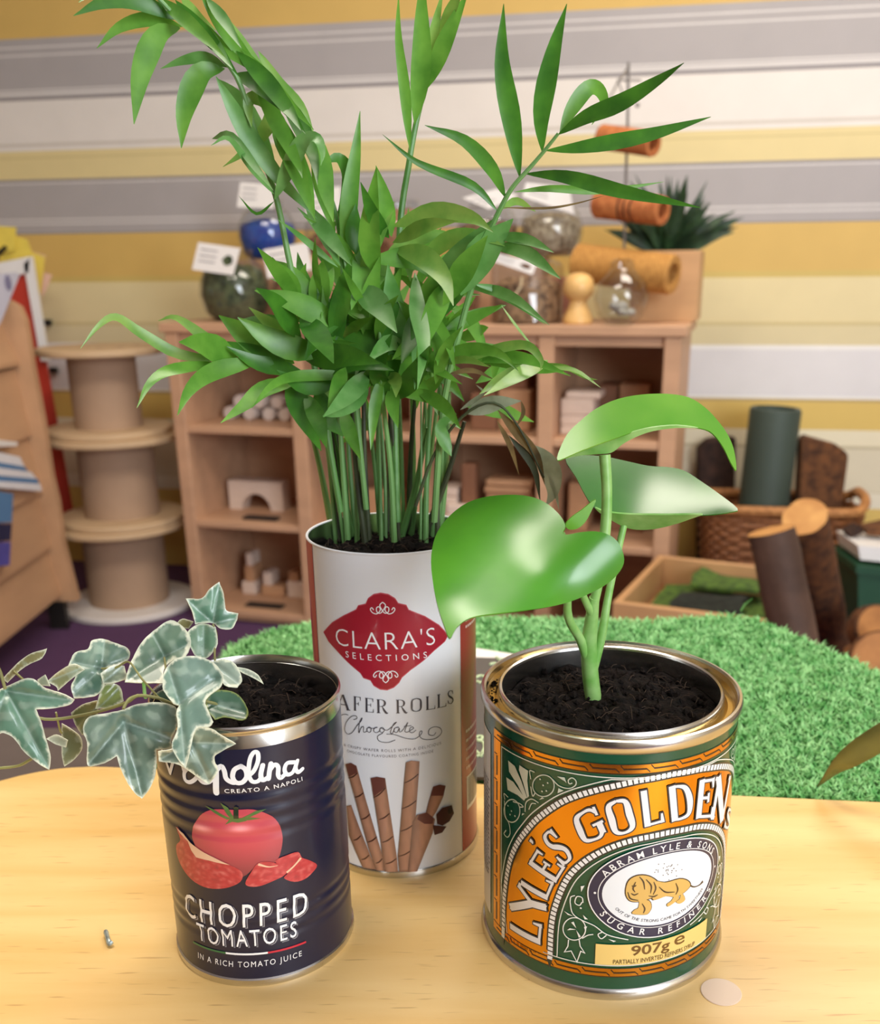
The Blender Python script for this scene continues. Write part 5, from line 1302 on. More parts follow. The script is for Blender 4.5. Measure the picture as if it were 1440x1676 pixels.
    # arch lettering
    LET = [('L', [(278, 1388), (288, 1285), (156, 1232), (148, 1310)]), ('Y', [(286, 1258), (326, 1158), (190, 1098), (146, 1222)]), ('L', [(302, 1192), (340, 1100), (218, 1046), (190, 1120)]), ('E', [(340, 1112), (388, 1033), (268, 952), (222, 1030)]), ("'", [(275, 970), (292, 948), (248, 898), (224, 930)]),
           ('S', [(378, 1036), (430, 985), (332, 858), (276, 902)]), ('G', [(455, 942), (578, 888), (522, 760), (404, 815)]), ('O', [(588, 905), (706, 868), (664, 718), (544, 755)]), ('L', [(715, 862), (812, 836), (788, 683), (700, 705)]), ('D', [(830, 836), (946, 812), (926, 662), (820, 684)]), ('E', [(936, 820), (1022, 816), (1032, 643), (956, 654)]), ('N', [(1004, 822), (1072, 834), (1106, 634), (1030, 640)])]
    for grow, col, lay, nm in ((.0011, srgb(50, 46, 52), 4, 'arch_lettering_outline'), (0, srgb(240, 240, 246), 5, 'arch_lettering')):
        S = []
        for ch, q in LET: S += serif_glyph(ch, c(q), .20, .085, .10, grow)
        for ch, q in (('S', [(1066, 862), (1092, 868), (1106, 790), (1086, 770)]),): S += serif_glyph(ch, c(q), .20, .085, .10, grow)
        decal(nm, T, S, col, lay, t)
    # upper left ornament, mirrored on the right
    orn = []
    ow = .00042
    flip = lambda sh: [([mir(v) for v in vs], fs) for vs, fs in sh]
    for q in ([(280, 420), (350, 480), (420, 640), (482, 820), (456, 830), (380, 680), (290, 540)], [(400, 470), (492, 530), (484, 640), (502, 800), (486, 820), (440, 660), (395, 520)], [(260, 600), (335, 650), (400, 740), (462, 830), (450, 850), (380, 790), (275, 735)], [(800, 590), (880, 600), (900, 660), (880, 640)], [(805, 770), (815, 715), (870, 742)], [(430, 985), (455, 990), (425, 1010)], [(610, 840), (640, 812), (665, 825)]): orn.append(poly(ii(q)))
    circ = lambda cx, cy, rx, ry: [(cx+rx*math.cos(2*PI*i/24), cy+ry*math.sin(2*PI*i/24)) for i in range(25)]
    for q in (circ(655, 690, 115, 115), circ(320, 960, 85, 122), [(460, 970), (470, 872), (530, 832), (602, 872)], [(500, 945), (530, 882), (575, 882)], [(750, 620), (820, 690), (920, 718), (990, 690), (1002, 640), (960, 605), (920, 630), (930, 668), (962, 660)], [(240, 850), (250, 1010), (290, 1100), (300, 1200), (272, 1242), (236, 1205), (258, 1168)], [(520, 620), (510, 530), (560, 545)], [(245, 840), (236, 775), (280, 815)], [(520, 700), (540, 800), (565, 770)], [(330, 860), (400, 880), (440, 915), (400, 920)]): orn += stroke(ii(q), ow)
    for q in ((652, 685), (620, 620), (700, 660), (686, 745), (640, 750), (315, 962), (278, 905), (352, 1015), (300, 1000)): orn.append(disc(T.uv(*I_(*q)), .00036, 8))
    decal('corner_ornament', T, orn, srgb(206, 214, 200), 3, t); decal('corner_ornament', T, flip(orn), srgb(206, 214, 200), 3, t)
    # lower ornaments
    orn = []
    for q in (circ(145, 765, 88, 88), [(205, 555), (185, 580), (150, 560), (165, 512), (205, 520), (212, 560)], [(112, 555), (130, 640), (190, 690), (300, 740), (400, 810), (565, 850)], [(395, 815), (355, 842), (330, 810), (365, 788)], [(100, 850), (95, 900), (68, 946), (120, 938), (165, 1025), (195, 940), (226, 955), (190, 900), (182, 850)], [(205, 840), (250, 815), (292, 808)], [(112, 555), (118, 515), (150, 503)]): orn += stroke(j(q), ow, smooth=len(q) != 9)
    for q in ([(120, 715), (140, 708), (160, 760)], [(88, 775), (110, 760), (158, 770)], [(160, 775), (195, 825), (180, 835)], [(195, 430), (225, 425), (198, 475)], [(212, 655), (250, 690), (225, 690)], [(220, 750), (245, 745), (230, 780)], [(65, 625), (90, 640), (135, 665), (95, 655)], [(410, 845), (470, 860), (450, 868)]): orn.append(poly(j(q)))
    orn.append(disc(T.uv(*J_(195, 602)), .0004, 8))
    decal('lower_ornament', T, orn, srgb(236, 240, 236), 3, t); decal('lower_ornament', T, flip(orn), srgb(236, 240, 236), 3, t)
    # lion oval
    ztp, zbt = T.uv(*J_(790, 92))[1], T.uv(*J_(700, 838))[1]; ul = T.uv(*J_(250, 505))[0]; zc = (ztp+zbt)/2; b = (ztp-zbt)/2; a = uc-ul
    ul2 = T.uv(*J_(360, 500))[0]; a2 = uc-ul2; b2 = b*.745
    el = lambda A, B, n=72: [(uc+A*math.cos(2*PI*i/n), zc+B*math.sin(2*PI*i/n)) for i in range(n)]
    loop = lambda P: P+[P[0]]
    decal('oval_ring', T, [poly(el(a, b))], srgb(42, 42, 72), 4, t)
    decal('oval_centre', T, [poly(el(a2, b2))], srgb(232, 238, 246), 5, t)
    decal('oval_lines', T, stroke(loop(el(a, b)), .00045, False)+stroke(loop(el(a2*1.06, b2*1.05)), .0003, False), WHITE, 6, t)
    am, bm_ = (a+a2)/2, (b+b2)/2; hl = (b-b2)*.52
    arc = lambda A, B, d0, d1, n=40: [(uc+A*math.cos(math.radians(d0+(d1-d0)*i/n)), zc+B*math.sin(math.radians(d0+(d1-d0)*i/n))) for i in range(n+1)]
    decal('oval_lettering', T, text_path('ABRAM LYLE & SONS', arc(a2+(a-a2)*.25, b2+(b-b2)*.25, 155, 25), hl, .012)+text_path('SUGAR REFINERS', arc(a2+(a-a2)*.78, b2+(b-b2)*.78, 208, 332), hl, .012)+[disc((uc-am, zc), .0005, 8), disc((uc+am, zc), .0005, 8)], WHITE, 6, t)
    decal('oval_motto', T, text_path('OUT OF THE STRONG CAME FORTH SWEETNESS', arc(a2*.9, b2*.9, 208, 332), .00125), srgb(70, 70, 84), 6, t)
    LION, OUT = srgb(216, 176, 98), srgb(72, 52, 34)
    body = [[(545, 480), (556, 405), (590, 362), (650, 340), (720, 346), (780, 382), (802, 430), (782, 490), (700, 532), (620, 546), (570, 532)], [(770, 392), (850, 396), (960, 368), (1022, 384), (1042, 420), (1012, 460), (970, 492), (930, 512), (860, 502), (800, 524), (750, 522)], [(655, 530), (725, 540), (742, 590), (722, 632), (690, 648), (595, 640), (612, 610), (642, 592)], [(930, 488), (955, 520), (922, 552), (872, 584), (862, 565), (895, 540)], [(975, 478), (1003, 530), (962, 562), (932, 548), (960, 525)]]
    decal('lion_outline', T, [poly([(p[0]+(p[0]-q0[0])*.07, p[1]+(p[1]-q0[1])*.07) for p in q for q0 in [(sum(x[0] for x in q)/len(q), sum(x[1] for x in q)/len(q))]]) for q in [crom_closed(j(b_), 3) for b_ in body]]+stroke(j([(1015, 400), (1065, 432), (1112, 420), (1142, 390)]), [.0009, .0006, .0005, .0012]), OUT, 6, t)
    decal('lion_body', T, [poly(crom_closed(j(b_), 3)) for b_ in body], LION, 7, t)
    S = []
    for q in ([(560, 470), (580, 520), (640, 535)], [(700, 370), (740, 420), (735, 480)], [(650, 350), (680, 390), (690, 450)], [(760, 390), (775, 440), (755, 490)], [(800, 430), (850, 470), (920, 470)], [(930, 400), (945, 450), (930, 490)], [(590, 420), (610, 425), (625, 415)], [(585, 480), (610, 492), (640, 480)], [(670, 560), (690, 600), (680, 635)], [(620, 390), (600, 440), (615, 470)], [(720, 500), (760, 505), (790, 490)]): S += stroke(j(q), [.0003, .0006, .0003])
    decal('lion_drawing_lines', T, S, OUT, 8, t)
    rnd = random.Random(1); S = [disc(T.uv(*J_(rnd.gauss(860, 60), rnd.gauss(300, 32))), .00022, 6) for _ in range(30)]
    decal('bee_dots', T, S, srgb(90, 80, 70), 6, t)
    # weight panel
    p0, p1 = T.uv(*J_(312, 880)), T.uv(*J_(306, 1040)); u1 = T.uv(*J_(1172, 760))[0]
    decal('weight_panel', T, [rect(p0[0], p1[1], u1, p0[1])], srgb(236, 204, 124), 4, t)
    zw0, zw1 = p1[1]+(p0[1]-p1[1])*.38, p1[1]+(p0[1]-p1[1])*.93
    a0, a1 = T.uv(*J_(588, 930))[0], T.uv(*J_(886, 890))[0]
    decal('weight_lettering', T, [text_quad('907g', [(a0, zw0-.0008), (a1, zw0-.0008), (a1, zw1), (a0, zw1)], .016)]+[text_quad('e', [(T.uv(*J_(922, 860))[0], zw0+.0012), (T.uv(*J_(1000, 860))[0], zw0+.0012), (T.uv(*J_(1000, 860))[0], zw1), (T.uv(*J_(922, 860))[0], zw1)], .004)], srgb(112, 78, 30), 5, t)
    a0, a1 = T.uv(*J_(446, 1020))[0], T.uv(*J_(1078, 885))[0]; h0 = p1[1]+(p0[1]-p1[1])*.07
    decal('weight_small_print', T, [text_quad('PARTIALLY INVERTED REFINERS SYRUP', [(a0, h0), (a1, h0), (a1, h0+.0020), (a0, h0+.0020)], .006)], srgb(96, 70, 30), 5, t)
    return T
LYL = syrup_tin()

# ================================================================== plants
def soft_outline(o, n=4, sharp=-.15):
    """round the gentle bends of a lobed outline, keep its tips and notches pointed, add a slightly wavy margin"""
    P = [Vector(p) for p in o]; L = len(P); out = []; rnd = random.Random(int(P[0].x*7))
    def corner(i):
        a = (P[i]-P[i-1]).normalized(); b = (P[(i+1) % L]-P[i]).normalized(); return a.dot(b) < .45
    for i in range(L):
        a, b, c, d = P[i-1], P[i], P[(i+1) % L], P[(i+2) % L]
        if corner(i): a = b*2-c
        if corner((i+1) % L): d = c*2-b
        for k in range(n):
            t = k/n; q = .5*((2*b)+(c-a)*t+(2*a-5*b+4*c-d)*t*t+(3*b-a-3*c+d)*t**3)
            if k: q += Vector((rnd.uniform(-.35, .35), rnd.uniform(-.35, .35)))
            out.append(q)
    return out
def px_leaf(name, outline, Yf, m, parent, step=5.0, thick=.0006, tint=None, veins=None, smooth_n=3, rimw=7.0, cols=None):
    """broad leaf: traced blade outline filled with a fine mesh, bent in depth by Yf(px, py), with real thickness"""
    out = [tuple(p) for p in (crom_closed(outline, smooth_n) if smooth_n > 1 else soft_outline(outline))]
    xs = [p[0] for p in out]; ys = [p[1] for p in out]
    n = len(out); pts = [Vector(p) for p in out]; edges = [(i, (i+1) % n) for i in range(n)]
    def dist(x, y):
        best = 1e9; ins = False; jx = n-1
        for i in range(n):
            x1, y1 = out[jx]; x2, y2 = out[i]
            if (y2 > y) != (y1 > y) and x < (x1-x2)*(y-y2)/(y1-y2)+x2: ins = not ins
            dx, dy = x2-x1, y2-y1; L = dx*dx+dy*dy; t = max(0, min(1, ((x-x1)*dx+(y-y1)*dy)/L)) if L > 0 else 0
            d = (x-x1-t*dx)**2+(y-y1-t*dy)**2
            if d < best: best = d
            jx = i
        return math.sqrt(best), ins
    y = min(ys)+step*.5; row = 0
    while y < max(ys):
        x = min(xs)+(step*.5 if row % 2 else 0)
        while x < max(xs):
            d, ins = dist(x, y)
            if ins and d > step*.45: pts.append(Vector((x, y)))
            x += step
        y += step*.87; row += 1
    for a, b in veins or []:
        L = math.hypot(b[0]-a[0], b[1]-a[1]); q = int(L/2.5)
        for i in range(1, q):
            x, y = a[0]+(b[0]-a[0])*i/q, a[1]+(b[1]-a[1])*i/q; dd, ins = dist(x, y)
            if ins and dd > 1.0: pts.append(Vector((x, y)))
    v2, e2, f2, *_ = delaunay_2d_cdt(pts, edges, [], 1, 1e-4)
    vs = [aty(p.x, p.y, Yf(p.x, p.y)) for p in v2]
    me = bpy.data.meshes.new(name); me.from_pydata(vs, [], [tuple(f) for f in f2]); me.update()
    bm = bmesh.new(); bm.from_mesh(me)
    for f in bm.faces: f.normal_update()
    s = sum(f.normal.dot(CAM-f.calc_center_median())*f.calc_area() for f in bm.faces)
    bmesh.ops.recalc_face_normals(bm, faces=bm.faces[:])
    s = sum(f.normal.dot(CAM-f.calc_center_median())*f.calc_area() for f in bm.faces)
    if s < 0: bmesh.ops.reverse_faces(bm, faces=bm.faces[:])
    bm.to_mesh(me); bm.free()
    if cols:
        at = me.attributes.new('tint', 'FLOAT_COLOR', 'POINT')
        for i, p in enumerate(v2):
            d, _ = dist(p.x, p.y); vd = 1e9
            for a, b in veins or []:
                dx, dy = b[0]-a[0], b[1]-a[1]; L = dx*dx+dy*dy; t = max(0, min(1, ((p.x-a[0])*dx+(p.y-a[1])*dy)/L)); vd = min(vd, math.hypot(p.x-a[0]-t*dx, p.y-a[1]-t*dy))
            at.data[i].color = cols(d, vd, p.x, p.y)
    me.shade_smooth(); me.materials.append(MATS[m])
    o = bpy.data.objects.new(name, me); C.objects.link(o); par(o, parent)
    sm = o.modifiers.new('thickness', 'SOLIDIFY'); sm.thickness = thick; sm.offset = -1
    es = o.modifiers.new('crisp_edge', 'EDGE_SPLIT'); es.split_angle = math.radians(50)
    return o

# ------------------------------------------------------------------ heart leaf plant in the syrup tin
def heart_plant():
    E_ = Z(680, 620, 2.571); e = lambda pts: [E_(*p) for p in pts]
    b = atz(*E_(752, 1365), .1035)
    t = thing('heart_leaf_plant', 'young plant with three large glossy heart shaped leaves in the syrup tin', 'plant', b)
    Yb = b.y
    def tube(pts, Ys, rs, name, m='philo_stem'):
        P = [aty(*E_(*p), y) for p, y in zip(pts, Ys)]; n = 5
        Q = crom(P, n); W = [q[0] for q in crom([(r, 0) for r in rs], n)] if len(rs) > 2 else [rs[0]+(rs[1]-rs[0])*i/n for i in range(n+1)]
        return MB().tube(Q, [w/2.571/F_PX*.39 for w in W], 12).build(name, m, t)
    tube([(752, 1372), (735, 1240), (730, 1120), (742, 1000), (752, 920)], [Yb, Yb-.001, Yb-.002, Yb-.004, Yb-.006], [36, 36, 34, 28, 22], 'stem')
    tube([(732, 1215), (694, 1100), (655, 1035), (640, 985), (640, 930)], [Yb-.001, Yb-.005, Yb-.010, Yb-.013, Yb-.015], [18, 20, 18, 18, 16], 'side_stem')
    tube([(742, 1240), (783, 1080), (808, 930), (835, 800), (880, 600)], [Yb-.001, Yb, Yb+.002, Yb+.008, Yb+.016], [22, 20, 17, 16, 15], 'leaf_stalk')
    tube([(752, 940), (775, 820), (798, 640), (805, 480), (796, 320)], [Yb-.006, Yb-.005, Yb-.002, Yb, Yb+.002], [20, 22, 23, 22, 24], 'leaf_stalk')
    tube([(745, 1000), (700, 900), (650, 760), (618, 652)], [Yb-.004, Yb-.012, Yb-.018, Yb-.021], [16, 15, 13, 12], 'leaf_stalk')
    # front heart leaf
    def mid(p, a, b_):
        dx, dy = b_[0]-a[0], b_[1]-a[1]; L = math.hypot(dx, dy); return (-(p[0]-a[0])*dy+(p[1]-a[1])*dx)/L, ((p[0]-a[0])*dx+(p[1]-a[1])*dy)/L
    A, B = E_(620, 650), E_(145, 1092)
    def Y1(x, y):
        s, l = mid((x, y), A, B)
        return Yb-.022-(y-A[1])*.00026+.000009*0+.0000012*s*s*1.0-.00000055*(l-90)**2*1.0+.0006*math.exp(-(s/30)**2)+.0014*math.sin(x*.03+1)*math.cos(y*.028)
    px_leaf('heart_leaf', e([(145, 1092), (122, 1040), (95, 960), (75, 870), (65, 770), (75, 690), (100, 630), (150, 570), (220, 520), (310, 494), (420, 488), (500, 500), (560, 530), (608, 575), (630, 618), (618, 650), (642, 655), (690, 646), (760, 642), (820, 660), (860, 700), (878, 760), (860, 810), (810, 860), (740, 900), (650, 938), (560, 960), (450, 975), (350, 986), (262, 997), (212, 1014), (172, 1048)]), Y1, 'philo', t, thick=.0005)
    # top arching leaf seen from the side: upper face and turned under edge
    def Y2(x, y): 
        ex, ey = (x-680)*2.571, (y-620)*2.571
        return Yb+.004-(ey-190)*.00010+.000000035*(ex-850)**2
    px_leaf('heart_leaf', e([(597, 342), (605, 300), (640, 230), (690, 180), (760, 125), (850, 85), (950, 66), (1060, 63), (1150, 78), (1215, 118), (1265, 168), (1312, 232), (1340, 300), (1350, 385), (1325, 350), (1296, 290), (1250, 230), (1200, 208), (1100, 196), (1000, 204), (920, 222), (850, 246), (760, 278), (690, 305), (640, 327)]), Y2, 'philo_light', t, thick=.0005)
    def Y2b(x, y):
        ex, ey = (x-680)*2.571, (y-620)*2.571
        return Yb+.0005+(ey-230)*.00003+.000000035*(ex-850)**2
    px_leaf('leaf_underside', e([(599, 341), (640, 327), (690, 305), (760, 278), (850, 246), (920, 222), (1000, 204), (1100, 196), (1190, 207), (1100, 207), (1000, 220), (925, 246), (872, 275), (838, 303), (812, 314), (760, 318), (690, 324), (640, 335)]), Y2b, 'philo_stem', t, thick=.0007, step=4)
    # right leaf behind the stalk
    def Y3(x, y):
        ex, ey = (x-680)*2.571, (y-620)*2.571
        return Yb+.020-(ey-470)*.00013+.0000001*(ey-450)**2-.000018*(ex-900)+.004*math.sin((ex-700)*.006)
    px_leaf('heart_leaf', e([(630, 335), (700, 322), (790, 326), (870, 342), (980, 366), (1060, 371), (1130, 386), (1200, 430), (1280, 486), (1355, 546), (1328, 560), (1260, 570), (1180, 574), (1060, 574), (900, 572), (800, 560), (752, 540), (715, 490), (676, 415)]), Y3, 'philo_deep', t, thick=.0005)
    def Y3b(x, y):
        ex, ey = (x-680)*2.571, (y-620)*2.571
        return Yb+.008+(ey-570)*.00012-.000018*(ex-900)
    px_leaf('leaf_underside', e([(755, 544), (800, 560), (900, 571), (1060, 573), (1200, 572), (1180, 582), (1100, 610), (1020, 630), (950, 636), (890, 628), (835, 602), (785, 572)]), Y3b, 'philo_stem', t, thick=.0007, step=4)
    px_leaf('young_leaf', e([(632, 612), (660, 580), (700, 552), (758, 508), (742, 552), (715, 602), (682, 630), (645, 634)]), lambda x, y: Yb-.016+(x-950)*.00006, 'philo_light', t, thick=.0007, step=4)
heart_plant()

# ------------------------------------------------------------------ ivy in the tomato tin
def ivy():
    D_ = Z(0, 940, 3.273); d = lambda pts: [D_(*p) for p in pts]
    base = Vector((NAP.x-.012, NAP.y-.004, NAP.H-.012))
    t = thing('ivy_plant', 'trailing variegated ivy hanging over the left of the tomato tin', 'plant', base)
    def colf(c_in, c_mid, rim=(226, 228, 208), rw=3.0, seed=0, vein=(176, 196, 184)):
        ci, cm, cr, cv, cp = srgb(*c_in), srgb(*c_mid), srgb(*rim), srgb(*vein), srgb(176, 194, 176)
        def f(dd, vd, x, y):
            nn = noise.noise((x*.03+seed, y*.03, seed)); n2 = noise.noise((x*.09, y*.09+seed, 3))
            k = max(0, min(1, .5+.9*nn)); col = [ci[q]*(1-k)+cm[q]*k for q in range(3)]
            n3 = noise.noise((x*.055+seed*3, y*.055, 8)); g = max(0, min(1, (n3-.12)*5))*.38; col = [col[q]*(1-g)+cp[q]*g for q in range(3)]
            n4 = noise.noise((x*.05+seed*5, y*.05, 2)); g = max(0, min(1, (n4-.15)*5))*.30; col = [col[q]*(1-g)+.6*col[q]*g for q in range(3)]
            r = max(0, min(1, (rw*.62*(1+1.1*n2)-dd)/1.6+.35)); col = [col[q]*(1-r)+cr[q]*r for q in range(3)]
            v = max(0, 1-vd/2.0)*.55; col = [col[q]*(1-v)+cv[q]*v for q in range(3)]
            return (col[0], col[1], col[2], 1)
        return f
    def leaf(o, Y, ty, tx, c1, c2, veins=(), cup=0, seed=0, rw=4.5, rim=(222, 226, 202), name='ivy_leaf'):
        P = d(o); cx = sum(p[0] for p in P)/len(P); cy = sum(p[1] for p in P)/len(P); V = [(D_(*a), D_(*b)) for a, b in veins]
        def Yf(x, y):
            q = Y+(y-cy)*ty+(x-cx)*tx+cup*((x-cx)**2+(y-cy)**2)+.0018*noise.noise((x*.022+seed, y*.022, seed))
            for a, b in V:
                dx, dy = b[0]-a[0], b[1]-a[1]; L = dx*dx+dy*dy; tt = max(0, min(1, ((x-a[0])*dx+(y-a[1])*dy)/L)); vd = math.hypot(x-a[0]-tt*dx, y-a[1]-tt*dy)
                q += .0012*math.exp(-(vd/7)**2)
            return q
        return px_leaf(name, P, Yf, 'ivy_leaf', t, step=3.2, thick=.0004, veins=V, cols=colf([int(q*.82) for q in c1], [int(q*.86) for q in c2], seed=seed, rw=rw, rim=rim), smooth_n=1)
    BG, GG, GB, OL, PG = (116, 162, 152), (146, 186, 168), (108, 140, 142), (128, 140, 92), (142, 176, 146)
    yb = .345
    # back row
    leaf([(995, 130), (1080, 128), (1120, 80), (1175, 40), (1195, 100), (1205, 160), (1215, 195), (1275, 210), (1265, 250), (1240, 292), (1180, 290), (1140, 262), (1080, 260), (1045, 268), (1030, 200)], .380, -.00008, .00003, (104, 156, 126), (132, 178, 148), [((1140, 262), (1175, 50)), ((1140, 262), (1005, 140)), ((1140, 262), (1260, 240))], seed=1, rw=3)
    leaf([(1010, 300), (1080, 262), (1155, 282), (1165, 370), (1130, 430), (1090, 452), (1040, 430), (1010, 350)], .376, -.00012, 0, (120, 168, 132), PG, [((1090, 440), (1090, 270))], seed=2)
    leaf([(945, 262), (975, 240), (1035, 255), (1010, 292), (970, 285)], .384, 0, 0, (190, 186, 130), (170, 168, 110), seed=3, rw=2)
    leaf([(670, 575), (690, 500), (720, 430), (770, 350), (840, 290), (912, 245), (980, 280), (1018, 340), (1012, 400), (980, 450), (930, 458), (882, 500), (872, 582), (780, 582)], .366, -.0002, .00002, (104, 142, 118), (136, 166, 140), [((880, 440), (810, 310)), ((880, 440), (690, 560)), ((880, 440), (1000, 380))], seed=4, rw=7, cup=-.0000008)
    leaf([(365, 490), (400, 420), (470, 400), (490, 355), (550, 345), (610, 365), (682, 395), (694, 440), (660, 480), (600, 495), (560, 510), (560, 590), (520, 645), (460, 660), (395, 662), (380, 600), (405, 540)], .362, -.00015, .00002, (88, 128, 108), (146, 176, 156), [((545, 500), (560, 350)), ((545, 500), (380, 470)), ((545, 500), (690, 440)), ((545, 500), (400, 640))], seed=5, rw=5)
    leaf([(538, 530), (600, 492), (665, 490), (682, 560), (610, 582), (552, 588)], .358, -.0001, 0, (148, 168, 140), (176, 188, 160), [((545, 580), (665, 495))], seed=6, rw=4)
    leaf([(510, 722), (540, 622), (580, 585), (640, 600), (662, 680), (600, 712)], .357, -.0001, 0, (142, 164, 84), (170, 188, 112), [((530, 715), (640, 610))], seed=7, rw=4)
    leaf([(15, 560), (80, 490), (150, 432), (252, 398), (225, 450), (150, 487), (100, 522), (40, 582)], .362, 0, .00004, (168, 160, 112), (150, 148, 98), seed=8, rw=2)
    leaf([(250, 575), (330, 512), (400, 482), (452, 510), (382, 562), (310, 625), (298, 600)], .357, 0, 0, (160, 170, 116), (190, 190, 150), [((255, 575), (430, 505))], seed=9, rw=3)
    leaf([(200, 565), (240, 538), (268, 600), (210, 595)], .352, 0, 0, (170, 196, 170), (190, 206, 180), seed=10, rw=2)
    leaf([(380, 742), (440, 700), (520, 678), (522, 735), (500, 800), (440, 862), (402, 805)], .362, 0, 0, (124, 134, 84), (140, 150, 100), [((520, 700), (430, 850))], seed=11, rw=2)
    leaf([(330, 800), (420, 860), (440, 930), (400, 990), (345, 1030), (330, 960)], .366, 0, 0, (124, 134, 94), (142, 150, 112), seed=12, rw=2)
    leaf([(248, 882), (300, 860), (362, 890), (352, 928), (300, 912)], .352, 0, 0, (200, 212, 180), (216, 222, 196), seed=13, rw=3)
    leaf([(820, 645), (882, 622), (962, 690), (885, 695)], .35, 0, 0, (110, 152, 130), BG, seed=14, rw=2)
    # leaves over the soil
    leaf([(1110, 660), (1170, 620), (1260, 635), (1312, 690), (1326, 750), (1295, 782), (1210, 765), (1150, 778), (1110, 720)], .353, -.0002, 0, (92, 132, 104), (80, 116, 92), [((1120, 690), (1310, 740))], seed=15, rw=2, rim=(150, 162, 90))
    leaf([(1130, 470), (1200, 452), (1262, 482), (1296, 560), (1272, 604), (1210, 597), (1180, 560)], .350, -.0002, 0, (148, 178, 156), (196, 210, 194), [((1140, 480), (1280, 590))], seed=16, rw=5)
    leaf([(1258, 495), (1330, 508), (1384, 540), (1412, 588), (1350, 552), (1290, 522)], .352, -.0002, 0, (130, 152, 128), (180, 188, 170), seed=17, rw=2)
    # front leaves
    leaf([(1060, 820), (1130, 828), (1182, 862), (1262, 910), (1160, 965), (1150, 1000), (1168, 1055), (1120, 1126), (1050, 1082), (960, 1022), (852, 1002), (846, 950), (930, 935), (1000, 890)], .3262, .00002, .00002, (112, 140, 122), (140, 164, 146), [((1020, 900), (1250, 910)), ((1020, 900), (1120, 1115)), ((1020, 900), (860, 990))], seed=18)
    leaf([(450, 800), (480, 762), (560, 746), (650, 728), (720, 700), (800, 688), (870, 690), (940, 710), (952, 760), (945, 820), (918, 880), (922, 936), (838, 940), (838, 1000), (830, 1080), (800, 1152), (760, 1202), (720, 1170), (680, 1112), (642, 1032), (626, 974), (560, 1012), (482, 1030), (466, 1010), (466, 900), (446, 850)], .333, -.00006, .00002, (108, 140, 124), (134, 160, 140), [((662, 790), (762, 1195)), ((662, 790), (475, 1015)), ((662, 790), (925, 880))], seed=19, rw=4)
    leaf([(870, 600), (880, 520), (930, 460), (1000, 438), (1080, 445), (1152, 480), (1192, 545), (1182, 600), (1130, 642), (1100, 680), (1112, 722), (1142, 790), (1120, 816), (1060, 820), (1040, 850), (1020, 930), (992, 1036), (960, 1000), (920, 920), (952, 820), (945, 740), (958, 700), (930, 690), (890, 645)], .3302, -.00016, .00002, (116, 152, 134), (146, 178, 158), [((960, 690), (1150, 560)), ((960, 690), (990, 1020)), ((960, 690), (900, 500))], seed=20, rw=5)
    leaf([(20, 612), (110, 566), (180, 560), (242, 610), (330, 640), (396, 672), (370, 697), (300, 716), (230, 722), (192, 722), (216, 782), (236, 850), (266, 960), (262, 1046), (200, 1010), (130, 952), (75, 880), (20, 850), (-20, 862), (-70, 800), (-50, 700), (-20, 630)], .328, -.00008, .00001, (108, 156, 128), (138, 180, 152), [((32, 625), (260, 1035)), ((32, 625), (380, 675)), ((32, 625), (-40, 830))], seed=21, rw=4)
    def st(pts, Y, w, nm='vine', m='ivy_stem'):
        P = crom([aty(*D_(*p), y) for p, y in zip(pts, Y)], 5); MB().tube(P, w/3.273/F_PX*.36/2, 8).build(nm, m, t)
    st([(1180, 700), (1080, 680), (960, 702), (850, 664), (740, 650), (670, 690), (480, 746), (240, 776), (60, 700)], [.356, .352, .346, .345, .344, .344, .344, .343, .34], 18)
    st([(660, 720), (690, 670), (740, 648)], [.336, .340, .344], 18, 'leaf_stalk')
    st([(-30, 470), (0, 520), (28, 615)], [.33, .33, .329], 18)
    st([(-60, 1050), (0, 1038), (100, 1025), (175, 985)], [.37, .37, .37, .368], 18)
    st([(75, 520), (120, 560), (160, 600)], [.361, .358, .35], 14, 'leaf_stalk')
    st([(770, 580), (775, 640), (780, 660)], [.352, .348, .345], 20, 'leaf_stalk', 'philo_stem')
    st([(300, 740), (320, 830), (330, 850)], [.345, .35, .352], 12, 'leaf_stalk')
    st([(545, 505), (620, 500), (690, 470), (760, 560), (850, 660)], [.362, .360, .358, .350, .346], 12, 'leaf_stalk')
    st([(1140, 265), (1160, 330), (1150, 440), (1180, 690)], [.380, .378, .372, .358], 14, 'leaf_stalk')
    st([(880, 445), (900, 560), (960, 690)], [.366, .356, .347], 12, 'leaf_stalk')
nmat('ivy_stem', srgb(150, 150, 88), .5, base2=srgb(120, 116, 74), noise_scale=60)
ivy()

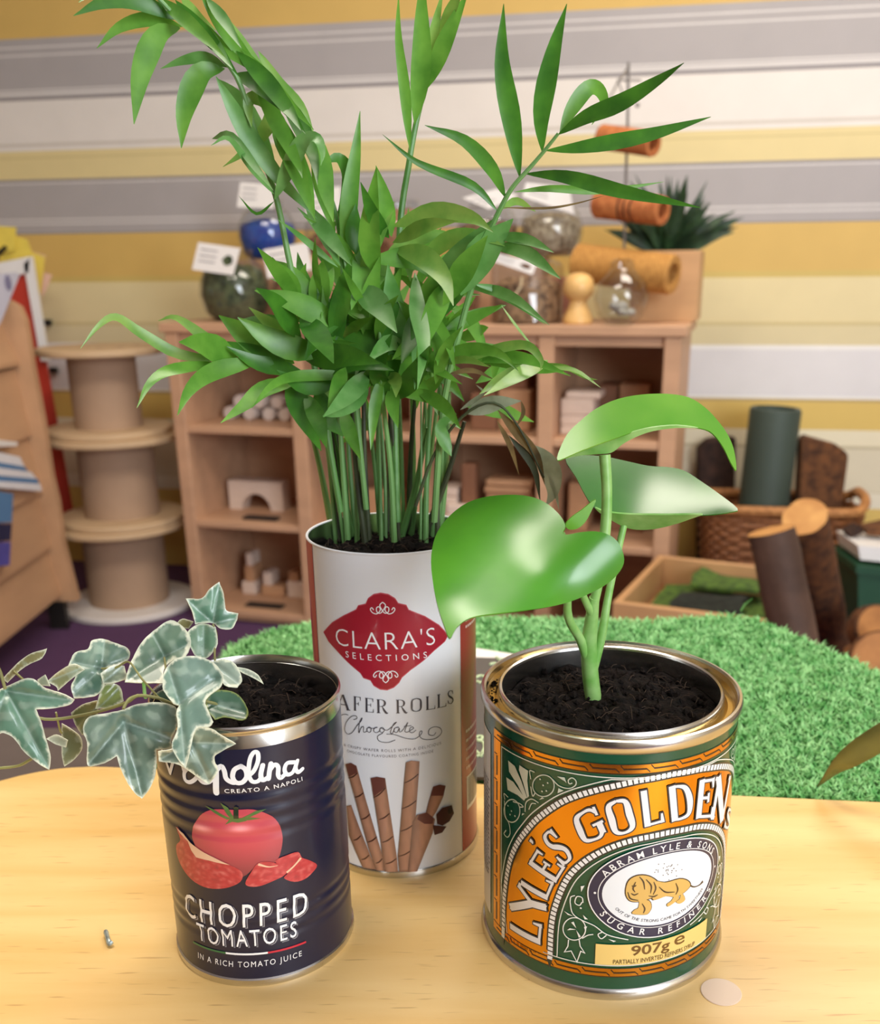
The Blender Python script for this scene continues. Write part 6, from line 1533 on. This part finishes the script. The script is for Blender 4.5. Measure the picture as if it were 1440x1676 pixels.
# ------------------------------------------------------------------ palm in the wafer tin
def palm():
    Fz, Gz, Hz = Z(120, 0, 2.4), Z(600, 0, 2.4), Z(120, 420, 1.714)
    base = Vector((WAF.x, WAF.y, WAF.H-.02))
    t = thing('parlour_palm', 'tall feathery green palm growing in the wafer rolls tin', 'plant', base)
    rnd = random.Random(21)
    def frond(name='frond', pts=None, zf=None, Ys=None, r=(.0014, .0006), m='stem_green'):
        P = [aty(*zf(*p), y) for p, y in zip(pts, Ys)]; Q = crom(P, 4); n = len(Q)
        return MB().tube(Q, [r[0]+(r[1]-r[0])*i/(n-1) for i in range(n)], 8).build(name, m, t)
    def lf(parent, zf, pts, w, s, Y0, Y1, m, prof=.4, tw=None, bow=0):
        n = len(pts); P = []
        for i, p in enumerate(pts):
            k = i/(n-1); P.append(aty(*zf(*p), Y0+(Y1-Y0)*k+bow*math.sin(PI*k)))
        mid = P[n//2]; v = (CAM-mid).normalized()
        a = rnd.uniform(-.55, .55) if tw is None else tw
        nn = v*math.cos(a)+Vector((0, 0, 1))*math.sin(abs(a))*.8+Vector((1, 0, 0))*math.sin(a)*.5
        return strip_leaf(P, w/s/F_PX*(Y0+Y1)/2*1.0, nn, 'leaflet', m, parent, prof=prof)
    s1, s2, s3 = 2.4, 2.4, 1.714
    # --- left tall frond
    f = frond(pts=[(1050, 2010), (960, 1500), (860, 1080), (800, 790), (735, 590), (700, 470), (640, 300), (540, 180), (420, 80), (330, -10), (250, -90)], zf=Fz, Ys=[.445, .44, .435, .432, .43, .428, .425, .422, .42, .418, .416], r=(.0014, .0007))
    for pts, w, m in (([(420, 80), (250, 5), (120, 10), (0, 62)], 58, 'palm_dark'), ([(430, 105), (300, 75), (180, 108), (92, 190)], 46, 'palm_mid'), ([(420, 110), (330, 140), (265, 290), (238, 488)], 80, 'palm_mid'), ([(605, 265), (520, 226), (430, 238), (342, 270)], 38, 'palm_grey'), ([(595, 270), (500, 290), (440, 430), (424, 582)], 84, 'palm_mid'),
                      ([(330, -10), (420, 60), (520, 150), (600, 230)], 50, 'palm_mid'), ([(400, 0), (470, 80), (560, 180), (650, 300)], 48, 'palm_dark'), ([(500, -20), (590, 110), (690, 240), (800, 350)], 52, 'palm_mid'), ([(520, -10), (600, 90), (660, 190)], 40, 'palm_grey'), ([(420, -20), (480, 60), (560, 120)], 40, 'palm_light'),
                      ([(560, 300), (680, 520), (800, 690), (960, 860)], 66, 'palm_grey'), ([(640, 200), (760, 320), (850, 440), (912, 525)], 62, 'palm_dark'), ([(660, 190), (780, 330), (870, 430), (945, 510)], 44, 'palm_mid'), ([(700, 500), (688, 400), (740, 388), (785, 440), (740, 530), (660, 605), (588, 655)], 56, 'palm_light'),
                      ([(790, 785), (850, 650), (900, 560), (955, 545), (978, 600), (972, 650)], 62, 'palm_grey'), ([(790, 765), (700, 660), (610, 545), (540, 572)], 30, 'palm_grey'), ([(790, 470), (870, 650), (950, 865)], 70, 'palm_mid'), ([(720, 350), (800, 480), (880, 640), (900, 700)], 60, 'palm_mid'), ([(330, -60), (200, -20), (90, -30), (20, 10)], 50, 'palm_mid'), ([(790, 790), (720, 840), (650, 770)], 12, 'palm_dark')):
        lf(f, Fz, pts, w, s1, .425, .415+rnd.uniform(-.02, .02), m)
    # --- second left stem with folded leaves
    f = frond(pts=[(1150, 2000), (1100, 1500), (1060, 1080), (1040, 880), (1000, 740), (965, 620), (940, 540)], zf=Fz, Ys=[.45, .445, .44, .44, .438, .436, .434], r=(.0013, .0006))
    for pts, w, m in (([(950, 560), (980, 740), (1030, 930)], 64, 'palm_mid'), ([(985, 640), (1040, 622), (1082, 690), (1065, 800), (1020, 900)], 56, 'palm_dark'), ([(1070, 1060), (1082, 800), (1108, 600), (1126, 436)], 66, 'palm_mid'), ([(1250, 930), (1225, 800), (1188, 650)], 62, 'palm_mid'), ([(1240, 935), (1180, 850), (1128, 715)], 56, 'palm_dark'), ([(1130, 1015), (1200, 900), (1262, 790)], 40, 'palm_light'), ([(1050, 1045), (960, 900), (880, 815)], 36, 'palm_grey'), ([(1040, 1050), (900, 935), (800, 860)], 26, 'palm_grey'),
                      ([(890, 1190), (830, 1085), (760, 1015)], 74, 'palm_mid'), ([(950, 1180), (900, 1080), (880, 990)], 44, 'palm_dark'), ([(970, 1160), (955, 1050), (950, 930)], 46, 'palm_mid'), ([(1110, 1000), (1100, 900), (1110, 800)], 70, 'palm_dark')):
        lf(f, Fz, pts, w, s1, .437, .425+rnd.uniform(-.025, .025), m)
    # --- middle upright frond
    f = frond(pts=[(120, 2050), (110, 1500), (130, 910), (165, 650), (195, 480), (240, 300), (290, 120), (360, -40)], zf=Gz, Ys=[.45, .452, .455, .455, .455, .455, .455, .455], r=(.0016, .0008), m='palm_grey')
    for pts, w, m in (([(170, 590), (150, 360), (125, 150), (125, -30)], 40, 'palm_mid'), ([(188, 490), (214, 260), (216, 40), (220, -120)], 72, 'palm_mid'), ([(240, 345), (300, 180), (400, -40)], 60, 'palm_mid'), ([(230, 360), (258, 160), (300, -40)], 44, 'palm_light'), ([(285, 130), (340, 20), (380, -60)], 40, 'palm_light')):
        lf(f, Gz, pts, w, s2, .453, .44+rnd.uniform(-.015, .015), m, tw=.1)
    # --- right frond
    f = frond(pts=[(265, 2050), (300, 1600), (380, 1245), (430, 1080), (480, 920), (520, 830), (570, 740), (640, 660), (700, 590), (752, 525)], zf=Gz, Ys=[.44, .435, .43, .428, .426, .424, .422, .42, .418, .416], r=(.0015, .0006))
    for pts, w, m, pf in (([(602, 700), (572, 490), (532, 250), (538, 15)], 72, 'palm_dark', .45), ([(690, 600), (688, 440), (732, 210), (786, 15)], 72, 'palm_dark', .45), ([(750, 530), (860, 460), (1000, 402), (1150, 312), (1246, 247)], 60, 'palm_dark', .45), ([(758, 522), (808, 425), (868, 348), (912, 352), (932, 410), (884, 490)], 56, 'palm_mid', .4), ([(700, 592), (850, 577), (1100, 532), (1352, 459)], 54, 'palm_dark', .45), ([(620, 682), (780, 695), (1000, 752), (1312, 816)], 54, 'palm_dark', .45), ([(580, 754), (720, 741), (900, 750), (1030, 736), (1168, 714)], 28, 'palm_mid', .4), ([(546, 778), (490, 662), (382, 552), (228, 492)], 52, 'palm_dark', .4), ([(516, 832), (420, 732), (250, 662), (170, 620), (62, 528)], 34, 'palm_dark', .35), ([(530, 822), (590, 790), (665, 832)], 28, 'palm_light', .4), ([(525, 815), (700, 818), (820, 800), (945, 765)], 9, 'palm_brown', .4), ([(370, 1160), (450, 1000), (575, 860)], 120, 'palm_grey', .5), ([(300, 1200), (380, 1060), (475, 925)], 90, 'palm_mid', .5), ([(470, 925), (620, 940), (735, 992)], 42, 'palm_grey', .5), ([(480, 965), (620, 990), (762, 1096)], 54, 'palm_grey', .5), ([(420, 1115), (540, 1150), (672, 1248)], 30, 'palm_grey', .4)):
        lf(f, Gz, pts, w, s2, .424, .41+rnd.uniform(-.03, .03), m, prof=pf, tw=rnd.uniform(-.25, .25))
    # --- crown leaves in the thick of the plant
    f = frond(pts=[(900, 800), (890, 600), (870, 420), (860, 300), (860, 150)], zf=Hz, Ys=[.442, .44, .435, .43, .43])
    for pts, w, m in (([(440, 290), (300, 275), (190, 215), (120, 170), (70, 195), (20, 258)], 32, 'palm_light'), ([(430, 300), (290, 315), (220, 350), (178, 425)], 34, 'palm_mid'), ([(530, 290), (400, 320), (330, 370), (292, 445)], 50, 'palm_mid'), ([(640, 345), (540, 372), (480, 420), (413, 467)], 56, 'palm_mid'), ([(820, 335), (640, 335), (560, 360), (500, 425)], 34, 'palm_mid'), ([(470, 300), (380, 236), (290, 172), (238, 180)], 32, 'palm_light'), ([(460, 285), (370, 250), (296, 240)], 76, 'palm_mid'), ([(620, 300), (500, 230), (408, 165)], 84, 'palm_mid'), ([(650, 250), (570, 202), (492, 142)], 44, 'palm_light'), ([(640, 230), (570, 140), (512, 88)], 68, 'palm_dark'), ([(640, 320), (520, 300), (430, 252)], 50, 'palm_dark'),
                      ([(600, 340), (640, 430), (695, 545)], 66, 'palm_dark'), ([(690, 370), (705, 450), (758, 505)], 64, 'palm_dark'), ([(820, 325), (790, 390), (740, 430), (698, 447)], 66, 'palm_grey'), ([(935, 250), (880, 245), (823, 297)], 48, 'palm_grey'), ([(958, 45), (965, 150), (982, 250), (965, 372)], 48, 'palm_grey'), ([(850, 140), (900, 200), (935, 262)], 76, 'palm_grey'), ([(740, 250), (740, 150), (746, 55)], 50, 'palm_dark'), ([(830, 285), (832, 180), (882, 55)], 56, 'palm_mid'), ([(900, -20), (980, 0), (1040, 60), (1066, 138)], 60, 'palm_light'), ([(960, 310), (1080, 268), (1180, 258), (1240, 275)], 46, 'palm_mid'), ([(1330, 290), (1290, 312), (1220, 352), (1152, 390)], 52, 'palm_light'), ([(1080, 300), (1180, 262), (1270, 250), (1312, 290), (1310, 320)], 32, 'palm_light'), ([(1100, 292), (1190, 282), (1280, 290), (1395, 335)], 38, 'palm_mid'), ([(1000, 225), (1120, 172), (1205, 134)], 40, 'palm_mid'), ([(1100, 80), (1220, 108), (1335, 192)], 30, 'palm_grey'), ([(960, 370), (1040, 420), (1086, 482)], 40, 'palm_mid'),
                      ([(1030, 300), (1100, 290), (1170, 310)], 24, 'palm_light'), ([(880, 330), (905, 350), (905, 395)], 40, 'palm_light'), ([(760, 60), (800, 140), (830, 180)], 80, 'palm_mid'), ([(640, 160), (690, 230), (730, 300)], 70, 'palm_dark'), ([(560, 10), (640, 90), (700, 180)], 60, 'palm_mid'), ([(700, 10), (690, 120), (700, 220)], 60, 'palm_mid'), ([(1010, 120), (960, 210), (920, 300)], 70, 'palm_dark'), ([(1120, 20), (1040, 130), (990, 220)], 70, 'palm_dark'), ([(900, 60), (880, 160), (870, 260)], 64, 'palm_dark'), ([(780, 120), (700, 200), (650, 290)], 60, 'palm_dark'), ([(900, 400), (960, 330), (1000, 250)], 60, 'palm_dark'), ([(1060, 60), (1010, 160), (960, 300)], 60, 'palm_mid'), ([(1300, 300), (1380, 310), (1440, 340), (1470, 345)], 14, 'palm_light'), ([(700, 320), (800, 300), (900, 320)], 60, 'palm_dark'), ([(650, 290), (760, 280), (860, 300)], 70, 'palm_dark'), ([(960, 30), (1040, -40), (1120, -60), (1210, -30)], 46, 'palm_light'), ([(860, 20), (940, -40), (1040, -60), (1090, -20)], 40, 'palm_light'), ([(820, -30), (800, 60), (780, 150)], 56, 'palm_mid')):
        lf(f, Hz, pts, w, s3, .44, .415+rnd.uniform(-.03, .03), m)
    # further leaves of the thick of the plant
    Mz = Z(120, 0, 1.3211)
    for pts, w, m in (([(205, 15), (270, 60), (330, 110), (380, 150)], 28, 'palm_mid'), ([(285, 0), (330, 60), (380, 120), (440, 190)], 30, 'palm_light'), ([(250, 50), (300, 90), (345, 150)], 26, 'palm_grey'), ([(310, 170), (360, 230), (410, 310), (440, 372)], 42, 'palm_grey'), ([(345, 160), (400, 180), (460, 230), (492, 282)], 36, 'palm_dark'), ([(400, 110), (440, 180), (490, 230), (522, 295)], 26, 'palm_light'), ([(430, 230), (460, 310), (500, 390), (522, 462)], 42, 'palm_mid'), ([(300, 300), (340, 295), (400, 370), (432, 412)], 18, 'palm_grey'), ([(530, 290), (545, 400), (562, 480)], 36, 'palm_mid'), ([(500, 440), (560, 520), (602, 575)], 30, 'palm_grey'), ([(440, 190), (490, 270), (520, 340), (528, 400)], 32, 'palm_dark'),
                      ([(660, 600), (640, 520), (655, 362)], 42, 'palm_mid'), ([(620, 590), (650, 530), (692, 455)], 26, 'palm_light'), ([(620, 590), (570, 520), (498, 468)], 22, 'palm_mid'), ([(490, 650), (440, 585), (398, 535)], 28, 'palm_mid'), ([(580, 705), (480, 655), (392, 628)], 46, 'palm_mid'), ([(610, 770), (520, 690), (430, 556)], 42, 'palm_dark'), ([(560, 730), (580, 640), (602, 555)], 40, 'palm_dark'), ([(640, 750), (640, 650), (662, 555)], 44, 'palm_mid'), ([(700, 750), (690, 650), (680, 572)], 46, 'palm_grey'), ([(760, 730), (770, 640), (806, 555)], 46, 'palm_mid'), ([(600, 790), (560, 740), (528, 600)], 40, 'palm_dark'), ([(540, 770), (440, 740), (355, 686)], 52, 'palm_mid'), ([(480, 810), (400, 770), (325, 738)], 44, 'palm_dark'), ([(580, 820), (500, 835), (440, 800)], 40, 'palm_dark'), ([(470, 835), (500, 905), (560, 962)], 40, 'palm_mid'), ([(500, 850), (530, 910), (548, 970)], 36, 'palm_dark'), ([(580, 880), (600, 940), (622, 995)], 30, 'palm_mid'),
                      ([(690, 490), (780, 460), (860, 470), (908, 502)], 38, 'palm_light'), ([(690, 525), (760, 490), (832, 478)], 30, 'palm_light'), ([(640, 562), (740, 560), (790, 600), (826, 664)], 42, 'palm_mid'), ([(770, 640), (830, 560), (905, 476)], 48, 'palm_grey'), ([(800, 715), (870, 682), (935, 660)], 26, 'palm_mid'), ([(780, 770), (860, 755), (920, 765), (962, 802)], 26, 'palm_mid'), ([(840, 770), (930, 780), (1010, 800), (1062, 802)], 28, 'palm_mid'), ([(1000, 795), (1080, 800), (1140, 838)], 12, 'palm_light'), ([(1005, 788), (930, 820), (878, 852)], 32, 'palm_light'), ([(775, 845), (800, 890), (838, 928)], 26, 'palm_light'), ([(700, 825), (690, 870), (702, 925)], 30, 'palm_mid'), ([(870, 618), (950, 650), (1022, 702)], 16, 'palm_grey'), ([(925, 660), (965, 715), (1015, 775)], 6, 'palm_light'), ([(740, 600), (745, 700), (738, 842)], 30, 'palm_grey'), ([(720, 740), (680, 750), (632, 782)], 34, 'palm_grey'), ([(640, 800), (600, 850), (540, 902)], 40, 'palm_grey'), ([(610, 620), (660, 660), (700, 720)], 50, 'palm_grey'), ([(560, 800), (640, 790), (720, 810)], 40, 'palm_dark'), ([(620, 830), (700, 800), (780, 800)], 44, 'palm_dark'), ([(560, 760), (640, 740), (740, 770)], 50, 'palm_dark'), ([(680, 860), (660, 800), (690, 720)], 40, 'palm_dark')):
        lf(f, Mz, pts, w*1.08, 1.3211, .437, .42+rnd.uniform(-.03, .025), m)
    # random fill deep in the crown
    for _ in range(110):
        cx, cy = rnd.gauss(640, 62), rnd.gauss(560, 52); a = rnd.uniform(0, 2*PI); L = rnd.uniform(80, 165)
        ex, ey = cx+L*math.cos(a)*.8, cy+L*math.sin(a)*.85
        Y0 = rnd.uniform(.43, .48)
        lf(f, lambda x, y: (x, y), [(cx, cy), ((cx+ex)/2+rnd.uniform(-12, 12), (cy+ey)/2-rnd.uniform(2, 14)), (ex, ey)], rnd.uniform(14, 26), 1, Y0, Y0+rnd.uniform(-.03, .03), 'palm_mid')
    # dry leaves on the right
    f = frond('dry_frond', [(960, 700), (1010, 560), (1090, 450), (1180, 410), (1250, 480), (1320, 620)], Hz, [.44, .438, .432, .43, .43, .43], (.0008, .0004), 'stem_dark')
    for pts, w, m in (([(1100, 440), (1180, 412), (1256, 405)], 48, 'palm_dry'), ([(1256, 405), (1262, 440), (1240, 480)], 12, 'palm_brown'), ([(1190, 430), (1250, 500), (1300, 560), (1322, 640)], 30, 'palm_brown'), ([(1295, 530), (1338, 600), (1345, 660), (1325, 700)], 62, 'palm_dry'), ([(1188, 460), (1225, 530), (1250, 612)], 16, 'palm_brown'), ([(1330, 600), (1352, 660), (1362, 710)], 14, 'palm_dry'), ([(1220, 500), (1290, 590), (1310, 690)], 22, 'stem_dark'), ([(1085, 430), (1130, 400), (1150, 380), (1130, 360)], 14, 'palm_dry'), ([(1060, 560), (1030, 480), (1075, 440)], 40, 'palm_grey'), ([(1050, 330), (1120, 320), (1180, 345)], 16, 'palm_brown')):
        lf(f, Hz, pts, w, s3, .432, .43, m)
    # --- stems
    zs = WAF.H-.0112
    for i in range(34):
        bx = 548+(722-548)*(i+.5)/34+rnd.uniform(-4, 4); by = rnd.uniform(868, 902); b = atz(bx, by, zs)
        dx, dy = b.x-WAF.x, b.y-WAF.y; q = math.hypot(dx, dy)
        if q > .032: b.x = WAF.x+dx*.032/q; b.y = WAF.y+dy*.032/q
        tx = 625+(bx-633)*1.25+rnd.uniform(-22, 22); ty = rnd.uniform(540, 640); top = aty(tx, ty, b.y+rnd.uniform(-.012, .012))
        m = b.lerp(top, .5)+Vector((rnd.uniform(-.002, .002), 0, 0))
        r = rnd.choice((.0007, .0010, .0013, .0015)); k = 'stem_green' if rnd.random() < .8 else 'stem_dark'
        MB().tube(crom([b, m, top], 5), [r*(1-.45*j/10) for j in range(11)], 8).build('stem', k, t)
    for i, (p, q) in enumerate((((545, 875), (492, 640)), ((552, 890), (520, 620)), ((570, 900), (548, 640)), ((735, 640), (718, 885)), ((690, 890), (760, 690)), ((655, 885), (700, 700)))):
        a, b = sorted((p, q), key=lambda s: -s[1]); A0 = atz(a[0], min(a[1], 888), zs); B0 = aty(b[0], b[1], A0.y-.008)
        MB().tube(crom([A0, A0.lerp(B0, .5)+Vector((.001, 0, 0)), B0], 5), [.0018-.00009*j for j in range(11)], 8).build('stem', 'stem_green' if i != 4 else 'stem_dark', t)
palm()

# ================================================================== small things on the table
def sign():
    # small blackboard sign lying on the edge of the grass mat
    zz = .0008; b0 = atz(765, 1276, zz); right = Vector((1, -.1, 0)).normalized(); up = Vector((.1, 1, 0)).normalized(); nrm = Vector((0, 0, 1))
    H = atz(790, 1080, zz).y-b0.y; o0 = b0-right*.03; W = .12
    t = thing('chalk_sign', 'small dark chalkboard sign with pale handwriting behind the syrup tin', 'sign', b0)
    MB().prism([o0, o0+right*W, o0+right*W+up*H, o0+up*H], nrm*.002).build('board', 'chalkboard', t, smooth=False)
    MB().prism([o0+up*H, o0+right*(W*.62)+up*H, o0+right*(W*.1)+up*(H+.022), o0+up*(H+.024)], nrm*.0016).build('paper_edge', 'card', t, smooth=False)
    o0 = o0+nrm*.002
    N_ = Z(760, 1000, 5.583)
    def on(px, py):
        d = ray(px, py); k = (o0+nrm*.0004-CAM).dot(nrm)/d.dot(nrm); return CAM+d*k
    S = [[(105, 610), (140, 592), (180, 600), (185, 635), (150, 655), (110, 640)], [(290, 425), (320, 445), (375, 440)], [(230, 490), (270, 478), (320, 490)], [(295, 420), (310, 440), (330, 452)], [(105, 1160), (130, 1145), (165, 1150), (150, 1180), (115, 1175)], [(120, 1185), (170, 1200), (180, 1250), (150, 1310), (110, 1330)], [(105, 1280), (140, 1310), (160, 1330)], [(150, 1320), (175, 1290), (200, 1270)]]
    for q in S: MB().tube(crom([on(*N_(*p)) for p in q], 5), .0009, 6).build('chalk_stroke', 'chalk_ink', t)
sign()
def small():
    c = atz(1180, 1624, 0); rx = abs(atz(1213, 1624, 0).x-c.x)
    t = MB().lathe([(0, .00035), (rx*.97, .00035), (rx, .0002), (rx, 0), (0, 0)], 48, (c.x, c.y, .00005)).build('round_sticker', 'glue_dot', smooth=False); tag(t, 'small round pale pink sticker on the table beside the syrup tin', 'sticker')
    a, b_, d = atz(173, 1524, .002), atz(177, 1539, .002), atz(184, 1541, .002)
    t = MB().tube(crom([a, a.lerp(b_, .5), b_, atz(179, 1545, .0014), d], 4), [.0009, .0011, .0011]+[.001]*14, 8).build('metal_scrap', 'lead_metal'); tag(t, 'tiny bent grey metal scrap on the table beside the tomato tin', 'scrap')
    # leaf at the right edge
    P = [atz(1338, 1288, .004), aty(1375, 1250, .47), aty(1430, 1212, .465), aty(1500, 1172, .46), aty(1600, 1130, .455)]
    o = strip_leaf(P, .014, Vector((.3, -1, .5)), 'fallen_leaf', 'leaf_olive', None, prof=.5, fold=.25)
    m = o.modifiers.new('thickness', 'SOLIDIFY'); m.thickness = .0006; tag(o, 'narrow olive brown leaf tipping onto the table at the grass edge', 'leaf')
small()
